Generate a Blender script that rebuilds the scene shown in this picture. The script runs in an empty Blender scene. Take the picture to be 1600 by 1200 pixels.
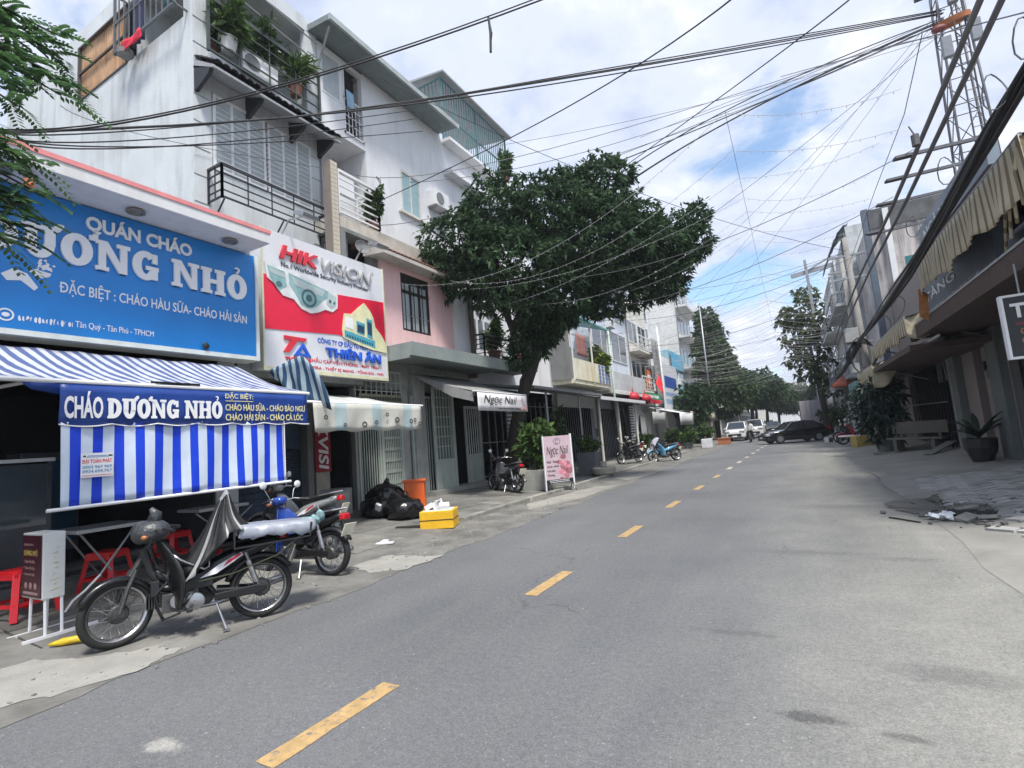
import bpy, math, random
import numpy as np
from mathutils import Vector, Matrix
R = math.radians
rnd = random.Random(11)
S = bpy.context.scene
COL = S.collection
# ------------------------------------------------------------------ camera, sky, sun, exposure
cam = bpy.data.objects.new('camera', bpy.data.cameras.new('camera')); COL.objects.link(cam)
cy = Vector((445, -54, -800)).normalized()
cz = Vector((-580, 7200, -800)); cz = (cz - cy * cz.dot(cy)).normalized()
cx = cy.cross(cz)
cam.matrix_world = Matrix.Translation((0, 0, 1.6)) @ Matrix((cx, cy, cz)).to_4x4()
cam.data.sensor_width = 36; cam.data.lens = 18; cam.data.clip_end = 3000; cam.data.clip_start = .05
S.camera = cam
SUN_AZ, SUN_EL = R(134), R(63)        # azimuth from the street direction (+Y) towards +X
w = bpy.data.worlds.new('World'); S.world = w; w.use_nodes = True
nt = w.node_tree; N = nt.nodes; Lk = nt.links; N.clear()
def nd(t, **k):
    n = N.new(t)
    for a, b in k.items(): setattr(n, a, b)
    return n
sky = nd('ShaderNodeTexSky', sky_type='NISHITA', sun_disc=False, sun_elevation=SUN_EL, sun_rotation=SUN_AZ, air_density=1.0, dust_density=1.2, ozone_density=1.5)
tc = nd('ShaderNodeTexCoord'); sp = nd('ShaderNodeSeparateXYZ'); Lk.new(tc.outputs['Generated'], sp.inputs[0])
def math_(op, a, b=None, c=None):
    n = nd('ShaderNodeMath', operation=op)
    for i, x in enumerate((a, b, c)):
        if x is None: continue
        if isinstance(x, (int, float)): n.inputs[i].default_value = x
        else: Lk.new(x, n.inputs[i])
    return n.outputs[0]
zz = math_('ADD', math_('MAXIMUM', sp.outputs[2], 0.0), .22)
cmb = nd('ShaderNodeCombineXYZ'); Lk.new(math_('DIVIDE', sp.outputs[0], zz), cmb.inputs[0]); Lk.new(math_('DIVIDE', sp.outputs[1], zz), cmb.inputs[1]); cmb.inputs[2].default_value = 3.4
def noise(scale, det, rough, off=0, dist=0):
    mp = nd('ShaderNodeVectorMath', operation='ADD'); Lk.new(cmb.outputs[0], mp.inputs[0]); mp.inputs[1].default_value = (off, off * .7, 0)
    n = nd('ShaderNodeTexNoise'); n.inputs['Scale'].default_value = scale; n.inputs['Detail'].default_value = det; n.inputs['Roughness'].default_value = rough; n.inputs['Distortion'].default_value = dist
    Lk.new(mp.outputs[0], n.inputs['Vector']); return n.outputs['Fac']
def ramp(f, stops):
    r = nd('ShaderNodeValToRGB'); Lk.new(f, r.inputs[0]); e = r.color_ramp.elements
    while len(e) < len(stops): e.new(.5)
    for i, (p, c) in enumerate(stops): e[i].position = p; e[i].color = (*c, 1) if len(c) == 3 else c
    r.color_ramp.interpolation = 'EASE'; return r.outputs[0]
n1 = noise(1.45, 10, .57, 2.3, .3); n2 = noise(.8, 3, .5, 7.1); n3 = noise(3.4, 7, .6, 4.4, .2)
cov = math_('ADD', math_('MULTIPLY', n1, .75), math_('MULTIPLY', n2, .45))
cover = ramp(cov, [(.51, (.08, .08, .08)), (.6, (1, 1, 1))])
lum = ramp(math_('ADD', math_('MULTIPLY', n3, .6), math_('MULTIPLY', n1, .4)), [(.34, (3.2, 3.7, 5.0)), (.5, (4.5, 4.9, 5.9)), (.65, (6.4, 6.4, 6.7))])
tint = nd('ShaderNodeMix', data_type='RGBA', blend_type='MULTIPLY'); tint.inputs[0].default_value = 1; Lk.new(sky.outputs[0], tint.inputs[6]); tint.inputs[7].default_value = (1.3, 1.42, 1.42, 1)
mx = nd('ShaderNodeMix', data_type='RGBA'); Lk.new(cover, mx.inputs[0]); Lk.new(tint.outputs[2], mx.inputs[6]); Lk.new(lum, mx.inputs[7])
bg = nd('ShaderNodeBackground'); bg.inputs[1].default_value = .1; Lk.new(mx.outputs[2], bg.inputs[0])
ow = nd('ShaderNodeOutputWorld'); Lk.new(bg.outputs[0], ow.inputs[0])
sun = bpy.data.objects.new('sun', bpy.data.lights.new('sun', 'SUN')); COL.objects.link(sun)
sun.data.energy = 2.8; sun.data.angle = R(11); sun.data.color = (1, .96, .89)
sd = Vector((math.sin(SUN_AZ) * math.cos(SUN_EL), math.cos(SUN_AZ) * math.cos(SUN_EL), math.sin(SUN_EL)))
sun.rotation_euler = sd.to_track_quat('Z', 'Y').to_euler()
V = S.view_settings; V.view_transform = 'Standard'; V.look = 'None'; V.gamma = 1; V.use_curve_mapping = False; V.exposure = .9
C = S.cycles; C.use_adaptive_sampling = True; C.adaptive_threshold = .02; C.use_denoising = True
C.max_bounces = 6; C.diffuse_bounces = 3; C.glossy_bounces = 3; C.transmission_bounces = 4; C.transparent_max_bounces = 8; C.caustics_reflective = False; C.caustics_refractive = False

# ------------------------------------------------------------------ materials
MATS = {}
def lin(h):
    h = h.lstrip('#'); c = [int(h[i:i + 2], 16) / 255 for i in (0, 2, 4)]
    return tuple(x / 12.92 if x <= .04045 else ((x + .055) / 1.055) ** 2.4 for x in c)
def M(name, col, rough=.75, metal=0, var=.14, vs=4, bump=0, bs=60, streak=0, scol=(.05, .048, .045), spec=.5, trans=0, island=0, em=0, stretch=None, coat=0, leaf=0, chips=None):
    if name in MATS: return MATS[name]
    m = bpy.data.materials.new(name); m.use_nodes = True; MATS[name] = m
    if isinstance(col, str): col = lin(col)
    t = m.node_tree; b = t.nodes['Principled BSDF']; L = t.links.new
    b.inputs['Roughness'].default_value = rough; b.inputs['Metallic'].default_value = metal
    b.inputs['Specular IOR Level'].default_value = spec; b.inputs['Transmission Weight'].default_value = trans; b.inputs['Coat Weight'].default_value = coat
    if em: b.inputs['Emission Color'].default_value = (*col, 1); b.inputs['Emission Strength'].default_value = em
    tcn = t.nodes.new('ShaderNodeTexCoord'); out = None
    mp = t.nodes.new('ShaderNodeMapping'); L(tcn.outputs['Object'], mp.inputs[0])
    if stretch: mp.inputs['Scale'].default_value = stretch
    n = t.nodes.new('ShaderNodeTexNoise'); n.inputs['Scale'].default_value = vs; n.inputs['Detail'].default_value = 8; n.inputs['Roughness'].default_value = .62; L(mp.outputs[0], n.inputs['Vector'])
    r = t.nodes.new('ShaderNodeValToRGB'); L(n.outputs['Fac'], r.inputs[0])
    e = r.color_ramp.elements; e[0].position = .3; e[1].position = .7
    e[0].color = (*[c * (1 - var) for c in col], 1); e[1].color = (*[min(1, c * (1 + var)) for c in col], 1); out = r.outputs[0]
    if island:
        g = t.nodes.new('ShaderNodeNewGeometry'); mr = t.nodes.new('ShaderNodeMapRange'); L(g.outputs['Random Per Island'], mr.inputs[0]); mr.inputs[3].default_value = 1 - island; mr.inputs[4].default_value = 1 + island
        h = t.nodes.new('ShaderNodeMix'); h.data_type = 'RGBA'; h.blend_type = 'MULTIPLY'; h.inputs[0].default_value = 1; L(out, h.inputs[6]); L(mr.outputs[0], h.inputs[7]); out = h.outputs[2]
    if streak:
        m2 = t.nodes.new('ShaderNodeMapping'); L(tcn.outputs['Object'], m2.inputs[0]); m2.inputs['Scale'].default_value = (2.6, 2.6, .16)
        n2 = t.nodes.new('ShaderNodeTexNoise'); n2.inputs['Scale'].default_value = 1.5; n2.inputs['Detail'].default_value = 9; n2.inputs['Roughness'].default_value = .7; L(m2.outputs[0], n2.inputs['Vector'])
        n3 = t.nodes.new('ShaderNodeTexNoise'); n3.inputs['Scale'].default_value = .55; n3.inputs['Detail'].default_value = 6; L(tcn.outputs['Object'], n3.inputs['Vector'])
        mu = t.nodes.new('ShaderNodeMath'); mu.operation = 'MULTIPLY'; L(n2.outputs['Fac'], mu.inputs[0]); L(n3.outputs['Fac'], mu.inputs[1])
        mr = t.nodes.new('ShaderNodeMapRange'); L(mu.outputs[0], mr.inputs[0]); mr.inputs[1].default_value = .24; mr.inputs[2].default_value = .42; mr.inputs[4].default_value = streak
        x = t.nodes.new('ShaderNodeMix'); x.data_type = 'RGBA'; L(mr.outputs[0], x.inputs[0]); L(out, x.inputs[6]); x.inputs[7].default_value = (*scol, 1); out = x.outputs[2]
    if chips:
        nc = t.nodes.new('ShaderNodeTexNoise'); nc.inputs['Scale'].default_value = 16; nc.inputs['Detail'].default_value = 9; nc.inputs['Roughness'].default_value = .75; L(tcn.outputs['Object'], nc.inputs['Vector'])
        mr = t.nodes.new('ShaderNodeMapRange'); L(nc.outputs['Fac'], mr.inputs[0]); mr.inputs[1].default_value = .53; mr.inputs[2].default_value = .62
        x = t.nodes.new('ShaderNodeMix'); x.data_type = 'RGBA'; L(mr.outputs[0], x.inputs[0]); L(out, x.inputs[6]); x.inputs[7].default_value = (*chips, 1); out = x.outputs[2]
    L(out, b.inputs['Base Color'])
    if leaf:
        tr_ = t.nodes.new('ShaderNodeBsdfTranslucent'); L(out, tr_.inputs[0]); ms = t.nodes.new('ShaderNodeMixShader'); ms.inputs[0].default_value = leaf; L(b.outputs[0], ms.inputs[1]); L(tr_.outputs[0], ms.inputs[2]); L(ms.outputs[0], t.nodes['Material Output'].inputs[0])
    if bump:
        nb = t.nodes.new('ShaderNodeTexNoise'); nb.inputs['Scale'].default_value = bs; nb.inputs['Detail'].default_value = 5; L(mp.outputs[0], nb.inputs['Vector'])
        bp = t.nodes.new('ShaderNodeBump'); bp.inputs['Strength'].default_value = bump; bp.inputs['Distance'].default_value = .02; L(nb.outputs['Fac'], bp.inputs['Height']); L(bp.outputs[0], b.inputs['Normal'])
    return m
def stripes(name, ca, cb, axis, period, duty=.5, rough=.7, phase=0, fold=.3):
    m = M(name, ca, rough, var=.08, vs=3); t = m.node_tree; L = t.links.new; b = t.nodes['Principled BSDF']
    src = b.inputs['Base Color'].links[0].from_socket
    tcn = t.nodes.new('ShaderNodeTexCoord'); s = t.nodes.new('ShaderNodeSeparateXYZ'); L(tcn.outputs['Object'], s.inputs[0])
    def mth(op, a, bb):
        n = t.nodes.new('ShaderNodeMath'); n.operation = op; L(a, n.inputs[0]); n.inputs[1].default_value = bb; return n.outputs[0]
    f = mth('LESS_THAN', mth('FRACT', mth('DIVIDE', mth('ADD', s.outputs[axis], phase), period), 0), duty)
    x = t.nodes.new('ShaderNodeMix'); x.data_type = 'RGBA'; L(f, x.inputs[0]); L(src, x.inputs[6]); x.inputs[7].default_value = (*(lin(cb) if isinstance(cb, str) else cb), 1)
    L(x.outputs[2], b.inputs['Base Color'])
    nb = t.nodes.new('ShaderNodeTexNoise'); nb.inputs['Scale'].default_value = 3; nb.inputs['Detail'].default_value = 4; L(tcn.outputs['Object'], nb.inputs['Vector'])
    bp = t.nodes.new('ShaderNodeBump'); bp.inputs['Strength'].default_value = fold; bp.inputs['Distance'].default_value = .05; L(nb.outputs['Fac'], bp.inputs['Height']); L(bp.outputs[0], b.inputs['Normal'])
    return m

# ------------------------------------------------------------------ mesh building
ORG = {}
class MB:
    def __init__(s): s.v = []; s.f = []; s.m = []; s.k = 0
    def add(s, vs, fs):
        o = len(s.v); s.v += [tuple(v) for v in vs]
        for f in fs: s.f.append(tuple(i + o for i in f)); s.m.append(s.k)
        return s
    def box(s, x0, x1, y0, y1, z0, z1):
        return s.add([(x0, y0, z0), (x1, y0, z0), (x1, y1, z0), (x0, y1, z0), (x0, y0, z1), (x1, y0, z1), (x1, y1, z1), (x0, y1, z1)],
                     [(3, 2, 1, 0), (4, 5, 6, 7), (0, 1, 5, 4), (1, 2, 6, 5), (2, 3, 7, 6), (3, 0, 4, 7)])
    def cbox(s, c, d, rot=None, taper=1):
        hx, hy, hz = d[0] / 2, d[1] / 2, d[2] / 2; vs = []
        for z, q in ((-hz, 1), (hz, taper)):
            for x, y in ((-hx, -hy), (hx, -hy), (hx, hy), (-hx, hy)):
                p = Vector((x * q, y * q, z)); p = rot @ p if rot else p; vs.append(p + Vector(c))
        return s.add(vs, [(3, 2, 1, 0), (4, 5, 6, 7), (0, 1, 5, 4), (1, 2, 6, 5), (2, 3, 7, 6), (3, 0, 4, 7)])
    def bar(s, a, b, wd, ht=None, up=(0, 0, 1)):
        a, b = Vector(a), Vector(b); d = (b - a).normalized(); u = Vector(up)
        if abs(d.dot(u)) > .98: u = Vector((1, 0, 0))
        l = d.cross(u).normalized() * wd / 2; u = l.cross(d).normalized() * (ht or wd) / 2
        vs = [p + q for p in (a, b) for q in (-l - u, l - u, l + u, -l + u)]
        return s.add(vs, [(0, 1, 2, 3), (7, 6, 5, 4), (0, 4, 5, 1), (1, 5, 6, 2), (2, 6, 7, 3), (3, 7, 4, 0)])
    def tube(s, pts, r, n=8, cap=True):
        pts = [Vector(p) for p in pts]; k = len(pts); rs = r if hasattr(r, '__len__') else [r] * k
        d0 = (pts[1] - pts[0]).normalized(); u = d0.orthogonal().normalized(); vs = []
        for i, p in enumerate(pts):
            d = (pts[min(i + 1, k - 1)] - pts[max(i - 1, 0)]).normalized()
            u = (u - d * u.dot(d)).normalized(); q = d.cross(u)
            for j in range(n):
                a = 2 * math.pi * j / n; vs.append(p + (u * math.cos(a) + q * math.sin(a)) * rs[i])
        fs = [(i * n + j, i * n + (j + 1) % n, (i + 1) * n + (j + 1) % n, (i + 1) * n + j) for i in range(k - 1) for j in range(n)]
        if cap: fs += [tuple(range(n - 1, -1, -1)), tuple(range((k - 1) * n, k * n))]
        return s.add(vs, fs)
    def lathe(s, prof, c=(0, 0, 0), n=16, axis='z', cap=True):
        vs = []
        for r, h in prof:
            for j in range(n):
                a = 2 * math.pi * j / n; x, y = r * math.cos(a), r * math.sin(a)
                p = {'z': (x, y, h), 'y': (y, h, x), 'x': (h, x, y)}[axis]; vs.append(Vector(p) + Vector(c))
        k = len(prof); fs = [(i * n + j, i * n + (j + 1) % n, (i + 1) * n + (j + 1) % n, (i + 1) * n + j) for i in range(k - 1) for j in range(n)]
        if cap: fs += [tuple(range(n - 1, -1, -1)), tuple(range((k - 1) * n, k * n))]
        return s.add(vs, fs)
    def ball(s, c, r, sc=(1, 1, 1), nu=12, nv=8, rot=None):
        vs = []; fs = []
        for i in range(nv + 1):
            t = math.pi * i / nv
            for j in range(nu):
                a = 2 * math.pi * j / nu; p = Vector((math.sin(t) * math.cos(a) * sc[0], math.sin(t) * math.sin(a) * sc[1], math.cos(t) * sc[2])) * r
                vs.append((rot @ p if rot else p) + Vector(c))
        for i in range(nv):
            for j in range(nu): fs.append((i * nu + j, (i + 1) * nu + j, (i + 1) * nu + (j + 1) % nu, i * nu + (j + 1) % nu))
        return s.add(vs, fs)
    def prism(s, poly, o, ux, uy, dep):
        o, ux, uy = Vector(o), Vector(ux), Vector(uy); nn = ux.cross(uy).normalized() * dep; k = len(poly)
        a = [o + ux * p[0] + uy * p[1] for p in poly]
        return s.add(a + [p + nn for p in a], [tuple(range(k - 1, -1, -1)), tuple(range(k, 2 * k))] + [(i, (i + 1) % k, k + (i + 1) % k, k + i) for i in range(k)])
    def strip(s, outer, inner, o, ux, uy, dep, closed=True):
        o, ux, uy = Vector(o), Vector(ux), Vector(uy); nn = ux.cross(uy).normalized() * dep; k = len(outer); vs = []
        for P, q in ((outer, 0), (inner, 0), (outer, 1), (inner, 1)): vs += [o + ux * p[0] + uy * p[1] + nn * q for p in P]
        fs = []
        for i in range(k if closed else k - 1):
            j = (i + 1) % k; fs += [(i, k + i, k + j, j), (2 * k + i, 2 * k + j, 3 * k + j, 3 * k + i), (i, j, 2 * k + j, 2 * k + i), (k + j, k + i, 3 * k + i, 3 * k + j)]
        if not closed: fs += [(0, 2 * k, 3 * k, k), (k - 1, 2 * k - 1, 4 * k - 1, 3 * k - 1)]
        return s.add(vs, fs)
    def sheet(s, rows):
        k = len(rows[0]); vs = [p for r in rows for p in r]
        return s.add(vs, [(i * k + j, i * k + j + 1, (i + 1) * k + j + 1, (i + 1) * k + j) for i in range(len(rows) - 1) for j in range(k - 1)])
    def build(s, name, mat, parent=None, smooth=False, org=None, sub=0, thick=0, bev=0, local=False, label=None):
        o0 = Vector(org) if org is not None else (Vector((0, 0, 0)) if (local or parent is None) else ORG.get(parent.name, Vector((0, 0, 0))))
        me = bpy.data.meshes.new(name); me.from_pydata([Vector(v) - o0 for v in s.v], [], s.f)
        for m in (mat if isinstance(mat, (list, tuple)) else [mat]): me.materials.append(m)
        if any(s.m): me.polygons.foreach_set('material_index', s.m)
        if smooth: me.polygons.foreach_set('use_smooth', [True] * len(s.f))
        me.update(); o = bpy.data.objects.new(name, me); COL.objects.link(o)
        if parent is not None:
            o.parent = parent; ORG[o.name] = ORG.get(parent.name, Vector((0, 0, 0))) if not local else Vector((0, 0, 0))
        else: o.location = o0; ORG[o.name] = o0
        if bev:
            q = o.modifiers.new('bevel', 'BEVEL'); q.width = bev; q.segments = 2; q.limit_method = 'ANGLE'
        if thick:
            q = o.modifiers.new('solid', 'SOLIDIFY'); q.thickness = thick; q.offset = 0
        if sub:
            q = o.modifiers.new('sub', 'SUBSURF'); q.levels = sub; q.render_levels = sub
        if label: o['label'] = label
        return o
def tag(o, label=None, cat=None, group=None, kind=None):
    if label: o['label'] = label
    if cat: o['category'] = cat
    if group: o['group'] = group
    if kind: o['kind'] = kind
    return o
def thing(name, label, cat, loc=(0, 0, 0), rz=0, group=None, kind=None):
    o = bpy.data.objects.new(name, None); COL.objects.link(o); o.location = loc; o.rotation_euler = (0, 0, rz); o.empty_display_size = .2
    ORG[o.name] = Vector(loc) if not rz else Vector((0, 0, 0))
    return tag(o, label, cat, group, kind)
def copy_tree(o, parent=None, loc=None, rz=None, label=None, kids=True):
    c = o.copy(); COL.objects.link(c)
    if parent is not None: c.parent = parent
    if loc is not None: c.location = loc
    if rz is not None: c.rotation_euler = (0, 0, rz)
    if label: c['label'] = label
    for ch in list(o.children): copy_tree(ch, c)
    return c
def rep(o, parent, deltas, rots=None):
    """copies of one part, mesh data shared, moved by deltas"""
    out = []
    for i, d in enumerate(deltas):
        c = o.copy(); COL.objects.link(c); c.parent = parent; c.location = Vector(o.location) + Vector(d)
        if rots: c.rotation_euler = rots[i]
        out.append(c)
    return out
TXT = {}
def text(body, o, ux, uy, wd, ht, mat, parent, name='lettering', dep=.004, bold=0, shear=0, keep=False, label=None, kind=None):
    """lettering set into a box wd x ht whose lower left corner is o"""
    bars = []
    if 'Đ' in body:      # D with stroke: a plain D and a bar of its own
        def ext(s_):
            c_ = bpy.data.curves.new('t', 'FONT'); c_.body = s_; c_.shear = shear; c_.offset = bold; o_ = bpy.data.objects.new('t', c_); COL.objects.link(o_); m_ = bpy.data.meshes.new_from_object(o_.evaluated_get(bpy.context.evaluated_depsgraph_get())); bpy.data.objects.remove(o_); bpy.data.curves.remove(c_)
            xs = [v.co.x for v in m_.vertices]; ysq = [v.co.y for v in m_.vertices]; bpy.data.meshes.remove(m_); return min(xs), max(xs), max(ysq)
        wD = ext('D'); b2 = body.replace('Đ', 'D')
        for i_, ch in enumerate(body):
            if ch == 'Đ': e_ = ext(b2[:i_ + 1])[1]; x_ = e_ - (wD[1] - wD[0]); bars.append((x_ - .07, x_ + .3, wD[2] * .46, wD[2] * .56))
        body = b2
    cu = bpy.data.curves.new('t', 'FONT'); cu.body = body; cu.offset = bold; cu.shear = shear; cu.extrude = .001; cu.resolution_u = 3; cu.align_x = 'LEFT'
    ob = bpy.data.objects.new('t', cu); COL.objects.link(ob)
    dg = bpy.context.evaluated_depsgraph_get(); me = bpy.data.meshes.new_from_object(ob.evaluated_get(dg)); bpy.data.objects.remove(ob); bpy.data.curves.remove(cu)
    n = len(me.vertices); co = np.empty(n * 3, np.float32); me.vertices.foreach_get('co', co); co = co.reshape(-1, 3)
    mn, mxx = co.min(0), co.max(0); q = co - mn; sz = mxx - mn
    sx = wd / sz[0]; sy = ht / sz[1]
    if keep: sx = sy = min(sx, sy)
    ux, uy = np.array(ux, float), np.array(uy, float); nn = np.cross(ux, uy)
    po = np.array(ORG.get(parent.name, (0, 0, 0)), float) if parent is not None else np.zeros(3)
    zz = np.where(q[:, 2:3] > sz[2] * .5, dep, 0)
    P = np.array(o, float) - po + q[:, :1] * sx * ux + q[:, 1:2] * sy * uy + zz * nn
    me.vertices.foreach_set('co', P.astype(np.float32).ravel())
    if bars:
        q_ = MB(); q_.v = [tuple(v) for v in P]; q_.f = [tuple(p_.vertices) for p_ in me.polygons]; oo = np.array(o, float) - po
        for (xa, xb, ya, yb) in bars:
            cs = [oo + (x_ - mn[0]) * sx * ux + (y_ - mn[1]) * sy * uy + d_ * nn for d_ in (0, dep + .0015) for x_, y_ in ((xa, ya), (xb, ya), (xb, yb), (xa, yb))]
            q_.add(cs, [(3, 2, 1, 0), (4, 5, 6, 7), (0, 1, 5, 4), (1, 2, 6, 5), (2, 3, 7, 6), (3, 0, 4, 7)])
        me = bpy.data.meshes.new(name); me.from_pydata(q_.v, [], q_.f)
    me.materials.clear(); me.materials.append(mat); me.update()
    t = bpy.data.objects.new(name, me); COL.objects.link(t)
    if parent is not None: t.parent = parent; ORG[t.name] = ORG.get(parent.name, Vector((0, 0, 0)))
    if label: t['label'] = label
    return t
def arc(cx0, cy0, rx, ry, a0, a1, n=12, p=2.0):
    out = []
    for i in range(n + 1):
        a = R(a0 + (a1 - a0) * i / n); c, s_ = math.cos(a), math.sin(a)
        out.append((cx0 + rx * math.copysign(abs(c) ** (2 / p), c), cy0 + ry * math.copysign(abs(s_) ** (2 / p), s_)))
    return out
def slab_word(word, o, ux, uy, H, mat, parent, dep, gap=.09, width=None, name='lettering', space=.4):
    """heavy slab-serif capitals, each letter a solid of its own strokes"""
    W = {'D': .78, 'U': .82, 'O': .8, 'N': .95, 'G': .8, 'H': .92, ' ': space}
    tot = sum(W[c.upper() if c.upper() in W else 'O'] + gap for c in word) - gap
    sx = (width / (tot * H)) if width else 1
    x = 0; b = MB(); o = Vector(o); ux = Vector(ux) * H * sx; uy = Vector(uy) * H; nn = Vector(ux).cross(Vector(uy)).normalized(); k = [0]
    def rect(x0, x1, y0, y1): poly([(x0, y0), (x1, y0), (x1, y1), (x0, y1)])
    def poly(p): k[0] += 1; b.prism([(x + a, c) for a, c in p], o, ux, uy, dep + .0012 * (k[0] % 7))
    def ring(ou, inn, cl): k[0] += 1; b.strip([(x + a, c) for a, c in ou], [(x + a, c) for a, c in inn], o, ux, uy, dep + .0012 * (k[0] % 7), cl)
    t, sr = .27, .13
    for ch in word:
        base = {'U^': 'U', 'O^': 'O', 'O?': 'O'}.get(ch, ch) if False else ch
        horn = ch in 'uo'; hook = ch == 'q'; c = {'u': 'U', 'o': 'O', 'q': 'O'}.get(ch, ch)
        if c == ' ': x += W[' '] + gap; continue
        w_ = W[c]
        if c == 'D':
            rect(.06, .06 + t, 0, 1); rect(0, .2, 0, sr); rect(0, .2, 1 - sr, 1)
            ring(arc(.3, .5, w_ - .3, .5, -90, 90), arc(.3, .5, w_ - .3 - t, .5 - .19, -90, 90), False)
        if c == 'U':
            rect(.07, .07 + t, .4, 1); rect(w_ - .31, w_ - .06, .4, 1); rect(0, .42, 1 - sr, 1); rect(w_ - .42, w_, 1 - sr, 1)
            ring(arc(w_ / 2, .42, w_ / 2 - .065, .44, 180, 360), arc(w_ / 2, .42, w_ / 2 - .33, .22, 180, 360), False)
        if c == 'O': ring(arc(w_ / 2, .5, w_ / 2, .52, 0, 345, 23), arc(w_ / 2, .5, w_ / 2 - t, .3, 0, 345, 23), True)
        if c == 'G':
            ring(arc(w_ / 2, .5, w_ / 2, .52, 45, 330, 20), arc(w_ / 2, .5, w_ / 2 - t, .3, 45, 330, 20), False)
            rect(w_ * .5, w_, .36, .5); rect(w_ - .25, w_ - .03, .04, .4); rect(w_ - .2, w_ - .04, .62, .96)
        if c == 'N':
            rect(.08, .28, 0, 1); rect(w_ - .28, w_ - .08, 0, 1); poly([(.08, 1), (w_ - .3, 0), (w_ - .08, 0), (.32, 1)])
            rect(0, .36, 0, sr); rect(0, .3, 1 - sr, 1); rect(w_ - .38, w_, 1 - sr, 1)
        if c == 'H':
            for q in (.07, w_ - .33): rect(q, q + .26, 0, 1); rect(q - .07, q + .33, 0, sr); rect(q - .07, q + .33, 1 - sr, 1)
            rect(.2, w_ - .2, .42, .58)
        if horn:
            rect(w_ - .1, w_ + .06, .92, 1.08); poly([(w_ - .02, .95), (w_ + .14, 1.02), (w_ + .14, 1.16), (w_ + .0, 1.16)])
        if hook: ring(arc(w_ / 2, 1.2, .12, .11, 150, -60, 9), arc(w_ / 2, 1.2, .05, .05, 150, -60, 9), False); rect(w_ / 2 - .02, w_ / 2 + .06, 1.05, 1.13)
        x += w_ + gap
    return b.build(name, mat, parent)
def leaves(name, C_, D_, n, L0, W0, mat, parent, spread=1.0, droop=.35, seed=1, jit=.0, org=None):
    """leaf blades in rosettes: twig ends C_ (k,3), pointing D_ (k,3), n blades at each"""
    g = np.random.default_rng(seed); k = len(C_)
    c = np.repeat(np.asarray(C_, float), n, 0); d = np.repeat(np.asarray(D_, float), n, 0)
    d = d + g.normal(0, spread, d.shape); d[:, 2] -= droop * .5; d /= np.linalg.norm(d, axis=1, keepdims=True) + 1e-9
    if jit: c = c + g.normal(0, jit, c.shape)
    l = L0 * g.uniform(.6, 1.25, (len(c), 1)); s = np.cross(d, g.normal(0, 1, d.shape)); s /= np.linalg.norm(s, axis=1, keepdims=True) + 1e-9
    wv = s * W0 * g.uniform(.7, 1.2, (len(c), 1)); mid = c + d * l * .45; tip = c + d * l - np.array([0, 0, 1.]) * l * droop * g.uniform(.2, 1, (len(c), 1))
    P = np.stack([c, mid + wv, tip, mid - wv], 1).reshape(-1, 3)
    if org is None: org = ORG.get(parent.name, Vector((0, 0, 0))) if parent is not None else Vector((0, 0, 0))
    P = P - np.array(org)
    return quads(name, P, mat, parent, org)
def quads(name, P, mat, parent, org):
    m = len(P) // 4; me = bpy.data.meshes.new(name); me.vertices.add(len(P)); me.vertices.foreach_set('co', P.astype(np.float32).ravel())
    me.loops.add(len(P)); me.loops.foreach_set('vertex_index', np.arange(len(P), dtype=np.int32))
    me.polygons.add(m); me.polygons.foreach_set('loop_start', np.arange(0, 4 * m, 4, dtype=np.int32)); me.polygons.foreach_set('loop_total', np.full(m, 4, np.int32))
    me.materials.append(mat); me.update(); me.validate()
    o = bpy.data.objects.new(name, me); COL.objects.link(o)
    if parent is not None: o.parent = parent
    else: o.location = org
    return o
def gz(x):
    if x < -6: return .02 + .23 * min((-6 - x) / 4, 1)
    if x < -5: return .02 * (-5 - x)
    if x > 1.6: return .3 * min((x - 1.6) / 2.7, 1)
    return 0
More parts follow.
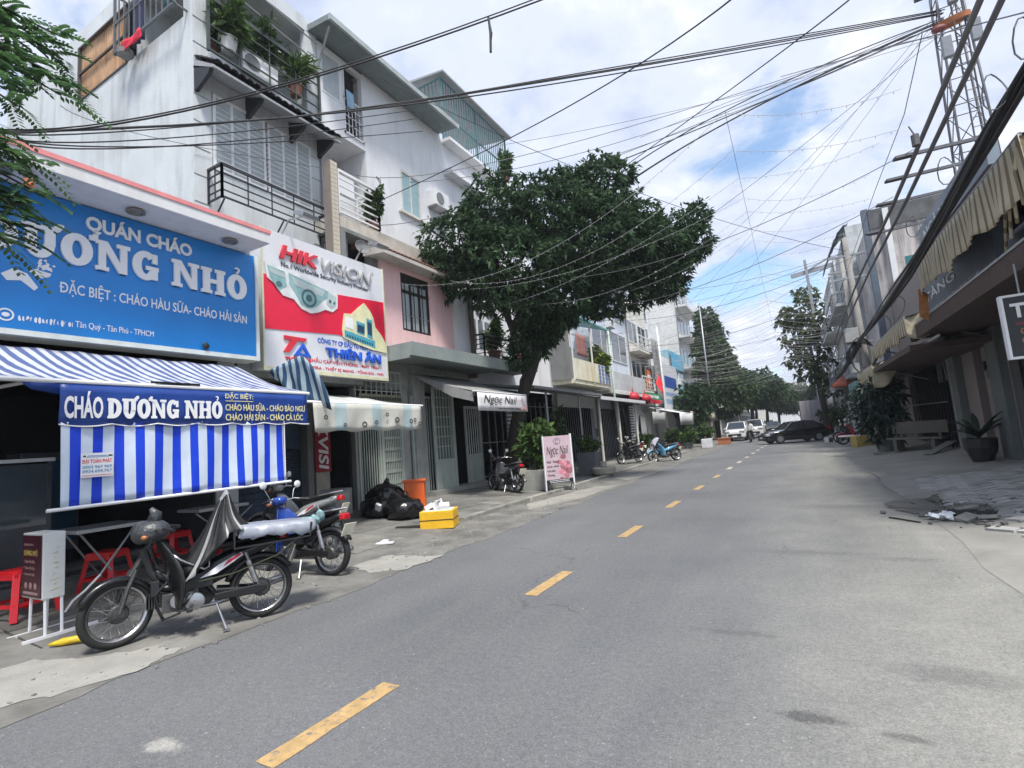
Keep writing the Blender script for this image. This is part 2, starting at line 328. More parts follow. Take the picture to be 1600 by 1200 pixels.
# ------------------------------------------------------------------ the ground
def road_mat():
    m = bpy.data.materials.new('asphalt'); m.use_nodes = True; t = m.node_tree; L = t.links.new; b = t.nodes['Principled BSDF']; b.inputs['Roughness'].default_value = .82; b.inputs['Specular IOR Level'].default_value = .35
    g = t.nodes.new('ShaderNodeTexCoord'); s = t.nodes.new('ShaderNodeSeparateXYZ'); L(g.outputs['Object'], s.inputs[0])
    def nz(sc, det, ro, stretch=None):
        mp = t.nodes.new('ShaderNodeMapping'); L(g.outputs['Object'], mp.inputs[0])
        if stretch: mp.inputs['Scale'].default_value = stretch
        n = t.nodes.new('ShaderNodeTexNoise'); n.inputs['Scale'].default_value = sc; n.inputs['Detail'].default_value = det; n.inputs['Roughness'].default_value = ro; L(mp.outputs[0], n.inputs['Vector']); return n.outputs['Fac']
    def mr(f, a, c, d=0, e=1):
        n = t.nodes.new('ShaderNodeMapRange'); L(f, n.inputs[0]); n.inputs[1].default_value = a; n.inputs[2].default_value = c; n.inputs[3].default_value = d; n.inputs[4].default_value = e; return n.outputs[0]
    def mt(op, a, c):
        n = t.nodes.new('ShaderNodeMath'); n.operation = op
        for i, x in enumerate((a, c)):
            if isinstance(x, (int, float)): n.inputs[i].default_value = x
            else: L(x, n.inputs[i])
        return n.outputs[0]
    def mix(f, a, c, mode='MIX'):
        n = t.nodes.new('ShaderNodeMix'); n.data_type = 'RGBA'; n.blend_type = mode
        for i, x in ((0, f), (6, a), (7, c)):
            if isinstance(x, (int, float)): n.inputs[i].default_value = x
            elif isinstance(x, tuple): n.inputs[i].default_value = (*x, 1)
            else: L(x, n.inputs[i])
        return n.outputs[2]
    patch = nz(.35, 6, .6); grain = nz(75, 3, .75); gr2 = nz(22, 5, .8); wear = nz(1.2, 8, .65, (2.2, .35, 1))
    col = mix(mr(patch, .35, .65), (.112, .117, .124), (.15, .153, .158))
    col = mix(mr(wear, .45, .7, 0, .5), col, (.155, .155, .152))
    # pale dust worn over the right-hand margin
    f = mt('ADD', s.outputs[0], mt('MULTIPLY', mt('SUBTRACT', nz(.9, 7, .6, (1, .5, 1)), .5), 2.4))
    dust = mr(f, -1.1, .7)
    col = mix(mt('MULTIPLY', dust, .92), col, mix(mr(nz(2.2, 8, .65), .35, .7), (.27, .265, .24), (.21, .207, .192)))
    trk = mt('MULTIPLY', mr(mt('ABSOLUTE', mt('SUBTRACT', mt('ABSOLUTE', mt('ADD', s.outputs[0], 2.45), 0), 1.35), 0), 0, .5, 1, 0), mr(nz(.8, 5, .6, (1, .2, 1)), .35, .65)); col = mix(mt('MULTIPLY', trk, .22), col, (.2, .2, .2))
    blot = mr(nz(.62, 5, .55, (1.3, .8, 1)), .66, .74); col = mix(mt('MULTIPLY', blot, .45), col, (.095, .095, .095))
    en = nz(9, 6, .7)
    for (ex, ey, rx_, ry_, ec, es) in ((-.13, 3.29, .17, .06, (.07, .07, .07), .75), (.28, 3.24, .1, .04, (.08, .08, .08), .6), (-3.45, 1.75, .14, .07, (.36, .35, .32), .8), (.6, 4.05, .35, .12, (.1, .1, .1), .45), (-.6, 4.4, .3, .06, (.09, .09, .09), .5), (-.2, 7.2, .6, .12, (.12, .12, .12), .5), (.9, 7.0, .3, .1, (.13, .13, .13), .5), (-3.7, 5.6, .5, .5, (.15, .15, .15), .5), (-1.4, 9.5, .9, .3, (.11, .11, .112), .45), (-3.4, 12.5, .7, .9, (.1, .1, .1), .4), (.3, 10.8, .7, .3, (.13, .13, .125), .5)):
        dx_ = mt('DIVIDE', mt('SUBTRACT', s.outputs[0], ex), rx_); dy_ = mt('DIVIDE', mt('SUBTRACT', s.outputs[1], ey), ry_); dd_ = mt('ADD', mt('SQRT', mt('ADD', mt('MULTIPLY', dx_, dx_), mt('MULTIPLY', dy_, dy_)), 0), mt('MULTIPLY', mt('SUBTRACT', en, .5), 2.6)); col = mix(mt('MULTIPLY', mr(dd_, .5, 1.25, 1, 0), es), col, ec)
    spk = mr(nz(48, 2, .5), .66, .72); col = mix(mt('MULTIPLY', spk, .55), col, (.36, .36, .34))
    dk = mr(nz(34, 3, .6), .67, .73); col = mix(mt('MULTIPLY', dk, .6), col, (.04, .04, .04))
    col = mix(1.0, col, mr(grain, .28, .72, .62, 1.38), 'MULTIPLY'); col = mix(1.0, col, mr(gr2, .3, .7, .76, 1.22), 'MULTIPLY')
    # hairline cracks
    vo = t.nodes.new('ShaderNodeTexVoronoi'); vo.feature = 'DISTANCE_TO_EDGE'; vo.inputs['Scale'].default_value = .33
    wv = t.nodes.new('ShaderNodeVectorMath'); wv.operation = 'ADD'; nn = t.nodes.new('ShaderNodeTexNoise'); nn.inputs['Scale'].default_value = 1.6; nn.inputs['Detail'].default_value = 7; L(g.outputs['Object'], nn.inputs['Vector']); L(g.outputs['Object'], wv.inputs[0]); L(nn.outputs['Color'], wv.inputs[1]); L(wv.outputs[0], vo.inputs['Vector'])
    ck = mt('MULTIPLY', mr(vo.outputs['Distance'], .0, .006, 1, 0), mr(nz(.5, 3, .5), .52, .62)); col = mix(mt('MULTIPLY', ck, .75), col, (.05, .05, .05))
    L(col, b.inputs['Base Color'])
    bp = t.nodes.new('ShaderNodeBump'); bp.inputs['Strength'].default_value = .5; bp.inputs['Distance'].default_value = .008; L(mt('ADD', grain, gr2), bp.inputs['Height']); L(bp.outputs[0], b.inputs['Normal'])
    return m
ASPH = road_mat()
SOIL = M('earth', (.16, .15, .13), .95, var=.2, vs=.5)
CONC = M('worn_concrete', (.22, .214, .195), .9, var=.3, vs=1.6, bump=.5, bs=30)
CONC2 = M('dirty_concrete', (.16, .156, .143), .92, var=.45, vs=1.6, bump=.6, bs=22)
PALE = M('pale_mortar', (.29, .283, .258), .9, var=.16, vs=3, bump=.4, bs=40)
CONC3 = M('dusty_concrete', (.265, .258, .232), .92, var=.24, vs=.9, bump=.5, bs=26)
MB().add([(-230, -90, -.06), (230, -90, -.06), (230, 480, -.06), (-230, 480, -.06)], [(0, 1, 2, 3)]).build('ground', SOIL); tag(bpy.data.objects['ground'], kind='structure')
def grid_sheet(name, x0, x1, y0, y1, nx, ny, zf, mat, xe=None):
    b = MB(); rows = []
    for j in range(ny + 1):
        y = y0 + (y1 - y0) * j / ny; a, c = (x0, x1) if xe is None else xe(y)
        rows.append([(a + (c - a) * i / nx, y, zf(a + (c - a) * i / nx, y)) for i in range(nx + 1)])
    b.sheet(rows); o = b.build(name, mat, smooth=True); return tag(o, kind='structure')
grid_sheet('road', -5.05, 1.75, -6, 320, 4, 160, lambda x, y: 0, ASPH)
def wob(y, a=.08, s=0): return a * (math.sin(y * 1.7 + s) + .6 * math.sin(y * 4.3 + 1 + s) + .4 * math.sin(y * 11.1 + s))
# gutter strip between asphalt and pavement, its edge broken; patches of pale mortar on it
grid_sheet('gutter_strip', -6.3, -4.9, -3, 90, 4, 420, lambda x, y: max(.004, gz(x) + .004), CONC2, lambda y: (-6.35, -4.84 + wob(y, .05)))
def blob(name, pts, z, mat, jag=.05, seed=1, n=6):
    g = random.Random(seed); out = []
    for i, p in enumerate(pts):
        q = pts[(i + 1) % len(pts)]
        for k in range(n):
            t = k / n; out.append((p[0] + (q[0] - p[0]) * t + g.uniform(-jag, jag), p[1] + (q[1] - p[1]) * t + g.uniform(-jag, jag)))
    b = MB(); c = (sum(p[0] for p in out) / len(out), sum(p[1] for p in out) / len(out))
    vs = [(x, y, max(gz(x), 0) + z) for x, y in out] + [(*c, gz(c[0]) + z)]
    b.add(vs, [(i, (i + 1) % len(out), len(out)) for i in range(len(out))]); return tag(b.build(name, mat), kind='structure')
blob('mortar_patch', [(-5.75, 1.2), (-5.35, 1.35), (-5.05, 1.8), (-4.9, 2.25), (-5.0, 2.7), (-5.3, 2.65), (-5.7, 2.2), (-6.1, 2.0), (-6.2, 1.3)], .009, PALE, .04, 4)
blob('mortar_patch', [(-5.75, 5.35), (-5.2, 5.2), (-4.82, 5.5), (-4.8, 6.3), (-5.25, 6.15), (-5.7, 6.1)], .009, PALE, .04, 5)
blob('mortar_patch', [(-5.9, 17.6), (-5.2, 17.0), (-4.9, 18.2), (-4.85, 20), (-5.4, 19.6)], .009, PALE, .05, 6)
blob('mortar_patch', [(-6.1, 11.5), (-5.6, 10.6), (-5.1, 12.2), (-5.0, 15.5), (-5.6, 15.1)], .009, CONC3, .06, 9)
# left pavement: cast slabs with open joints over a bed
pav = thing('pavement', None, None, (0, 0, 0), kind='structure')
grid_sheet('pavement_bed', -10.4, -6.2, -4, 90, 6, 60, lambda x, y: gz(x) - .02, M('joint_dirt', (.06, .058, .052), .95))
slabm = [CONC2, M('dirty_concrete_two', (.19, .185, .168), .92, var=.42, vs=1.4, bump=.6, bs=22), M('dirty_concrete_three', (.135, .132, .122), .92, var=.42, vs=1.2, bump=.6, bs=22)]
y = -3.0
while y < 40:
    dy = rnd.uniform(1.1, 1.7); xs = [-6.28, -7.3 + rnd.uniform(-.2, .2), -8.6 + rnd.uniform(-.2, .2), -10.35]
    for i in range(3):
        a, c = xs[i + 1] + .012, xs[i] - .012; h = rnd.uniform(-.008, .01); b = MB(); j = lambda: rnd.uniform(-.012, .012)
        P = [(a + j(), y + .012 + j()), (c + j(), y + .012 + j()), (c + j(), y + dy - .012 + j()), (a + j(), y + dy - .012 + j())]
        b.add([(p[0], p[1], gz(p[0]) - .05) for p in P] + [(p[0], p[1], gz(p[0]) + .006 + h) for p in P], [(4, 5, 6, 7), (0, 1, 5, 4), (1, 2, 6, 5), (2, 3, 7, 6), (3, 0, 4, 7)])
        b.build('slab', rnd.choice(slabm), pav)
    y += dy
grid_sheet('pavement_far', -10.4, -6.2, y, 300, 4, 30, lambda x, yy: gz(x) + .004, CONC2)
# right verge: dusty concrete rising to the shop fronts
grid_sheet('verge', 1.55, 4.6, -5, 300, 10, 260, lambda x, yy: max(gz(x), 0) + .004 + (.035 * math.exp(-((yy - 14.8) / 1.4) ** 2 - ((x - 1.9) / .7) ** 2)) + .03 * math.exp(-((yy - 19) / 1.2) ** 2 - ((x - 2.2) / .5) ** 2), CONC3, lambda yy: (1.5 + wob(yy, .05), 4.6))
# herringbone pavers
pvr = thing('paver_field', None, None, (0, 0, 0), kind='structure')
pm = [M('paver_grey', (.36, .36, .345), .9, var=.25, vs=5, bump=.4, bs=50), M('paver_pale', (.42, .41, .39), .9, var=.25, vs=5, bump=.4, bs=50), M('paver_dark', (.28, .28, .27), .9, var=.25, vs=5, bump=.4, bs=50)]
a_, b_ = .36, .18; pme = []
for m in pm:
    me = MB().cbox((0, 0, 0), (a_ - .026, b_ - .026, .07), taper=.975).build('paver', m, pvr); me.hide_render = False; pme.append(me)
cnt = 0
tilt = math.atan(.3 / 2.7)
for i in range(-30, 60):
    for j in range(-30, 60):
        for k in (0, 1):
            # herringbone lattice turned 45 degrees
            u = i * b_ + j * b_ * 0 + (0 if k == 0 else 0); ux_ = (i - j) * b_; uy_ = (i + j) * b_
            cxp, cyp = (ux_ + (i) * b_ * 0, uy_)
            # generic 2:1 herringbone: cell (i, j) shifts (b, b) and (2b, -2b)
            px = i * b_ + j * 2 * b_; py = i * b_ - j * 2 * b_
            if k == 0: c0 = (px + a_ / 2, py + b_ / 2, 0)
            else: c0 = (px + b_ / 2, py + b_ + a_ / 2, math.pi / 2)
            ang = R(38); X = 2.0 + c0[0] * math.cos(ang) - c0[1] * math.sin(ang); Y = 6.6 + c0[0] * math.sin(ang) + c0[1] * math.cos(ang)
            if not (2.02 < X < 3.95 and 6.4 < Y < 14.2): continue
            if 1.2 < X < 2.35 and 8.5 < Y < 10.3: continue
            if cnt >= 297: continue
            cnt += 1; src = pme[rnd.choice((0, 0, 1, 1, 2))]; o = src.copy() if cnt > 3 else pme[cnt - 1]
            if cnt > 3: COL.objects.link(o); o.parent = pvr
            o.location = (X, Y, gz(X) - .004 + rnd.uniform(-.004, .004)); o.rotation_euler = (0, -tilt + rnd.uniform(-.006, .006), c0[2] + ang); o.rotation_euler = (Matrix.Rotation(-tilt, 3, 'Y') @ Matrix.Rotation(c0[2] + ang, 3, 'Z')).to_euler()
# the broken, sunken spot in the verge
DAMP = M('damp_dirt', (.125, .12, .103), .7, var=.4, vs=3, bump=.7, bs=25)
blob('damp_patch', [(1.25, 11.3), (1.75, 11.6), (2.2, 10.8), (2.6, 10.7), (2.4, 9.9), (2.1, 9.3), (1.95, 8.9), (1.65, 9.2), (1.4, 10.0), (1.15, 10.7)], .012, DAMP, .1, 12, 10)
blob('moss_patch', [(1.75, 11.3), (2.2, 10.6), (2.75, 10.8), (2.5, 11.7), (2.1, 12.0)], .016, M('mossy_dirt', (.11, .112, .08), .95, var=.4, vs=4, bump=.6, bs=30), .06, 13)
d = thing('broken_drain_cover', 'broken concrete drain cover lying tilted in a dark hole beside the pavers', 'drain cover', (2.0, 9.5, gz(2)))
hole = MB(); hole.box(1.78, 2.4, 9.3, 9.9, .05, .085); hole.build('drain_hole_shade', M('pit_shade_black', (.008, .008, .008), .9), d)  # flat black slab at ground level, painted as the shade of a hole
for q in ((1.86, 9.24, .07, .26, .17, .25), (2.08, 9.2, .08, .2, .15, -.35), (2.3, 9.36, .105, .22, .15, .4), (2.02, 9.96, .085, .32, .1, .15)):
    MB().cbox(q[:3], (q[3], q[4], .05), Matrix.Rotation(q[5], 3, 'X') @ Matrix.Rotation(q[5] * 2 + .3, 3, 'Z')).build('broken_slab', CONC, d, bev=.006)
b = MB(); g = random.Random(3)
for i in range(16):
    b.cbox((1.62 + g.uniform(-.13, .13), 9.42 + g.uniform(-.15, .15), .05 + g.uniform(0, .05)), (g.uniform(.05, .12), g.uniform(.03, .09), .004), Matrix.Rotation(g.uniform(-.8, .8), 3, 'X') @ Matrix.Rotation(g.uniform(0, 3), 3, 'Z'))
tag(b.build('plastic_litter', M('clear_plastic', (.62, .65, .68), .15, var=.1), org=(1.62, 9.4, .03)), 'crumpled clear plastic litter beside the broken drain cover', 'litter')
tag(MB().tube([(1.03, 9.62, .012), (1.12, 9.5, .016), (1.22, 9.36, .014), (1.34, 9.22, .012)], .012, 6).build('stick', M('dark_bark', (.03, .026, .022), .9), org=(1.2, 9.4, 0)), 'thin dark stick lying on the dusty right edge of the road', 'stick')
# low kerb between gutter and pavement
kb = thing('kerb', None, None, (0, 0, 0), kind='structure'); KM = [M('kerb_concrete', (.3, .292, .262), .9, var=.3, vs=3, bump=.5, bs=30), M('kerb_concrete_dark', (.23, .225, .2), .9, var=.35, vs=3, bump=.5, bs=30)]
for i in range(24):
    y0 = 8.9 + i * 1.02; z_ = gz(-6.3) + rnd.uniform(-.008, .008); MB().cbox((-6.32 + rnd.uniform(-.012, .012), y0 + .5, z_ + .02), (.17, .99, .13), Matrix.Rotation(rnd.uniform(-.012, .012), 3, 'Z'), taper=.97).build('kerb_stone', rnd.choice(KM), kb, bev=.012)
b = MB(); g = random.Random(31)
for i in range(110):
    a = g.uniform(0, 6.28); q_ = g.gauss(0, 1); xx = 2.0 + .5 * q_ * math.cos(a); yy = 9.9 + 1.0 * g.gauss(0, 1) * math.sin(a); s_ = g.uniform(.012, .05); b.cbox((xx, yy, max(gz(xx), 0) + .012 + s_ * .25), (s_ * g.uniform(1, 2), s_, s_ * .7), Matrix.Rotation(g.uniform(0, 3), 3, 'Z') @ Matrix.Rotation(g.uniform(-.4, .4), 3, 'X'))
tag(b.build('rubble', M('rubble_grey', (.17, .165, .15), .92, island=.6)), kind='stuff')
# painted centre line, 1 m dashes 2 m apart, worn
YEL = M('road_paint_yellow', (.43, .285, .125), .75, var=.25, vs=9, bump=.3, bs=60, chips=(.16, .155, .145))
ml = thing('road_marking', None, None, (0, 0, 0), kind='structure')
for i in range(26):
    y0 = -1.15 + 3.0 * i; x = lambda yy: -2.72 + .018 * yy
    b = MB(); b.sheet([[(x(yy) - .075 + g.uniform(-.004, .004), yy, .004), (x(yy) + .075 + g.uniform(-.004, .004), yy, .004)] for yy in [y0 + k * .12 for k in range(9)]])
    o = b.build('dash', YEL if i < 7 else M('road_paint_white', (.46, .41, .32), .7, var=.2, vs=14), ml); o['kind'] = 'structure'
# bits of dirt on the asphalt
g = random.Random(8); LIT = M('pale_grit', (.3, .295, .28), .9); 
for (px, py, rr) in ((.12, 3.1, .1), (.35, 3.05, .06), (-1.85, 2.6, .05), (-2.2, 3.9, .05)):
    pass
b = MB()
for i in range(300):
    yy = g.uniform(1.2, 14) ; xx = g.uniform(-4.8, 1.6); s_ = g.uniform(.003, .009); b.cbox((xx, yy, s_ * .3), (s_ * g.uniform(1, 2.4), s_ * g.uniform(.8, 1.6), s_ * .8), Matrix.Rotation(g.uniform(0, 3), 3, 'Z'))
tag(b.build('road_grit', LIT), kind='stuff')
b = MB()
for i in range(260):
    yy = g.uniform(1.3, 12); xx = -5.0 + g.uniform(-.9, .25); s_ = g.uniform(.006, .022); b.cbox((xx, yy, gz(xx) + .006 + s_ * .3), (s_ * g.uniform(1, 2.2), s_, s_ * .8), Matrix.Rotation(g.uniform(0, 3), 3, 'Z'))
tag(b.build('gutter_gravel', M('grey_gravel', (.24, .235, .22), .9, island=.5)), kind='stuff')

# ------------------------------------------------------------------ building helpers
WHITE = M('white_wall', (.74, .745, .77), .85, var=.06, vs=1.2, streak=.25, scol=(.25, .25, .25), bump=.15, bs=20)
GREYW = M('grey_wall', (.57, .6, .62), .88, var=.1, vs=.9, streak=.5, scol=(.2, .2, .19), bump=.2, bs=18)
PINK = M('pink_wall', (.84, .55, .55), .85, var=.06, vs=1.5, streak=.25, scol=(.3, .2, .2), bump=.15, bs=20)
BLUEW = M('pale_blue_wall', (.64, .69, .78), .85, var=.06, vs=1.5, streak=.3, scol=(.2, .22, .25))
CREAM = M('cream_wall', (.68, .66, .6), .85, var=.07, vs=1.2, streak=.4, scol=(.2, .19, .17))
YELW = M('yellow_wall', (.72, .66, .45), .85, var=.1, vs=1.2, streak=.6, scol=(.35, .3, .2))
DGREY = M('grey_concrete', (.2, .205, .205), .88, var=.15, vs=1.5, streak=.5, scol=(.06, .06, .06), bump=.25, bs=20)
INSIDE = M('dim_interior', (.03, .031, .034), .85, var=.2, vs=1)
DARKM = M('black_metal', (.02, .021, .024), .45, var=.1)
GREYM = M('galvanised_steel', (.33, .34, .35), .45, .6, var=.15, vs=6)
WHITEM = M('white_painted_metal', (.7, .71, .72), .45, var=.06)
GREENM = M('pale_green_metal', (.42, .47, .43), .5, var=.1, vs=3, streak=.4, scol=(.16, .13, .1))
GLASS = M('window_glass', (.08, .1, .12), .06, var=.1, spec=.8)
LGLASS = M('frosted_glass', (.42, .46, .48), .25, var=.08)
CLAY = M('clay_tile', (.34, .17, .13), .85, var=.2, vs=5, streak=.4, scol=(.1, .07, .06))
BLACKT = M('black_tile', (.018, .019, .022), .55, var=.3, vs=6)
def wallx(b, x0, x1, y0, y1, z0, z1, ops=()):
    ys = sorted({y0, y1, *[v for o in ops for v in o[:2] if y0 < v < y1]}); zs = sorted({z0, z1, *[v for o in ops for v in o[2:] if z0 < v < z1]})
    for i in range(len(ys) - 1):
        run = None
        for j in range(len(zs) - 1):
            cyy, czz = (ys[i] + ys[i + 1]) / 2, (zs[j] + zs[j + 1]) / 2
            op = any(o[0] < cyy < o[1] and o[2] < czz < o[3] for o in ops)
            if not op and run is None: run = zs[j]
            if run is not None and (op or j == len(zs) - 2):
                b.box(x0, x1, ys[i], ys[i + 1], run, zs[j] if op else zs[j + 1]); run = None
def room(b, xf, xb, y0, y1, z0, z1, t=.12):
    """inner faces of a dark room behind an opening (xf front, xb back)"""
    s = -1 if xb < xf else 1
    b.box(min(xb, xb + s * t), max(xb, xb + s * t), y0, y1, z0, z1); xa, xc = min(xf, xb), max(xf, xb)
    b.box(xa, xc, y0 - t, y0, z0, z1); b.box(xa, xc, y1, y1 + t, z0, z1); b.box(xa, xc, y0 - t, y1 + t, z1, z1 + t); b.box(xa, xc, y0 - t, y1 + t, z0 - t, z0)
def window(root, xf, y0, y1, z0, z1, n=2, fm=None, gm=None, s=1, nz=1, fw=.06, split=None):
    """window in a wall face at xf looking along s*X: frame with its panes as sub-parts"""
    b = MB(); fm = fm or WHITEM; xa, xb = (xf - .02, xf + .05) if s > 0 else (xf - .05, xf + .02)
    b.box(xa, xb, y0, y0 + fw, z0, z1); b.box(xa, xb, y1 - fw, y1, z0, z1); b.box(xa, xb, y0 + fw, y1 - fw, z0, z0 + fw); b.box(xa, xb, y0 + fw, y1 - fw, z1 - fw, z1)
    wy = (y1 - y0 - fw) / n; wz = (z1 - z0 - fw) / nz
    for i in range(1, n): b.box(xa + .004, xb - .004, y0 + wy * i, y0 + wy * i + fw, z0 + fw, z1 - fw)
    for j in range(1, nz): b.box(xa + .008, xb - .008, y0 + fw, y1 - fw, z0 + wz * j, z0 + wz * j + fw * .8)
    f = b.build('window', fm, root)
    gx = (xf + .004, xf + .016) if s > 0 else (xf - .016, xf - .004)
    for i in range(n):
        for j in range(nz):
            MB().box(*gx, y0 + fw + wy * i, y0 + wy * (i + 1), z0 + fw + wz * j, z0 + wz * (j + 1)).build('pane', gm or GLASS, f)
    return f
def railing(root, a, c, z0, z1, n, mat, hz=0, w_=.03, name='railing', top=None):
    """railing from (x, y) a to c; n uprights and hz horizontal bars, each a sub-part"""
    b = MB(); up = (0, 0, 1)
    b.bar((*a, z1), (*c, z1), top or w_ * 1.5); b.bar((*a, z0 + w_), (*c, z0 + w_), w_)
    for p in (a, c): b.bar((*p, z0), (*p, z1), w_ * 1.3)
    r = b.build(name, mat, root)
    v = Vector((c[0] - a[0], c[1] - a[1], 0))
    if n:
        q = MB().bar((*a, z0 + w_), (*a, z1), w_ * .6).build('bar', mat, r)
        ds = [v * (i + 1) / (n + 1) for i in range(n)]; q.location = ds[0]; rep(q, r, [d_ - ds[0] for d_ in ds[1:]])
    for i in range(hz):
        z = z0 + (z1 - z0) * (i + 1) / (hz + 1); MB().bar((*a, z), (*c, z), w_ * .7).build('rail', mat, r)
    return r
def shell(root, xf, xb, y0, y1, h, mat, ops=(), t=.2, roof=True):
    """four walls and a roof slab; openings only in the street wall at xf"""
    b = MB(); s = 1 if xf > xb else -1; xi = xf - s * t
    wallx(b, min(xf, xi), max(xf, xi), y0, y1, 0, h, ops)
    xa, xc = min(xi, xb), max(xi, xb)
    b.box(xa, xc, y0, y0 + t, 0, h); b.box(xa, xc, y1 - t, y1, 0, h)
    b.box(min(xb, xb + s * t), max(xb, xb + s * t), y0 + t, y1 - t, 0, h)
    o = b.build('wall', mat, root)
    if roof: MB().box(xa + .002, xc - .002, y0 + t, y1 - t, h - .35, h - .1).build('roof', DGREY, root)
    return o
YD, ZU = (0, 1, 0), (0, 0, 1)      # reading direction and up of signs on the left-hand side
# ------------------------------------------------------------------ eatery (low building) with its blue sign
A = thing('eatery_building', 'low porridge eatery with open dark front under a long blue signboard', 'building', (-9.2, 1.5, 0))
b = MB(); b.box(-16, -9.25, -3.2, 5.95, 3.42, 5.6); b.box(-16, -9.25, -3.4, -3.2, 0, 5.6); b.box(-9.6, -9.2, 5.55, 5.95, .0, 3.42); b.build('wall', GREYW, A)
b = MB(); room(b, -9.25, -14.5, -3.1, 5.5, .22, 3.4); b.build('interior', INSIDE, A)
MB().box(-16, -9.2, -3.2, 5.95, 5.62, 5.78).build('roof', DGREY, A)
b = MB(); b.box(-9.2, -8.1, -4, 5.95, 5.58, 5.8); cano = b.build('canopy', M('white_canopy', (.66, .66, .67), .8, var=.06, streak=.3, scol=(.3, .28, .26)), A, bev=.008)
MB().box(-8.13, -8.085, -4, 5.965, 5.765, 5.835).build('trim', M('pink_trim', (.72, .25, .25), .6, var=.1), cano)
for yy in (-.6, .9, 2.35, 3.9, 5.4):
    b = MB(); b.lathe([(.11, 5.583), (.13, 5.545), (.13, 5.535), (.085, 5.535), (.08, 5.55)], (-8.45, yy, 0), 16); b.build('downlight', M('lamp_brass', (.33, .3, .25), .35, .7), cano, smooth=False)
lan = MB(); lan.lathe([(.015, 0), (.05, -.03), (.055, -.11), (.035, -.14), (.02, -.15)], (-8.13, 2.55, 5.42), 10); lan.tube([(-8.13, 2.55, 5.58), (-8.13, 2.55, 5.42)], .004, 5)
tag(lan.build('hanging_lantern', M('orange_paper', (.7, .22, .1), .7), org=(-8.13, 2.55, 5.58)), 'tiny orange lantern hanging from the white canopy edge over the blue sign', 'lantern')
BLUE = M('sign_blue', (.008, .2, .58), .35, var=.1, vs=.8)
sg = thing('shop_sign', 'wide bright blue porridge shop signboard with big white slab letters', 'sign', (-8.8, 2, 3.5))
MB().box(-9.22, -8.8, -3.6, 6.1, 3.58, 5.56).build('panel', BLUE, sg)
b = MB(); b.box(-9.2, -8.77, -3.6, 6.1, 3.5, 3.575); b.box(-9.2, -8.77, 6.1, 6.16, 3.5, 5.56); b.build('frame', M('sign_frame', (.68, .72, .68), .5), sg)
TW = M('sign_white', (.8, .8, .82), .45, var=.04)
slab_word('DuoNG NHq', (-8.795, 2.28, 4.4 + .22), YD, Vector((0, -.0, 1)), .46, TW, sg, .035, gap=.07, width=3.63, space=.28)
text('QUÁN CHÁO', (-8.797, 3.4, 5.16), YD, ZU, 1.52, .31, TW, sg, dep=.02, bold=.036)
text('ĐẶC BIỆT : CHÁO HÀU SỮA- CHÁO HẢI SẢN', (-8.798, 3.12, 4.14), YD, ZU, 2.8, .25, TW, sg, dep=.006, bold=.012)
text('Tân Quý - Tân Phú - TPHCM', (-8.798, 3.3, 3.68), YD, ZU, 1.02, .12, TW, sg, dep=.004)
b = MB(); g = random.Random(17)
for i in range(15): b.prism(arc(2.7 + i * .041, 3.735, .017, g.uniform(.03, .05), g.uniform(0, 120), g.uniform(200, 330), 5), (-8.798, 0, 0), YD, ZU, .004)
b.build('worn_print', TW, sg)['kind'] = 'stuff'
b = MB(); b.strip(arc(2.56, 3.76, .085, .085, 0, 345, 23), arc(2.56, 3.76, .065, .065, 0, 345, 23), (-8.798, 0, 0), YD, ZU, .004); b.prism(arc(2.56, 3.76, .04, .03, 0, 345, 14), (-8.797, 0, 0), YD, ZU, .005); b.build('emblem', TW, sg)
b = MB(); g = random.Random(5)
b.prism([(2.82, 4.36), (2.92, 4.33), (3.0, 4.37), (3.02, 4.42), (2.84, 4.44), (2.78, 4.4)], (-8.797, 0, 0), YD, ZU, .004)
b.prism([(2.5, 4.3), (2.56, 4.22), (2.7, 4.25), (2.84, 4.14), (2.88, 4.19), (2.76, 4.36), (2.62, 4.4)], (-8.797, 0, 0), YD, ZU, .0055)
for i in range(34): b.prism(arc(2.92 + g.gauss(0, .045), 4.5 + g.gauss(0, .04), *(2 * [g.uniform(.008, .022)]), 0, 330, 7), (-8.797, 0, 0), YD, ZU, .004 + i * 2e-5)
b.build('emblem', TW, sg)['kind'] = 'stuff'
b = MB(); b.ball((-8.76, 5.13, 3.66), .06, (.5, 1, 1)); b.build('fitting', DARKM, sg)
# striped awning
STR = stripes('awning_stripe', '#b4b8c4', '#4d5c88', 1, .155, .48, phase=.02)
aw = thing('striped_awning', 'blue and white striped awning sloping out under the blue sign', 'awning', (-8.8, 3.6, 3.3))
b = MB(); rows = []
for i in range(9):
    t = i / 8; rows.append([(-8.85 + 1.83 * t, 1.3 + 4.42 * j / 30, 3.36 - .69 * t - .06 * math.sin(math.pi * t) + .012 * math.sin(j * 1.9 + i)) for j in range(31)])
b.sheet(rows); b.build('fabric', STR, aw, smooth=True, thick=.006)
b = MB(); b.tube([(-7.0, 1.6, 2.65), (-7.0, 5.78, 2.65)], .028, 10); b.build('front_bar', WHITEM, aw)
for yy in (2.2, 5.2): MB().tube([(-9.2, yy, 2.55), (-8.1, yy - .15, 2.62), (-7.02, yy, 2.62)], .02, 8).build('arm', WHITEM, aw)
VB = M('banner_blue', (.012, .05, .26), .4, var=.15, vs=2.5, bump=.25, bs=6)
b = MB(); rows = []
for i in range(6):
    t = i / 5; rows.append([(-6.985 + .02 * math.sin(j * .7 + i) * t, 2.49 + 3.24 * j / 40, 2.63 - (.455 + .03 * abs(math.sin(j * .52))) * t) for j in range(41)])
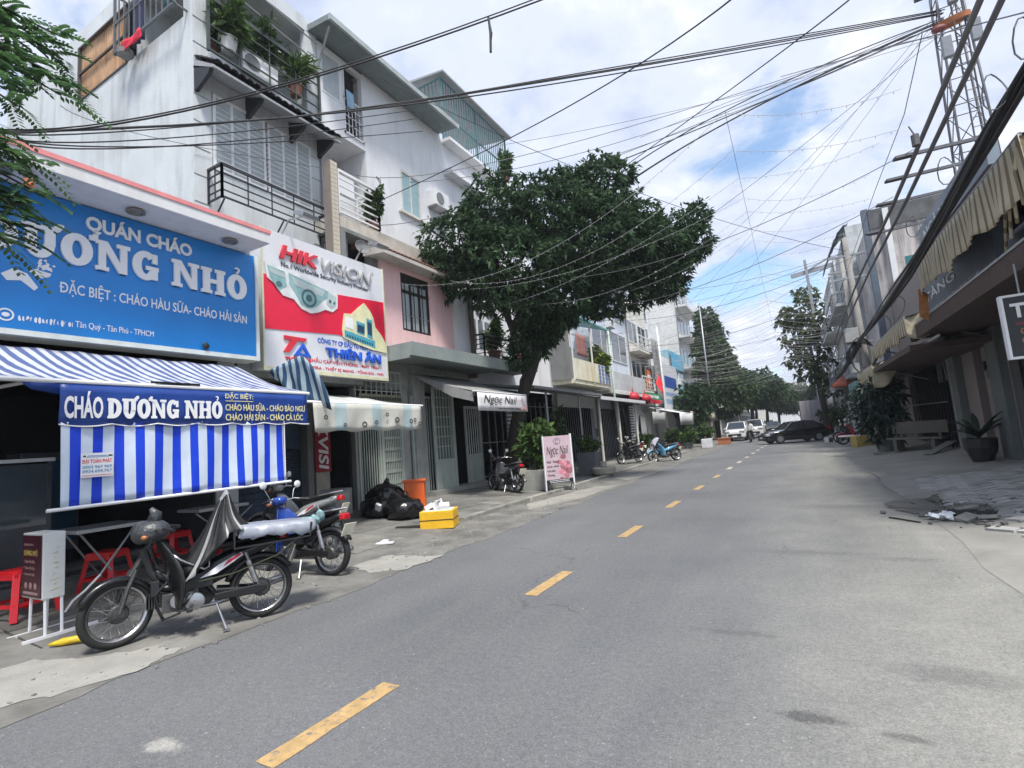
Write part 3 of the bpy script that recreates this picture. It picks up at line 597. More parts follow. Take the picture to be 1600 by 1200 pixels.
b.sheet(rows); b.add([(-6.985, 2.49, 2.63), (-6.985, 2.49, 2.5), (-7.02, 2.26, 2.55), (-7.0, 2.16, 2.63)], [(0, 1, 2, 3)])
va = b.build('valance', VB, aw, smooth=True, thick=.004)
b = MB(); b.tube([(-6.975 + .02 * math.sin(j * .7 + 5), 2.49 + 3.24 * j / 40, 2.175 - .03 * abs(math.sin(j * .52))) for j in range(41)], .009, 5); b.build('hem', TW, va)
slab_word('DuoNG NHq', (-6.95, 2.92, 2.235), YD, ZU, .235, TW, va, .006, gap=.05, width=1.36, space=.3)
text('CHÁO', (-6.952, 2.52, 2.235), YD, ZU, .36, .31, TW, va, dep=.004, bold=.03)
VY = M('print_yellow', (.72, .66, .34), .5)
text('ĐẶC BIỆT:', (-6.952, 4.33, 2.5), YD, ZU, .42, .11, VY, va, bold=.012)
MB().prism([(4.33, 2.478), (4.75, 2.478), (4.75, 2.487), (4.33, 2.487)], (-6.952, 0, 0), YD, ZU, .004).build('lettering', VY, va)
text('CHÁO HÀU SỮA - CHÁO BÀO NGƯ', (-6.952, 4.33, 2.345), YD, ZU, 1.33, .12, VY, va, bold=.014)
text('CHÁO HẢI SẢN - CHÁO CÁ LÓC', (-6.952, 4.33, 2.205), YD, ZU, 1.28, .125, VY, va, bold=.014)
b = MB(); b.cbox((-7.03, 3.72, 2.7), (.12, .55, .03), Matrix.Rotation(.15, 3, 'Y')); tag(b.build('dark_cloth_strip', M('dark_rag', (.012, .012, .015), .9), org=(-7.03, 3.7, 2.69)), 'dark cloth strip lying on the front edge of the striped awning', 'cloth')
# roll-down striped curtain
CUS = stripes('curtain_stripe', '#ccd8ea', '#0f3fd0', 1, .2145, .47, phase=.24, rough=.5)
cu = thing('striped_curtain', 'vertical blue and white striped curtain rolled down in front of the eatery', 'curtain', (-6.99, 3.9, 1.27))
b = MB(); rows = []
for i in range(11):
    t = i / 10; rows.append([(-7.0 + .02 * math.sin(j * .5 + 2 * t) * (.3 + t) , 2.51 + 2.78 * j / 48, 2.2 - .93 * t) for j in range(49)])
b.sheet(rows); b.build('cloth', CUS, cu, smooth=True, thick=.004)
MB().tube([(-6.99, 2.4, 1.26), (-6.99, 5.38, 1.26)], .02, 10).build('bottom_bar', TW, cu)
MB().tube([(-6.99, 5.29, 1.27), (-6.99, 5.29, 2.2)], .008, 6).build('edge_tape', TW, cu)
st = thing('printed_notice', 'small white printed notice with red and blue lines stuck on the striped curtain', 'notice', (-6.96, 2.85, 1.6))
MB().box(-6.968, -6.962, 2.68, 2.99, 1.575, 1.845).build('sheet', TW, st)
PR, PB = M('print_red', (.65, .03, .07), .5), M('print_blue', (.1, .28, .5), .5)
text('ĐẠI TOÀN PHÁT', (-6.9615, 2.695, 1.72), YD, ZU, .28, .065, PR, st, bold=.02, dep=.001)
text('0903 967 969', (-6.9615, 2.695, 1.672), YD, ZU, .28, .034, PB, st, bold=.02, dep=.001)
text('0934.694.767', (-6.9615, 2.695, 1.625), YD, ZU, .28, .034, PB, st, bold=.02, dep=.001)
b = MB()
for q in ((2.74, 2.93, 1.81, 1.818), (2.73, 2.94, 1.797, 1.803)): b.prism([(q[0], q[2]), (q[1], q[2]), (q[1], q[3]), (q[0], q[3])], (-6.9615, 0, 0), YD, ZU, .001)
b.build('print', PB, st)['kind'] = 'stuff'; b = MB()
for q in ((2.695, 2.975, 1.59, 1.6),): b.prism([(q[0], q[2]), (q[1], q[2]), (q[1], q[3]), (q[0], q[3])], (-6.9615, 0, 0), YD, ZU, .001)
b.build('print', M('print_pink', (.7, .3, .35), .5), st); b = MB()
for q in ((2.7, 2.725), (2.94, 2.98)): b.prism([(q[0], 1.803), (q[1], 1.803), (q[1], 1.82), (q[0], 1.82)], (-6.9615, 0, 0), YD, ZU, .001)
b.build('print', DARKM, st)['kind'] = 'stuff'
# side drape beside the awning
DR = stripes('drape_stripe', '#9fb0b8', '#294a6c', 0, .17, .5, phase=.06)
b = MB(); rows = []
for i in range(9):
    t = i / 8; row = []
    for j in range(13):
        q = j / 12; top = Vector((-8.62 + .95 * q, 6.22, 3.3 + .16 * q)); bot = Vector((-8.45 + 1.08 * q + .06 * q * q, 6.24 + .32 * q * q, 3.1 - .68 * q ** .9)); p = top.lerp(bot, t); p.x += .16 * math.sin(math.pi * t) * q ** 3; p.y += .05 * math.sin(j * 1.5) * t
        row.append(p)
    rows.append(row)
b.sheet(rows); dr = b.build('side_drape', DR, smooth=True, thick=.005, org=(-8, 6.2, 3.4)); tag(dr, 'short blue striped side drape hanging below the red and white sign', 'drape')
# inside the eatery
cab = thing('display_cabinet', 'dark glass display cabinet with painted glint on top inside the eatery', 'cabinet', (-9.9, 2.75, .22))
b = MB(); b.box(-10.4, -9.6, 1.9, 3.35, .22, .95); b.box(-10.4, -9.6, 1.9, 1.95, .95, 1.85); b.box(-10.4, -9.6, 3.3, 3.35, .95, 1.85); b.build('cabinet_body', M('cabinet_steel', (.12, .13, .15), .35, .6), cab)
MB().box(-9.64, -9.61, 1.95, 3.3, .95, 1.82).build('glass_front', GLASS, cab)
MB().box(-10.4, -9.55, 1.88, 3.37, 1.85, 1.9).build('top', M('cabinet_top_glint', (.75, .78, .8), .3), cab)  # pale colour stands in for the glint along the cabinet edge
fr = thing('refrigerator', 'tall dark drinks refrigerator at the back of the eatery', 'refrigerator', (-12.6, 4.3, .22))
b = MB(); b.box(-13.2, -12.5, 3.9, 4.8, .22, 2.1); b.build('fridge_body', M('fridge_grey', (.09, .1, .12), .4), fr, bev=.02); MB().box(-12.49, -12.47, 3.96, 4.74, .4, 1.95).build('door', M('fridge_glass', (.05, .12, .2), .1), fr)
RED = M('red_plastic', (.62, .012, .02), .35, var=.08, spec=.5)
def stool(loc, rz, label, s=1):
    t = thing('plastic_stool', label, 'stool', loc, rz, 'red plastic stools in the eatery'); h = .45 * s; a = .15 * s; c = .2 * s
    b = MB(); b.cbox((0, 0, h - .02), (2 * a, 2 * a, .035)); b.build('seat', RED, t, local=True, bev=.012)
    for sx in (-1, 1):
        for sy in (-1, 1):
            b = MB(); b.bar((sx * c, sy * c, 0), (sx * (a - .02), sy * (a - .02), h - .03), .055 * s, .04 * s); b.build('leg', RED, t, local=True)
    for q in ((-1, -1, 1, -1), (1, -1, 1, 1), (1, 1, -1, 1), (-1, 1, -1, -1)):
        MB().bar((q[0] * (c - .015), q[1] * (c - .015), .14 * s), (q[2] * (c - .015), q[3] * (c - .015), .14 * s), .03, .035).build('brace', RED, t, local=True)
        MB().bar((q[0] * a, q[1] * a, h - .06), (q[2] * a, q[3] * a, h - .06), .025, .06).build('apron', RED, t, local=True)
    return t
stool((-7.72, 2.45, gz(-7.7)), .3, 'red plastic stool cut off at the left edge behind the menu lightbox', 1.15)
stool((-8.05, 3.4, gz(-8.05)), .5, 'red plastic stool under the folding table behind the front motorbike wheel', 1.05)
stool((-8.6, 4.5, gz(-8.6)), .2, 'red plastic stool half hidden behind the seat of the tarp-laden motorbike', 1.05)
stool((-8.4, 5.35, gz(-8.4)), .9, 'red plastic stool furthest right behind the tarp-laden motorbike', 1.05)
tb = thing('folding_table', 'steel folding table with crossed legs behind the menu lightbox', 'table', (-7.5, 3.2, .12))
b = MB(); b.cbox((-7.85, 3.22, .94), (.7, .72, .045)); b.build('tabletop', M('table_steel', (.5, .51, .52), .3, .5), tb, bev=.006)
for a, c in (((-7.62, 2.92, .93), (-7.6, 3.25, .42)), ((-8.1, 2.95, .92), (-8.15, 3.45, .15)), ((-7.6, 3.52, .93), (-7.56, 3.12, .4))): MB().tube([a, c], .013, 7).build('leg', GREYM, tb)
MB().tube([(-7.56, 3.12, .4), (-7.5, 2.95, .27), (-7.42, 2.8, .2), (-7.4, 2.72, .1)], .013, 7).build('leg', TW, tb)
t2 = thing('folding_table', 'second steel table deeper under the striped curtain behind the parked motorbikes', 'table', (-8, 5, .15))
MB().cbox((-8.3, 4.95, .93), (.6, .8, .045)).build('tabletop', MATS['table_steel'], t2, bev=.006)
for a, c in (((-8.0, 4.5, .9), (-8.1, 5.4, .17)), ((-8.0, 5.4, .9), (-8.1, 4.5, .17))): MB().tube([a, c], .013, 7).build('leg', GREYM, t2)
# menu lightbox on a wheeled stand
mb = thing('menu_lightbox', 'tall dark red menu lightbox on thin white legs beside the motorbike', 'sign', (-6.75, 2.3, .08))
MR = M('menu_maroon', (.06, .012, .022), .35, var=.12); ME = M('lightbox_side', (.62, .63, .62), .45, var=.1, vs=3, streak=.4)
# its printed face looks back along the street, its pale side to the road
b = MB(); b.box(-7.12, -6.64, 2.26, 2.44, .42, 1.06); b.build('box', ME, mb, bev=.008)
MB().box(-7.1, -6.66, 2.252, 2.259, .44, 1.04).build('printed_face', MR, mb)
XR = (1, 0, 0); GLD, PNK = M('menu_gold', (.5, .38, .1), .5), M('menu_pink', (.4, .25, .25), .5)
text('QUÁN CHÁO', (-7.06, 2.2515, .935), XR, ZU, .22, .03, PNK, mb, dep=.001); text('DƯƠNG NHỎ', (-7.06, 2.2515, .84), XR, ZU, .32, .07, GLD, mb, dep=.001, bold=.02)
for i, s_ in enumerate(('• Cháo Hàu Sữa', '• Cháo Hải Sản', '• Cháo Bào Ngư')): text(s_, (-7.06, 2.2515, .77 - i * .065), XR, ZU, .26, .032, PNK, mb, dep=.001)
b = MB()
for i in range(3): b.prism(arc(-7.0 + i * .11, .55, .032, .032, 0, 345, 16), (0, 2.2515, 0), XR, ZU, .001)
b.prism([(-7.06, .465), (-6.72, .465), (-6.72, .49), (-7.06, .49)], (0, 2.2515, 0), XR, ZU, .001); b.build('print', PNK, mb)['kind'] = 'stuff'
b = MB(); g = random.Random(2)
for i in range(9): b.tube([(-6.639, 2.32 + g.uniform(0, .07), .5 + i * .05 + g.uniform(0, .02)) for _ in range(4)], .004, 4)
b.build('worn_print', M('worn_gold', (.55, .5, .25), .6), mb)['kind'] = 'stuff'
for yy in (2.29, 2.42): MB().tube([(-6.66, yy, .42), (-6.64, yy, .06)], .014, 7).build('leg', TW, mb); MB().tube([(-6.98, yy, .42), (-7.0, yy, .09)], .014, 7).build('leg', TW, mb)
for xx in (-6.64, -7.0): MB().bar((xx, 2.12, .07), (xx, 2.72, .07), .03).build('foot', TW, mb)
b = MB(); b.tube([(-6.3, 2.2, .07), (-6.24, 2.28, .075), (-6.17, 2.36, .08), (-6.1, 2.4, .07)], [.012, .034, .034, .014], 9); tag(b.build('yellow_bag', M('yellow_plastic', (.75, .52, .03), .4, var=.2, vs=12, bump=.6, bs=20), smooth=True, org=(-6.2, 2.3, .04)), 'small crumpled yellow plastic bag on the ground by the front tyre', 'bag')

# ------------------------------------------------------------------ grey house behind the eatery
B = thing('grey_house', 'tall grey house with streaked side wall, plant balcony and black tiled ledge', 'house', (-10.6, 7.7, 0))
b = MB(); wallx(b, -10.8, -10.6, 6.0, 9.44, 6.2, 13.8, [(6.36, 9.05, 11.0, 13.4), (6.4, 9.1, 8.1, 9.95)])
# side wall towards the camera with its long opening
def wally(b, y0, y1, x0, x1, z0, z1, ops):
    t = MB(); wallx(t, y0, y1, x0, x1, z0, z1, ops); b.add([(v[1], v[0], v[2]) for v in t.v], [tuple(reversed(f)) for f in t.f])
wally(b, 6.0, 6.2, -21, -10.8, 0, 13.8, [(-16.0, -10.95, 11.7, 13.3)])
b.box(-21, -10.8, 9.24, 9.44, 0, 13.8); b.box(-21, -20.8, 6.2, 9.24, 0, 13.8); b.box(-20.8, -10.8, 6.2, 9.24, 13.5, 13.7); b.box(-20.8, -10.8, 6.2, 9.24, 10.7, 10.9); b.box(-13.4, -13.2, 6.2, 9.24, 10.9, 13.5); b.box(-20.8, -10.8, 6.2, 9.24, 7.7, 7.9)
b.build('wall', GREYW, B)
b = MB()
for z in np.arange(6.6, 13.8, .62): b.box(-10.597, -10.592, 6.0, 6.36, z, z + .018); b.box(-10.597, -10.592, 9.1, 9.44, z, z + .018)
b.build('wall_joint', M('joint_grey', (.2, .21, .22), .9), B)
RUST = M('rusty_corrugated', (.46, .28, .16), .8, var=.4, vs=1.6, streak=1.3, scol=(.3, .13, .05))
b = MB(); b.sheet([[(-16 + 2.5 * i / 60, 6.06 + .025 * math.cos(i * math.pi / 1.5), z) for i in range(61)] for z in (11.72, 12.5, 13.3)]); b.build('corrugated_sheet', RUST, B, smooth=True)
b = MB()
for z in (11.7, 12.5, 13.28): b.bar((-16.05, 6.0, z), (-13.4, 6.0, z), .05)
for x in (-16.0, -13.45): b.bar((x, 6.0, 11.7), (x, 6.0, 13.3), .06)
b.build('shutter_frame', M('dark_rusty_steel', (.09, .075, .065), .7, .3, var=.3), B)
gr = MB(); gr.bar((-13.4, 5.72, 11.75), (-10.75, 5.72, 11.75), .05); gr.bar((-13.4, 5.72, 12.5), (-10.75, 5.72, 12.5), .03); gr.bar((-13.4, 5.72, 13.3), (-10.75, 5.72, 13.3), .04)
for x in (-13.4, -10.8): gr.bar((x, 5.72, 11.75), (x, 6.0, 11.75), .04); gr.bar((x, 5.72, 11.7), (x, 5.72, 13.5), .05); gr.bar((x, 5.72, 13.3), (x, 6.0, 13.3), .04)
gr = gr.build('window_grille', M('grey_steel_bar', (.14, .15, .16), .55, .4), B)
q = MB().bar((-13.2, 5.72, 11.75), (-13.2, 5.72, 13.4), .025).build('bar', MATS['grey_steel_bar'], gr); rep(q, gr, [(.24 * i, 0, 0) for i in range(1, 10)])
def cloth(name, label, cat, x, y, z, w_, h_, mat, axis='x', sway=.04, group=None, seed=0):
    g = random.Random(seed); b = MB(); rows = []
    for i in range(7):
        t = i / 6; rows.append([((x + w_ * (j / 8 - .5), y + sway * math.sin(j * 1.7 + seed) * t, z - h_ * t) if axis == 'x' else (x + sway * math.sin(j * 1.7 + seed) * t, y + w_ * (j / 8 - .5), z - h_ * t)) for j in range(9)])
    b.sheet(rows); return tag(b.build(name, mat, smooth=True, thick=.008, org=(x, y, z)), label, cat, group)
cloth('hanging_cloth', 'dark blue cloth hanging behind the bars of the side window', 'laundry', -12.7, 5.9, 13.0, .5, 1.2, M('navy_cloth', (.02, .025, .08), .9), 'x')
cloth('hanging_cloth', 'dark teal cloth hanging high in the side window bars', 'laundry', -11.3, 5.9, 13.3, .5, 1.2, M('teal_cloth', (.04, .12, .12), .9), 'x', seed=3)
b = MB(); rows = [[(-12.95 + .085 * j, 5.68 - .02 * math.sin(i * 1.2 + j * .8), 11.77 - .06 * i + .02 * math.sin(j)) for j in range(11)] for i in range(5)]; b.sheet(rows); tag(b.build('red_cloth', M('red_fabric', (.6, .02, .05), .85), smooth=True, thick=.01, org=(-12.4, 5.66, 11.7)), 'bright red cloth draped over the sill of the grey side wall', 'cloth')
b = MB(); b.lathe([(.1, 0), (.16, .05), (.17, .16), (.12, .2)], (-13.0, 5.78, 11.5), 10); b.build('bracket', DGREY, B)
# black tiled ledge
led = MB(); led.prism([(0, 10.5), (.72, 10.06), (.72, 10.0), (0, 10.3)], (-10.6, 6.02, 0), (1, 0, 0), ZU, -3.5); led = led.build('tiled_ledge', M('ledge_soffit', (.3, .31, .33), .85), B)
tp = MB(); 
for k in range(4):
    z0, x0 = 10.53 - .11 * k, -10.6 + .18 * k
    tp.sheet([[(x0 + d_, .085 * math.cos(a), z0 + .05 + dz + .055 * math.sin(a)) for a in [math.pi * i / 6 for i in range(7)]] for d_, dz in ((0, .02), (.22, -.1))])
tp = tp.build('tile', BLACKT, led, smooth=True, thick=.014); tp.location = (0, 6.13 - 7.7 + 7.7 - 0, 0); tp.location = (0, 6.12, 0)
rep(tp, led, [(0, .183 * i, 0) for i in range(1, 19)])
for yy in (6.1, 7.3, 8.5, 9.4): MB().prism([(0, 10.35), (.6, 10.05), (.52, 9.95), (.06, 9.75), (0, 9.75)], (-10.6, yy, 0), (1, 0, 0), ZU, .08).build('bracket', BLACKT, led)
window(B, -10.62, 6.42, 7.72, 8.12, 9.93, 3, WHITEM, LGLASS); window(B, -10.62, 7.78, 9.08, 8.12, 9.93, 3, WHITEM, LGLASS)
b = MB(); b.box(-10.78, -10.63, 6.4, 9.1, 9.55, 9.6); b.build('transom', WHITEM, B)
wgr = MB(); 
for i in range(12): wgr.bar((-10.57, 6.45, 8.25 + i * .125), (-10.57, 9.05, 8.25 + i * .125), .014)
wgr.build('window_grille', WHITEM, B)
railing(B, (-10.1, 6.3), (-10.1, 9.3), 7.25, 8.02, 4, DARKM, 3, .035)
railing(B, (-10.6, 6.3), (-10.1, 6.3), 7.25, 8.02, 1, DARKM, 3, .035); railing(B, (-10.6, 9.3), (-10.1, 9.3), 7.25, 8.02, 1, DARKM, 3, .035)
b = MB()
for yy in (6.35, 7.8, 9.25): b.tube([(-10.6, yy, 6.75), (-10.1, yy, 7.25)], .02, 6)
b.build('railing_brace', DARKM, B)
railing(B, (-10.35, 6.2), (-10.35, 9.25), 10.72, 12.05, 3, M('dark_green_metal', (.05, .065, .06), .5), 3, .045, top=.1)
b = MB()
for z, y1 in ((12.5, 9.2), (13.05, 9.3)): b.tube([(-10.42, 6.36, z + .2), (-10.42, y1, z)], .02, 6)
b.build('clothes_rail', GREYM, B)
PLN = M('pot_plant_leaf', (.05, .09, .032), .6, island=.45, spec=.25, leaf=.25); LEAFL = M('light_leaf', (.08, .14, .04), .6, island=.45, spec=.25, leaf=.3)
POT = M('terracotta_pot', (.24, .1, .06), .8, var=.15); POTW = M('white_pot', (.6, .6, .58), .6); POTG = M('grey_pot', (.2, .2, .2), .8)
def pot_plant(loc, label, h=.5, r=.16, n=40, ln=.25, mat=None, pm=None, name='potted_plant', spread=.9, upw=1.0, wd=.05, group=None, seed=1, cat='plant', ph=None, box=None):
    t = thing(name, label, cat, loc, group=group); x, y, z = loc; ph = ph or r * 1.6; g = np.random.default_rng(seed)
    if box:
        b = MB(); b.cbox((x, y, z + box[2] / 2), box, taper=1.06); b.build('planter', pm or POTG, t, bev=.012); ph = box[2]; rr = min(box[0], box[1]) * .45
    else:
        b = MB(); b.lathe([(r * .72, 0), (r, ph * .92), (r * 1.1, ph * .92), (r * 1.1, ph), (r * .9, ph), (r * .85, ph * .9)], (x, y, z), 14); b.build('pot', pm or POT, t); rr = r
    b = MB(); C_ = []; D_ = []
    for i in range(7):
        a = i * 2.4; e = (x + math.cos(a) * rr * (1 + h * .6) * g.uniform(.3, 1), y + math.sin(a) * rr * (1 + h * .6) * g.uniform(.3, 1), z + ph + h * g.uniform(.45, .95))
        s_ = (x + math.cos(a) * rr * .3, y + math.sin(a) * rr * .3, z + ph * .9); b.tube([s_, tuple((s_[k] * .4 + e[k] * .6) + (0, 0, .03)[k] for k in range(3)), e], [.014, .01, .005], 5)
        for k in range(n // 7 + 1):
            q = g.uniform(.25, 1); C_.append([s_[m] + (e[m] - s_[m]) * q + g.normal(0, rr * .35 if m < 2 else .04) for m in range(3)]); D_.append([math.cos(a), math.sin(a), upw])
    b.build('stem', M('plant_stem', (.06, .05, .03), .9), t)
    leaves('foliage', C_, D_, 5, ln, wd, mat or PLN, t, spread, .4, seed); return t
pot_plant((-10.48, 6.75, 11.1), 'bushy green plant with long leaves hanging through the balcony railing', .8, .2, 130, .3, LEAFL, POTW, seed=4, upw=.2)
pot_plant((-10.75, 7.7, 11.05), 'dark leafy plant filling the middle of the top balcony', 1.6, .22, 120, .3, seed=5)
pot_plant((-10.5, 8.6, 11.1), 'spiky yellow-green plant at the right end of the top balcony', .9, .18, 90, .42, LEAFL, wd=.03, spread=.6, upw=1.4, seed=6)
pot_plant((-11.0, 6.6, 11.05), 'tall thin palm-like plant behind the balcony railing', 2.0, .2, 110, .35, wd=.03, seed=7)
cloth('hanging_cloth', 'pale blue cloth drying on the top balcony', 'laundry', -10.85, 7.55, 12.2, .5, .9, M('pale_blue_cloth', (.3, .45, .6), .9), 'y', seed=1)
b = MB(); b.lathe([(.3, 0), (.32, .05), (.32, .75), (.3, .8)], (-11.0, 8.35, 11.6), 18); tag(b.build('water_barrel', M('pale_barrel', (.55, .57, .56), .5), org=(-11, 8.35, 11.6)), 'pale round water barrel on the top balcony', 'barrel')
ac = thing('air_conditioner', 'white air conditioner box on the balcony floor of the grey house', 'air conditioner', (-10.45, 7.5, 10.9)); b = MB(); b.box(-10.55, -10.4, 7.05, 8.0, 10.9, 11.45); b.build('casing', WHITEM, ac, bev=.01); b = MB(); b.lathe([(.2, 0), (.2, .012)], (-10.398, 7.3, 11.17), 18, 'x'); b.build('fan_grille', DGREY, ac)
# ground floor of the grey house: dark front with the narrow red strip sign
b = MB(); b.box(-9.95, -9.75, 5.95, 6.25, 0, 3.3); b.box(-9.9, -9.6, 7.85, 8.0, 0, 3.3); b.box(-10.8, -9.4, 6.1, 9.44, 3.3, 6.2); b.build('wall', DGREY, B)
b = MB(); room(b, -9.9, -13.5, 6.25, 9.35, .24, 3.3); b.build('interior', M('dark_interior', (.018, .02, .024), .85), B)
sh = MB(); 
for i in range(11): sh.box(-9.86, -9.83, 6.27, 7.84, .3 + i * .135, .3 + i * .135 + .125)
sh.build('roller_shutter', M('shutter_navy', (.03, .05, .085), .5, .3), B)
MB().box(-9.86, -9.82, 6.27, 7.84, 1.82, 2.5).build('panel', M('panel_blue_grey', (.045, .085, .14), .4), B)
vs_ = thing('vertical_strip_sign', 'narrow dark red vertical sign with white letters beside the folding gate', 'sign', (-9.55, 8.25, 1.2))
MB().box(-9.58, -9.55, 8.02, 8.45, 1.25, 2.9).build('panel', M('strip_red', (.3, .008, .03), .4, var=.12), vs_)
text('HIKVISI', (-9.548, 8.1, 2.86), (0, 0, -1), (0, 1, 0), 1.56, .28, TW, vs_, dep=.004, bold=.025, shear=.15)
MB().box(-9.62, -9.585, 8.05, 8.43, .75, 1.25).build('backing_board', M('beige_board', (.35, .32, .27), .8), vs_)
gb = thing('appliance_box', 'worn grey metal cabinet box standing against the folding gate post', 'box', (-9.35, 8.5, gz(-9.3))); b = MB(); b.cbox((-9.4, 8.4, .24 + .3), (.5, .55, .6), Matrix.Rotation(.12, 3, 'Z')); b.build('casing', M('cabinet_grey', (.33, .33, .31), .7, var=.15, vs=3, streak=.4), gb, bev=.012)
MB().cbox((-9.15, 8.45, .6), (.012, .3, .3), Matrix.Rotation(.12, 3, 'Z')).build('panel', M('cabinet_label', (.42, .42, .4), .6), gb)
# big red and white camera-shop sign
hk = thing('shop_sign', 'tall red and white security camera shop sign with blue company name', 'sign', (-9, 8.1, 3.4))
HW = M('sign_pale', (.66, .67, .71), .4, var=.05, vs=2)
MB().box(-9.5, -9.0, 6.42, 9.88, 3.43, 6.33).build('panel', HW, hk)
b = MB(); b.prism([(6.44, 5.35), (7.6, 5.25), (8.3, 5.32), (9.86, 5.44), (9.86, 4.25), (8.9, 4.32), (8.3, 4.36), (6.44, 4.22)], (-8.998, 0, 0), YD, ZU, .012); b.build('red_field', M('sign_red', (.72, .012, .05), .35, var=.06), hk)
b = MB(); b.box(-9.02, -8.985, 6.42, 9.88, 3.38, 3.46); b.box(-9.02, -8.985, 6.39, 6.42, 3.38, 6.35); b.box(-9.02, -8.985, 9.88, 9.91, 3.38, 6.35); b.build('frame', M('frame_cream', (.6, .58, .4), .5), hk)
HR = M('logo_red', (.62, .03, .05), .35); HG = M('logo_grey', (.42, .42, .42), .4)
text('HIK', (-8.998, 6.8, 5.78), YD, ZU, 1.0, .3, HR, hk, dep=.05, bold=.035, shear=.22); text('VISION', (-8.998, 7.85, 5.78), YD, ZU, 1.6, .3, HG, hk, dep=.05, bold=.005, shear=.22)
text('No.1 Worldwide Security Industry Provider', (-8.998, 6.85, 5.58), YD, ZU, 2.5, .13, DARKM, hk, dep=.006, bold=.01)
b = MB(); b.strip(arc(9.52, 6.12, .035, .035, 0, 345, 15), arc(9.52, 6.12, .022, .022, 0, 345, 15), (-8.997, 0, 0), YD, ZU, .004); b.build('mark', HG, hk)
cm = MB(); cm.prism([(6.44, 5.62), (7.5, 5.5), (8.32, 5.3), (8.3, 4.98), (8.15, 4.86), (7.95, 4.88), (7.75, 4.78), (7.55, 4.72), (7.3, 4.78), (7.12, 4.95), (6.85, 4.98), (6.65, 5.2), (6.5, 5.28)], (-8.985, 0, 0), YD, ZU, .02); cm = cm.build('camera_picture', M('picture_edge', (.68, .7, .7), .4), hk)
TQ = M('picture_teal', (.25, .42, .43), .4, var=.25, vs=5); TQ2 = M('picture_grey', (.42, .5, .5), .4, var=.2, vs=5)
b = MB(); b.prism([(6.5, 5.54), (6.9, 5.5), (6.95, 5.2), (6.75, 5.06), (6.56, 5.3)], (-8.964, 0, 0), YD, ZU, .004); b.prism([(7.0, 5.5), (8.05, 5.32), (8.0, 5.15), (7.9, 5.1), (7.7, 4.9), (7.5, 4.82), (7.3, 4.86), (7.18, 5.05), (7.02, 5.25)], (-8.964, 0, 0), YD, ZU, .005); b.build('picture', TQ, cm)
b = MB(); b.prism([(7.05, 5.44), (7.95, 5.3), (7.85, 5.16), (7.5, 5.2), (7.15, 5.26)], (-8.958, 0, 0), YD, ZU, .003); b.prism([(8.04, 5.3), (8.27, 5.24), (8.24, 5.0), (8.1, 4.94), (7.98, 5.02)], (-8.964, 0, 0), YD, ZU, .004); b.prism([(6.55, 5.5), (6.92, 5.46), (6.9, 5.36), (6.58, 5.4)], (-8.959, 0, 0), YD, ZU, .003); b.build('picture', TQ2, cm)
b = MB(); b.strip(arc(7.5, 5.05, .2, .2, 0, 345, 20), arc(7.5, 5.05, .15, .15, 0, 345, 20), (-8.956, 0, 0), YD, ZU, .003); b.prism(arc(7.5, 5.05, .08, .08, 0, 345, 16), (-8.956, 0, 0), YD, ZU, .003); b.prism(arc(8.08, 5.1, .04, .04, 0, 345, 12), (-8.957, 0, 0), YD, ZU, .003); b.prism(arc(8.2, 5.08, .03, .03, 0, 345, 12), (-8.957, 0, 0), YD, ZU, .003); b.prism(arc(6.76, 5.2, .07, .06, 0, 345, 12), (-8.957, 0, 0), YD, ZU, .003); b.build('picture', M('picture_dark', (.06, .14, .15), .3), cm)['kind'] = 'stuff'
pc = MB(); pc.prism([(8.42, 4.5), (8.5, 4.9), (8.72, 4.92), (8.95, 5.12), (9.15, 5.28), (9.35, 5.1), (9.45, 4.95), (9.5, 4.72), (9.7, 4.55), (9.86, 4.32), (9.86, 4.1), (9.4, 4.12), (8.9, 4.2), (8.44, 4.32)], (-8.985, 0, 0), YD, ZU, .02); pc = pc.build('product_picture', M('picture_cream', (.7, .68, .42), .4), hk)
b = MB(); b.prism([(8.48, 4.5), (9.46, 4.36), (9.46, 4.18), (8.48, 4.34)], (-8.964, 0, 0), YD, ZU, .004); b.prism([(8.86, 4.78), (9.14, 4.74), (9.1, 4.46), (8.86, 4.5)], (-8.96, 0, 0), YD, ZU, .004); b.prism([(9.2, 4.9), (9.38, 4.87), (9.38, 4.4), (9.2, 4.44)], (-8.96, 0, 0), YD, ZU, .004); b.build('picture', M('picture_blue', (.08, .35, .45), .35), pc)
b = MB(); b.prism([(8.52, 4.84), (8.76, 4.8), (8.76, 4.54), (8.52, 4.57)], (-8.963, 0, 0), YD, ZU, .004); b.build('picture', TW, pc)
b = MB()
for i in range(11): b.prism([(8.54 + i * .08, 4.405 - i * .0115), (8.58 + i * .08, 4.4 - i * .0115), (8.58 + i * .08, 4.34 - i * .0115), (8.54 + i * .08, 4.345 - i * .0115)], (-8.959, 0, 0), YD, ZU, .003)
for q in ((8.89, 9.11, 4.52, 4.7), (9.22, 9.36, 4.5, 4.82)): b.prism([(q[0], q[2]), (q[1], q[2] - .03), (q[1], q[3] - .03), (q[0], q[3])], (-8.955, 0, 0), YD, ZU, .003)
b.build('picture', M('picture_navy', (.02, .06, .12), .3), pc)['kind'] = 'stuff'
HB = M('letter_blue', (.02, .1, .55), .35)
text('CÔNG TY CP ĐẦU TƯ VIỄN THÔNG', (-8.998, 7.72, 4.1), YD, ZU, 1.98, .17, HB, hk, dep=.008, bold=.014); text('THIÊN ÂN', (-8.998, 7.92, 3.8), YD, ZU, 1.72, .27, HB, hk, dep=.05, bold=.03)
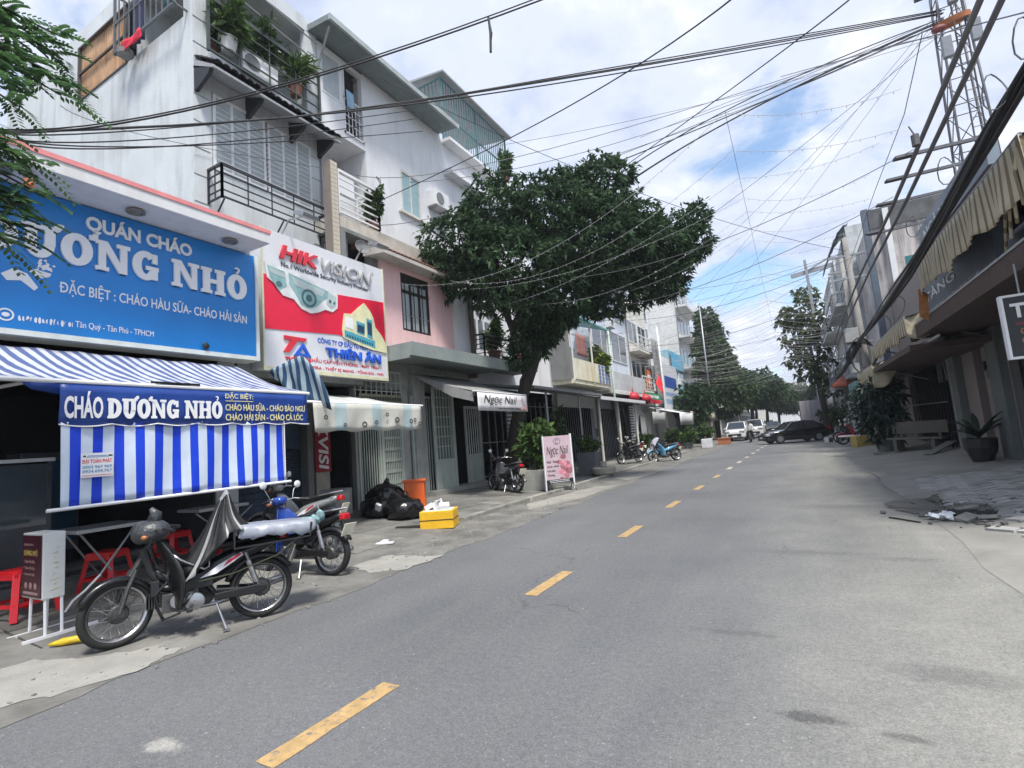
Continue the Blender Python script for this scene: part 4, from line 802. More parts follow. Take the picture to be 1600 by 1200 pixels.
text('NHẬP KHẨU CÁP VIỄN THÔNG - MÁY TÍNH', (-8.998, 7.1, 3.63), YD, ZU, 2.48, .14, HR, hk, dep=.006, bold=.004); text('CAMERA - THIẾT BỊ MẠNG - TỔNG ĐÀI - WIFI', (-8.998, 7.35, 3.48), YD, ZU, 2.38, .12, HR, hk, dep=.006, bold=.004)
b = MB(); b.prism([(6.86, 4.14), (7.42, 4.14), (7.36, 4.06), (7.18, 4.06), (6.98, 3.8), (6.84, 3.8), (7.02, 4.06), (6.86, 4.06)], (-8.998, 0, 0), YD, ZU, .03); b.build('emblem', HR, hk)
b = MB(); b.strip([(7.32, 4.03), (7.52, 3.74), (7.08, 3.74)], [(7.31, 3.93), (7.4, 3.8), (7.22, 3.8)], (-8.998, 0, 0), YD, ZU, .03); b.build('emblem', HB, hk)
text('THIEN AN', (-8.998, 6.88, 3.62), YD, ZU, .62, .08, HR, hk, dep=.02, bold=.03)
for yy in (7.0, 9.1):
    b = MB(); b.tube([(-9.2, yy, 6.33), (-8.9, yy, 6.65), (-8.45, yy, 6.6)], .02, 6); b.cbox((-8.35, yy, 6.58), (.3, .4, .08), Matrix.Rotation(.4, 3, 'Y')); tag(b.build('sign_floodlight', GREYM, org=(-9.2, yy, 6.33)), 'grey floodlight on a bracket above the red word of the camera shop sign' if yy < 8 else 'grey floodlight on a bracket above the grey word end of the camera shop sign', 'floodlight', 'floodlights over the camera shop sign')
# small faded awning over the folding gates
FA = M('faded_cloth', (.5, .52, .5), .8, var=.3, vs=1.4, bump=.5, bs=5, streak=.35, scol=(.25, .27, .27)); 
a2 = thing('faded_awning', 'faded pale awning with worn printing over the folding gates', 'awning', (-8.4, 8, 2.6))
b = MB(); rows = [[(-9.4 + 1.9 * i / 6, 6.2 + 3.1 * j / 16, 3.0 - .4 * i / 6 - .05 * math.sin(math.pi * i / 6) + .01 * math.sin(2 * j)) for j in range(17)] for i in range(7)]; b.sheet(rows); b.build('fabric', FA, a2, smooth=True, thick=.006)
MB().tube([(-7.5, 6.15, 2.58), (-7.5, 9.35, 2.58)], .022, 8).build('front_bar', TW, a2)
b = MB(); rows = [[(-7.48 + .035 * math.sin(j * .9 + i * .4) * i / 5, 6.26 + 3.0 * j / 30, 2.57 - (.53 + .02 * math.sin(j * .8)) * i / 5) for j in range(31)] for i in range(6)]; b.sheet(rows); v2 = b.build('valance', stripes('faded_print', '#b9b8b0', '#9fb0b2', 1, .95, .3, phase=.3), a2, smooth=True, thick=.004)
b = MB()
for i, (yy, zz_, s_) in enumerate(((6.5, 2.3, .05), (6.95, 2.16, .04), (7.45, 2.16, .07), (7.78, 2.2, .05), (8.1, 2.36, .05), (8.4, 2.25, .07), (8.85, 2.22, .06), (8.98, 2.25, .05), (9.15, 2.16, .06))): b.strip(arc(yy, zz_, s_, s_ * .9, 0, 345, 11), arc(yy, zz_, s_ * .55, s_ * .3, 0, 345, 11), (-7.435, 0, 0), YD, ZU, .003)
b.build('worn_print', M('print_charcoal', (.08, .08, .08), .7), v2)['kind'] = 'stuff'
for yy in (6.5, 9.1): MB().tube([(-9.6, yy, 2.35), (-7.52, yy, 2.56)], .018, 6).build('arm', GREYM, a2)
# ------------------------------------------------------------------ white house with overhanging roof, pink first floor, gates
Cc = thing('white_house', 'white house with wide overhanging roof above a pink first floor and grey canopy', 'house', (-10.6, 12.3, 0))
b = MB(); wallx(b, -10.8, -10.6, 11.2, 15.3, 7.3, 13.45, [(12.78, 13.78, 9.5, 11.0)]); b.box(-20, -10.8, 15.1, 15.3, 0, 13.45); b.box(-20, -10.8, 11.2, 11.35, 7.3, 13.45); b.box(-20, -10.8, 9.46, 9.6, 7, 13.45); b.box(-20, -19.8, 9.6, 15.1, 0, 13.4)
b.box(-12.0, -11.8, 9.6, 11.2, 7.9, 10.9); b.box(-12, -10.6, 9.46, 11.2, 10.85, 11.0); b.box(-20, -12, 9.6, 11.2, 10.85, 11.0)
wallx(b, -10.72, -10.6, 9.46, 11.2, 11.0, 13.4, [(10.4, 11.1, 11.05, 13.25), (9.56, 10.28, 11.9, 13.2)])
b.build('wall', WHITE, Cc)
b = MB(); b.box(-12, -10.62, 11.22, 11.24, 7.9, 10.85); b.build('reveal', GREYW, Cc)
b = MB(); b.prism([(-9.7, 13.38), (-9.7, 13.55), (-20.3, 14.6), (-20.3, 14.4)], (0, 9.15, 0), (1, 0, 0), ZU, -6.0); b.build('roof', M('roof_green_grey', (.2, .24, .24), .7, var=.1, streak=.4), Cc)
b = MB(); b.box(-9.74, -9.66, 9.12, 15.2, 13.34, 13.5); b.build('gutter', M('gutter_grey', (.36, .4, .4), .6), Cc); MB().tube([(-9.9, 9.3, 13.35), (-10.4, 9.42, 12.8), (-10.55, 9.42, 12.5), (-10.55, 9.42, 7)], .035, 8).build('drainpipe', GREYM, Cc)
window(Cc, -10.64, 9.56, 10.28, 11.9, 13.2, 1, WHITEM, LGLASS)
b = MB(); b.box(-11.4, -10.9, 10.4, 11.1, 11.05, 13.25); b.build('interior', M('dark_interior', (.035, .038, .045)), Cc)
gr = MB(); gr.box(-10.6, -10.56, 10.36, 11.14, 11.05, 11.1); gr.box(-10.6, -10.56, 10.36, 11.14, 12.15, 12.19); gr.box(-10.6, -10.56, 10.36, 10.4, 11.05, 13.25); gr.box(-10.6, -10.56, 11.1, 11.14, 11.05, 13.25); gr = gr.build('window_grille', WHITEM, Cc)
q = MB().box(-10.585, -10.57, 10.53, 10.55, 11.1, 12.15).build('bar', WHITEM, gr); rep(q, gr, [(0, .14 * i, 0) for i in range(1, 4)]); q = MB().box(-10.59, -10.575, 10.4, 11.1, 11.36, 11.38).build('bar', WHITEM, gr); rep(q, gr, [(0, 0, .26 * i) for i in range(1, 3)])
cloth('hanging_cloth', 'pale cloth hung over the high white window grille', 'laundry', -10.5, 10.55, 12.4, .3, .55, M('pale_blue_cloth', (.3, .45, .6), .9), 'y', seed=2)
window(Cc, -10.64, 12.78, 13.78, 9.5, 10.98, 2, M('cream_frame', (.62, .6, .56), .6), M('teal_glass', (.3, .45, .48), .2))
b = MB(); b.box(-10.6, -10.5, 12.6, 14.1, 9.42, 9.5); b.build('sill', CREAM, Cc)
b = MB(); b.tube([(-10.59, 11.6, 10.2), (-10.57, 11.75, 10.15), (-10.57, 11.8, 9.8), (-10.57, 11.7, 9.4), (-10.57, 11.55, 9.35)], .018, 6); b.build('conduit', GREYM, Cc)
# second-floor balcony
b = MB(); b.box(-12, -9.8, 9.2, 13.0, 7.5, 7.88); b.build('balcony_slab', M('ledge_cream', (.52, .48, .42), .85, streak=.6, scol=(.2, .17, .14)), Cc)
pil = MB(); pil.box(-10.0, -9.75, 8.95, 9.22, 6.2, 9.25); pil = pil.build('pillar', M('pillar_side', (.2, .17, .15), .85), Cc)
q = MB().box(-9.749, -9.735, 8.98, 9.19, 6.25, 6.36).build('tile', M('beige_tile', (.5, .45, .36), .6, var=.15), pil); rep(q, pil, [(0, 0, .12 * i) for i in range(1, 25)])
railing(Cc, (-9.8, 9.25), (-9.8, 10.75), 7.9, 9.1, 0, WHITEM, 5, .05)
railing(Cc, (-9.8, 10.75), (-10.6, 10.75), 7.9, 9.1, 2, WHITEM, 5, .05)
ac = thing('air_conditioner', 'white air conditioner unit inside the second floor balcony of the white house', 'air conditioner', (-10.6, 10.4, 9.0)); MB().box(-11.0, -10.7, 10.1, 10.75, 9.1, 9.7).build('casing', WHITEM, ac, bev=.01); MB().box(-11.0, -10.7, 10.1, 10.75, 8.4, 9.05).build('casing', WHITEM, ac, bev=.01)
pot_plant((-9.95, 10.7, 7.9), 'green climbing plant at the right end of the white balcony railing', 1.3, .16, 150, .16, seed=9, spread=1.2, wd=.06)
b = MB(); wallx(b, -9.9, -9.7, 9.2, 10.55, 3.4, 7.5, [(9.35, 10.2, 6.6, 7.4)]); b.box(-12, -9.9, 9.44, 9.6, 3.4, 7.5); b.build('wall', DGREY, Cc); b = MB(); b.box(-11.5, -10.4, 9.6, 10.5, 5, 7.48); b.build('interior', MATS['dark_interior'], Cc)
dish = MB(); dish.lathe([(.02, 0), (.12, .03), (.18, .06), (.21, .1)], (0, 0, 0), 18, cap=False); dish.build('satellite_dish', DGREY, None, thick=.01); o = bpy.data.objects['satellite_dish']; o.location = (-9.55, 9.75, 7.0); o.rotation_euler = (0, R(75), R(-20)); tag(o, 'small satellite dish in the dark gap above the red and white sign', 'dish')
# red tiled small roof and pink room
led = MB(); led.prism([(-10.6, 7.6), (-9.8, 7.45), (-9.8, 7.3), (-10.6, 7.35)], (0, 10.2, 0), (1, 0, 0), ZU, -5.1); led = led.build('brick_red_ledge', CLAY, Cc)
lt = MB(); lt.prism([(-9.8, 7.28), (-9.05, 6.98), (-9.05, 6.88), (-9.8, 6.95)], (0, 10.05, 0), (1, 0, 0), ZU, -3.0); lt = lt.build('lower_roof', M('roof_cream', (.5, .46, .42), .85, streak=.5), Cc)
tp = MB(); tp.sheet([[(-9.8 + .76 * k, .075 * math.cos(a), 7.29 - .3 * k + .045 * math.sin(a)) for a in [math.pi * i / 6 for i in range(7)]] for k in (0, .5, 1)]); tp = tp.build('tile', CLAY, lt, smooth=True, thick=.015); tp.location = (0, 10.14, 0); rep(tp, lt, [(0, .163 * i, 0) for i in range(1, 18)])
b = MB(); wallx(b, -9.8, -9.6, 10.5, 13.85, 4.25, 6.95, [(11.3, 12.6, 5.05, 6.78)]); b.box(-10.8, -9.8, 10.5, 10.6, 4.25, 6.95); b.build('pink_wall', PINK, Cc)
b = MB(); b.box(-11.2, -9.82, 10.62, 13.8, 4.3, 4.4); b.box(-11.2, -11.1, 10.62, 13.8, 4.4, 6.9); b.build('interior', INSIDE, Cc)
window(Cc, -9.66, 11.3, 12.6, 5.05, 6.78, 3, M('dark_wood_frame', (.025, .018, .015), .5), LGLASS, nz=1)
b = MB(); b.box(-9.66, -9.6, 11.3, 12.6, 6.2, 6.28); b.box(-9.68, -9.62, 11.3, 12.6, 6.5, 6.78); b.build('transom', MATS['dark_wood_frame'], Cc)
wg = MB(); wg.box(-9.6, -9.58, 11.33, 12.57, 5.5, 5.52); wg = wg.build('window_bars', GREYM, Cc); q = MB().box(-9.6, -9.58, 11.45, 11.465, 5.05, 6.7).build('bar', DARKM, wg); rep(q, wg, [(0, .2 * i, 0) for i in range(1, 6)])
b = MB(); b.box(-9.8, -9.6, 13.85, 14.8, 4.2, 6.9); b.build('wall', WHITE, Cc); MB().box(-9.85, -9.5, 14.8, 15.0, 3.9, 6.95).build('pillar', M('brown_pillar', (.11, .085, .07), .8), Cc)
CAN = M('canopy_green_grey', (.24, .275, .265), .85, var=.12, streak=.35, bump=.2)
b = MB(); b.box(-9.9, -8.28, 10.05, 15.2, 4.05, 4.22); b.box(-8.3, -8.2, 9.95, 15.25, 3.95, 4.3); b.box(-9.6, -8.3, 9.95, 10.05, 3.9, 4.3); b.build('canopy', CAN, Cc)
b = MB(); b.box(-10.0, -9.6, 11.6, 12.1, .2, 4.05); b.box(-10.0, -9.75, 11.16, 11.5, .2, 3.3); b.box(-10, -9.75, 9.42, 9.5, .2, 3.3); b.box(-10, -9.7, 13.45, 13.6, .2, 4.05); b.box(-10, -9.8, 9.46, 15.2, 3.3, 4.05); b.build('pillar', M('pillar_grey', (.33, .34, .33), .85, streak=.5, scol=(.1, .1, .1)), Cc)
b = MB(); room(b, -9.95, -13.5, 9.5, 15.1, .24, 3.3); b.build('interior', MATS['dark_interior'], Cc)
b = MB(); b.box(-9.95, -9.3, 12.0, 15.2, .1, .34); b.build('plinth', PALE, Cc)
# transom grille with its name plate
gp = thing('ventilation_grille', 'pale green wall grille with name plate beside the red and white sign', 'grille', (-9.65, 9.9, 2.9)); b = MB(); b.box(-9.66, -9.6, 9.3, 11.1, 2.85, 2.92); b.box(-9.66, -9.6, 9.3, 11.1, 3.72, 3.78); b.build('frame', GREENM, gp)
q = MB().box(-9.65, -9.62, 9.35, 9.38, 2.92, 3.72).build('bar', GREENM, gp); rep(q, gp, [(0, .19 * i, 0) for i in range(1, 10)])
for z in (3.2, 3.45): MB().box(-9.655, -9.625, 9.3, 11.1, z, z + .025).build('bar', GREENM, gp)
MB().box(-9.6, -9.585, 9.45, 11.1, 2.88, 3.12).build('name_plate', M('plate_olive', (.25, .25, .17), .6), gp)
b = MB(); g = random.Random(4)
for i in range(16): b.prism([(9.52 + i * .095, 2.94), (9.59 + i * .095, 2.94), (9.59 + i * .095, 3.05), (9.52 + i * .095, 3.05)], (-9.585, 0, 0), YD, ZU, .002)
b.build('worn_print', DARKM, gp)['kind'] = 'stuff'
def fold_gate(name, label, y0, y1, x, z0, z1, n, lattice=True, mat=None):
    """sliding lattice gate of upright channels and crossed links"""
    t = thing(name, label, 'gate', (x, (y0 + y1) / 2, z0)); mat = mat or GREENM; ln = []
    b = MB(); b.box(x - .03, x + .03, y0, y1, z1, z1 + .05); b.box(x - .03, x + .03, y0, y1, z0, z0 + .03); b.box(x - .035, x + .035, y0, y0 + .06, z0 + .03, z1); b.box(x - .035, x + .035, y1 - .06, y1, z0 + .03, z1); b.build('frame', mat, t)
    st_ = (y1 - y0 - .12) / n; q = MB().box(x - .012, x + .012, y0 + .06 + st_ * .5, y0 + .06 + st_ * .5 + .025, z0 + .03, z1).build('upright', mat, t); rep(q, t, [(0, st_ * i, 0) for i in range(1, n)])
    if lattice:
        b = MB(); zz_ = z0 + .12
        while zz_ < z1 - .15:
            for i in range(n - 1):
                ya = y0 + .07 + st_ * (i + .5); b.bar((x + .014, ya, zz_), (x + .014, ya + st_, zz_ + .1), .014, .006, (1, 0, 0)); b.bar((x + .021, ya, zz_ + .1), (x + .021, ya + st_, zz_), .014, .006, (1, 0, 0))
            zz_ += .3
        o = b.build('lattice', mat, t); o['kind'] = 'stuff'
    return t
fold_gate('folding_gate', 'open upright-bar half of the pale green folding gate beside the red strip sign', 9.5, 10.3, -9.75, .28, 2.75, 8, False)
fold_gate('folding_gate', 'pale green lattice folding gate behind the pile of black bags', 10.32, 11.15, -9.73, .28, 2.75, 10)
fold_gate('folding_gate', 'pale green barred gate leaf behind the orange box', 11.55, 12.75, -9.7, .3, 3.1, 9, False)
gd = thing('gate_leaf', 'tall pale green gate leaf with bars above and a solid panel below, standing open', 'gate', (-9.6, 13.2, .34))
b = MB()
for q in ((12.35, 12.45, .34, 3.45), (13.3, 13.42, .34, 3.45), (12.45, 13.3, 3.37, 3.45), (12.45, 13.3, .34, .44), (12.45, 13.3, 1.15, 1.23)): b.box(-9.56, -9.5, *q)
b.build('frame', GREENM, gd); MB().box(-9.545, -9.525, 12.45, 13.3, .44, 1.15).build('panel', GREENM, gd); MB().box(-9.6, -9.58, 12.45, 13.3, 1.23, 3.37).build('backing', M('gate_mesh', (.1, .14, .14), .5), gd)
q = MB().box(-9.545, -9.52, 12.58, 12.61, 1.23, 3.37).build('bar', GREENM, gd); rep(q, gd, [(0, .15 * i, 0) for i in range(1, 5)]); q = MB().box(-9.54, -9.525, 12.45, 13.3, 1.6, 1.63).build('bar', GREENM, gd); rep(q, gd, [(0, 0, .3 * i) for i in range(1, 6)])
gd = thing('gate_leaf', 'small pale green gate leaf with solid lower panel in the dark doorway by the scooter', 'gate', (-9.7, 14.8, .34))
b = MB()
for q in ((14.25, 14.33, .34, 2.9), (15.1, 15.18, .34, 2.9), (14.33, 15.1, 2.82, 2.9), (14.33, 15.1, 1.2, 1.28), (14.33, 15.1, .34, .42)): b.box(-9.72, -9.66, *q)
b.build('frame', GREENM, gd); MB().box(-9.7, -9.685, 14.33, 15.1, .42, 1.2).build('panel', GREENM, gd); q = MB().box(-9.7, -9.68, 14.45, 14.475, 1.28, 2.82).build('bar', WHITEM, gd); rep(q, gd, [(0, .13 * i, 0) for i in range(1, 5)])
# nail shop awning
na = thing('nail_shop_awning', 'grey awning with white nail shop banner in script lettering beside the tree', 'awning', (-8.5, 13, 3))
b = MB(); rows = [[(-9.7 + 2.2 * i / 6, 11.55 + 3.0 * j / 12, 3.82 - .78 * i / 6 - .05 * math.sin(math.pi * i / 6)) for j in range(13)] for i in range(7)]; b.sheet(rows); b.build('fabric', M('awning_grey', (.3, .3, .29), .85, var=.15, streak=.4), na, smooth=True, thick=.006)
MB().tube([(-7.5, 11.5, 3.03), (-7.5, 14.6, 3.03)], .024, 8).build('front_bar', WHITEM, na); b = MB(); b.add([(-9.7, 11.55, 3.8), (-7.52, 11.55, 3.0), (-7.52, 11.55, 2.75), (-8.2, 11.55, 2.95)], [(0, 1, 2, 3)]); b.build('side_flap', M('awning_grey', (.3, .3, .29)), na, thick=.004)
b = MB(); rows = [[(-7.47 + .012 * math.sin(j * .7) * i / 3, 11.68 + 2.9 * j / 20, 3.0 - .5 * i / 3) for j in range(21)] for i in range(4)]; b.sheet(rows); v = b.build('valance', M('banner_white', (.7, .69, .71), .5, var=.04), na, smooth=True, thick=.004)
text('Ngọc Nail', (-7.452, 11.98, 2.66), YD, ZU, 1.9, .28, DARKM, v, shear=.25, bold=-.004); text('Chuyên: Sơn Gel, Đắp Bột, Úp Móng', (-7.452, 12.7, 2.545), YD, ZU, 1.35, .07, DARKM, v, bold=.01)
PKF = M('flower_print', (.6, .2, .22), .5, var=.3, vs=8); PKF2 = M('flower_print_pale', (.7, .45, .45), .5)
b = MB()
for y_, z_, r_ in ((14.25, 2.88, .07), (14.32, 2.76, .08), (14.38, 2.64, .08), (14.2, 2.6, .06), (14.47, 2.57, .06)): b.prism(arc(y_, z_, r_, r_ * .8, 0, 330, 7), (-7.452, 0, 0), YD, ZU, .002 + r_ * .01)
b.build('flower_print', PKF2, v)['kind'] = 'stuff'; b = MB()
for y_, z_ in ((14.1, 2.6), (14.28, 2.57), (14.42, 2.68), (14.52, 2.62)): b.prism(arc(y_, z_, .035, .03, 0, 330, 6), (-7.448, 0, 0), YD, ZU, .003)
b.build('flower_print', PKF, v)['kind'] = 'stuff'
# nail shop board on its own feet
nb = thing('nail_shop_board', 'pink nail shop signboard standing on metal feet at the pavement edge', 'sign', (-6.25, 13.9, .04), 0)
ang = math.atan2(14.31 - 13.5, -5.98 + 6.49); dx_, dy_ = math.cos(ang), math.sin(ang); UX = Vector((dx_, dy_, 0)); O = Vector((-6.5, 13.5, .04)); NNv = UX.cross(Vector(ZU)); WDT = .94
b = MB(); b.prism([(0, .26), (WDT, .26), (WDT, 1.62), (0, 1.62)], O - NNv * .02, UX, ZU, .02); b.build('panel', M('board_pink', (.55, .42, .47), .45, var=.12, vs=2.5), nb)
b = MB(); b.prism([(WDT, .05), (WDT + .05, .05), (WDT + .05, 1.66), (WDT, 1.66)], O - NNv * .03, UX, ZU, .05); b.prism([(-.03, .05), (0, .05), (0, 1.64), (-.03, 1.64)], O - NNv * .03, UX, ZU, .05); b.build('frame', TW, nb)
for u_ in (.12, WDT - .02):
    b = MB(); P_ = O + UX * u_
    for s1 in (-1, 1):
        b.tube([P_ + Vector((0, 0, .3)), P_ + NNv * .16 * s1], .01, 5); b.tube([P_ + Vector((0, 0, .3)), P_ + UX * .1 * s1], .01, 5)
    b.build('foot', DARKM, nb)
F0 = O + NNv * .001
text('Ngọc Nail', F0 + UX * .09 + Vector((0, 0, 1.0)), UX, ZU, .76, .32, DARKM, nb, shear=.25)
for i, s_ in enumerate(('Nail - Facial', 'Uốn Mi - Nối Mi', 'Gội Đầu', 'Waxing')): text(s_, F0 + UX * .07 + Vector((0, 0, .84 - i * .13)), UX, ZU, (.4, .4, .28, .24)[i], .07, DARKM, nb, bold=.01)
b = MB(); b.prism([(0, .26), (WDT, .26), (WDT, .36), (0, .36)], F0, UX, ZU, .003); b.build('printed_band', DARKM, nb)
b = MB(); g = random.Random(6)
for i in range(2):
    for j in range(14): b.prism([(.12 + j * .05, .275 + i * .045), (.155 + j * .05, .275 + i * .045), (.155 + j * .05, .295 + i * .045), (.12 + j * .05, .295 + i * .045)], F0 + NNv * .003, UX, ZU, .001)
b.build('worn_print', TW, nb)['kind'] = 'stuff'
b = MB(); g = random.Random(7)
for i in range(26): r_ = g.uniform(.05, .13); b.prism(arc(.72 + g.gauss(0, .1), .62 + g.gauss(0, .14), r_, r_ * .7, 0, 330, 8), F0, UX, ZU, .002 + i * 1e-4)
b.build('flower_print', M('rose_print', (.5, .2, .25), .5, var=.4, vs=9, island=.4), nb)['kind'] = 'stuff'
b = MB(); b.strip(arc(.47, 1.46, .13, .1, 0, 345, 19), arc(.47, 1.46, .11, .085, 0, 345, 19), F0, UX, ZU, .002); b.strip(arc(.47, 1.45, .06, .07, 40, 300, 12), arc(.47, 1.45, .04, .045, 40, 300, 12), F0, UX, ZU, .003, False); b.build('emblem', M('board_grey', (.2, .15, .2), .5), nb)

# ------------------------------------------------------------------ things on the left pavement
BAG = M('black_bin_bag', (.008, .008, .009), .22, var=.3, vs=8, bump=1.0, bs=9, spec=.6)
def bin_bag(loc, s, label, seed, knot=True):
    g = np.random.default_rng(seed); b = MB(); vs = []; nu, nv = 26, 16
    for i in range(nv + 1):
        t = math.pi * i / nv
        for j in range(nu):
            a = 2 * math.pi * j / nu; rr = 1 + .09 * math.sin(3 * a + seed + 2 * t) + .06 * math.sin(7 * a + seed * 2 + 5 * t) + .05 * math.sin(11 * a - 3 * t) + g.normal(0, .012)
            z = math.cos(t); z = max(z, -.72); rad = math.sin(t) ** .8 * rr
            if z > .75: rad *= .75
            vs.append((loc[0] + s[0] * rad * math.cos(a), loc[1] + s[1] * rad * math.sin(a), loc[2] + s[2] * (z + .72)))
    b.add(vs, [(i * nu + j, (i + 1) * nu + j, (i + 1) * nu + (j + 1) % nu, i * nu + (j + 1) % nu) for i in range(nv) for j in range(nu)])
    if knot: b.tube([(loc[0], loc[1], loc[2] + s[2] * 1.62), (loc[0] + .03, loc[1], loc[2] + s[2] * 1.78), (loc[0] + .1, loc[1] + .03, loc[2] + s[2] * 1.85)], [.05, .035, .09], 7)
    return tag(b.build('bin_bag', BAG, smooth=True, org=loc), label, 'bin bag', 'black rubbish bags on the pavement')
bin_bag((-8.45, 8.75, .16), (.4, .36, .26), 'black rubbish bag lowest and nearest the motorbike, a pale scrap beside it', 1)
bin_bag((-7.75, 8.8, .12), (.42, .4, .27), 'widest black rubbish bag beside the yellow foam crate', 2)
bin_bag((-8.75, 9.3, .17), (.48, .42, .4), 'black rubbish bag at the back of the heap against the lattice gate', 3)
OB = M('orange_plastic', (.75, .13, .02), .4, var=.08)
ob = thing('orange_tub', 'tall orange plastic tub stood on its end beside the black bags', 'tub', (-8.2, 9.75, .15))
b = MB(); b.cbox((-8.2, 9.75, .15 + .36), (.5, .34, .72), Matrix.Rotation(.6, 3, 'Z'), taper=.96); b.build('tub_body', OB, ob, bev=.03); b = MB(); b.cbox((-8.2, 9.75, .15 + .7), (.55, .38, .05), Matrix.Rotation(.6, 3, 'Z')); b.build('rim', OB, ob, bev=.012)
YC = M('yellow_foam', (.78, .45, .02), .55, var=.1, vs=6, bump=.2)
yc = thing('yellow_crate', 'yellow foam crate with dark tape band at the pavement edge', 'crate', (-6.3, 8.2, .04))
rz = Matrix.Rotation(R(24), 3, 'Z'); cc = Vector((-6.4, 8.3, .04))
b = MB()
for c_, d_ in (((0, -.24, .17), (.66, .05, .34)), ((0, .24, .17), (.66, .05, .34)), ((-.305, 0, .17), (.05, .43, .34)), ((.305, 0, .17), (.05, .43, .34)), ((0, 0, .02), (.56, .43, .04))): b.cbox(cc + rz @ Vector(c_), d_, rz)
b.build('crate_body', YC, yc, bev=.012)
b = MB(); b.cbox(cc + Vector((0, 0, .17)), (.668, .538, .018), rz); b.build('tape_band', M('dark_tape', (.05, .04, .02), .5), yc)
b = MB(); b.cbox(cc + rz @ Vector((0, 0, .335)), (.56, .43, .012), rz); b.build('lining', M('crate_inside', (.7, .68, .66), .6), yc)
b = MB()
for q in ((-.2, .02), (-.1, .05), (.12, -.05)): b.cbox(cc + rz @ Vector((q[0], q[1], .4)), (.2, .12, .1), Matrix.Rotation(q[0] * 6, 3, 'Z') @ Matrix.Rotation(.5, 3, 'X'))
b.tube([cc + Vector((-.05, -.03, .34)), cc + Vector((-.02, -.05, .5)), cc + Vector((.05, 0, .54)), cc + Vector((.08, .02, .4))], .03, 6)
tag(b.build('crumpled_carton', M('white_card', (.68, .68, .72), .6, var=.15), org=cc + Vector((0, 0, .34))), 'crumpled white carton lying on top of the yellow crate', 'carton')
b = MB(); b.cbox((-6.9, 7.95, .09), (.5, .12, .05), rz); tag(b.build('timber_offcut', M('dark_timber', (.035, .03, .027), .85), org=(-6.9, 7.95, .05)), 'dark timber offcut on the pavement beside the yellow crate', 'timber')
b = MB(); b.cbox((-6.35, 6.7, .06), (.3, .12, .02), Matrix.Rotation(.5, 3, 'Z')); b.cbox((-6.42, 6.76, .075), (.12, .1, .025), Matrix.Rotation(.2, 3, 'X')); tag(b.build('paper_scrap', M('white_card', (.68, .68, .72)), org=(-6.35, 6.7, .05)), 'pale paper scrap lying in the gutter behind the rear motorbike', 'litter')
b = MB(); b.cbox((-8.1, 8.4, .42), (.12, .06, .16), Matrix.Rotation(.4, 3, 'X') @ Matrix.Rotation(.5, 3, 'Y')); tag(b.build('foam_scrap', M('white_card', (.68, .68, .72)), org=(-8.1, 8.4, .3)), 'white foam scrap wedged between two black rubbish bags', 'litter')
pot_plant((-7.2, 14.3, .08), 'bushy shrub in the pale concrete planter behind the pink nail shop board', 1.5, .3, 200, .3, LEAFL, M('planter_concrete', (.36, .36, .33), .9, var=.15, streak=.4), box=(.85, .65, .6), seed=21, spread=1.1, name='potted_shrub', cat='shrub', wd=.07)
for i, (xx, yy) in enumerate(((-7.85, 13.9), (-7.62, 14.05))):
    b = MB(); b.lathe([(.13, 0), (.15, .03), (.15, .4), (.13, .47), (.05, .52), (.05, .56)], (xx, yy, .11), 14); tag(b.build('water_jug', M('silver_jug', (.4, .42, .43), .35, .3, var=.15), smooth=False, org=(xx, yy, .11)), 'grey water jug standing nearest the parked scooter rear wheel' if i == 0 else 'grey water jug standing against the concrete planter', 'jug', 'grey water jugs beside the planter')
pot_plant((-7.2, 18.9, .1), 'clipped flat-topped shrub in the dark grey square planter', .8, .3, 150, .16, LEAFL, M('planter_slate', (.13, .14, .15), .8), box=(.7, .6, .85), seed=22, spread=1.2, name='potted_shrub', cat='shrub')
pot_plant((-8.4, 18.3, .15), 'dark shrub with broad leaves behind the nail shop board by the doorway', 2.3, .3, 150, .35, seed=23, spread=1.1, name='potted_shrub', cat='shrub', wd=.08)
b = MB(); b.lathe([(.15, 0), (.19, .38), (.2, .4), (.18, .4), (.14, .05)], (-6.85, 19.4, .08), 14); tag(b.build('bucket', TW, org=(-6.85, 19.4, .08)), 'small white bucket between the slate planter and the low round pot', 'bucket')
b = MB(); b.lathe([(.28, 0), (.42, .12), (.44, .3), (.38, .34), (.32, .28)], (-6.5, 18.5, .04), 16); b.lathe([(.1, .3), (.12, .36), (.1, .55)], (-6.5, 18.5, .04), 10); tag(b.build('low_pot', M('stone_pot', (.4, .36, .31), .85, var=.3), org=(-6.5, 18.5, .04)), 'low wide stone pot with a small white pot in it at the pavement edge', 'pot')
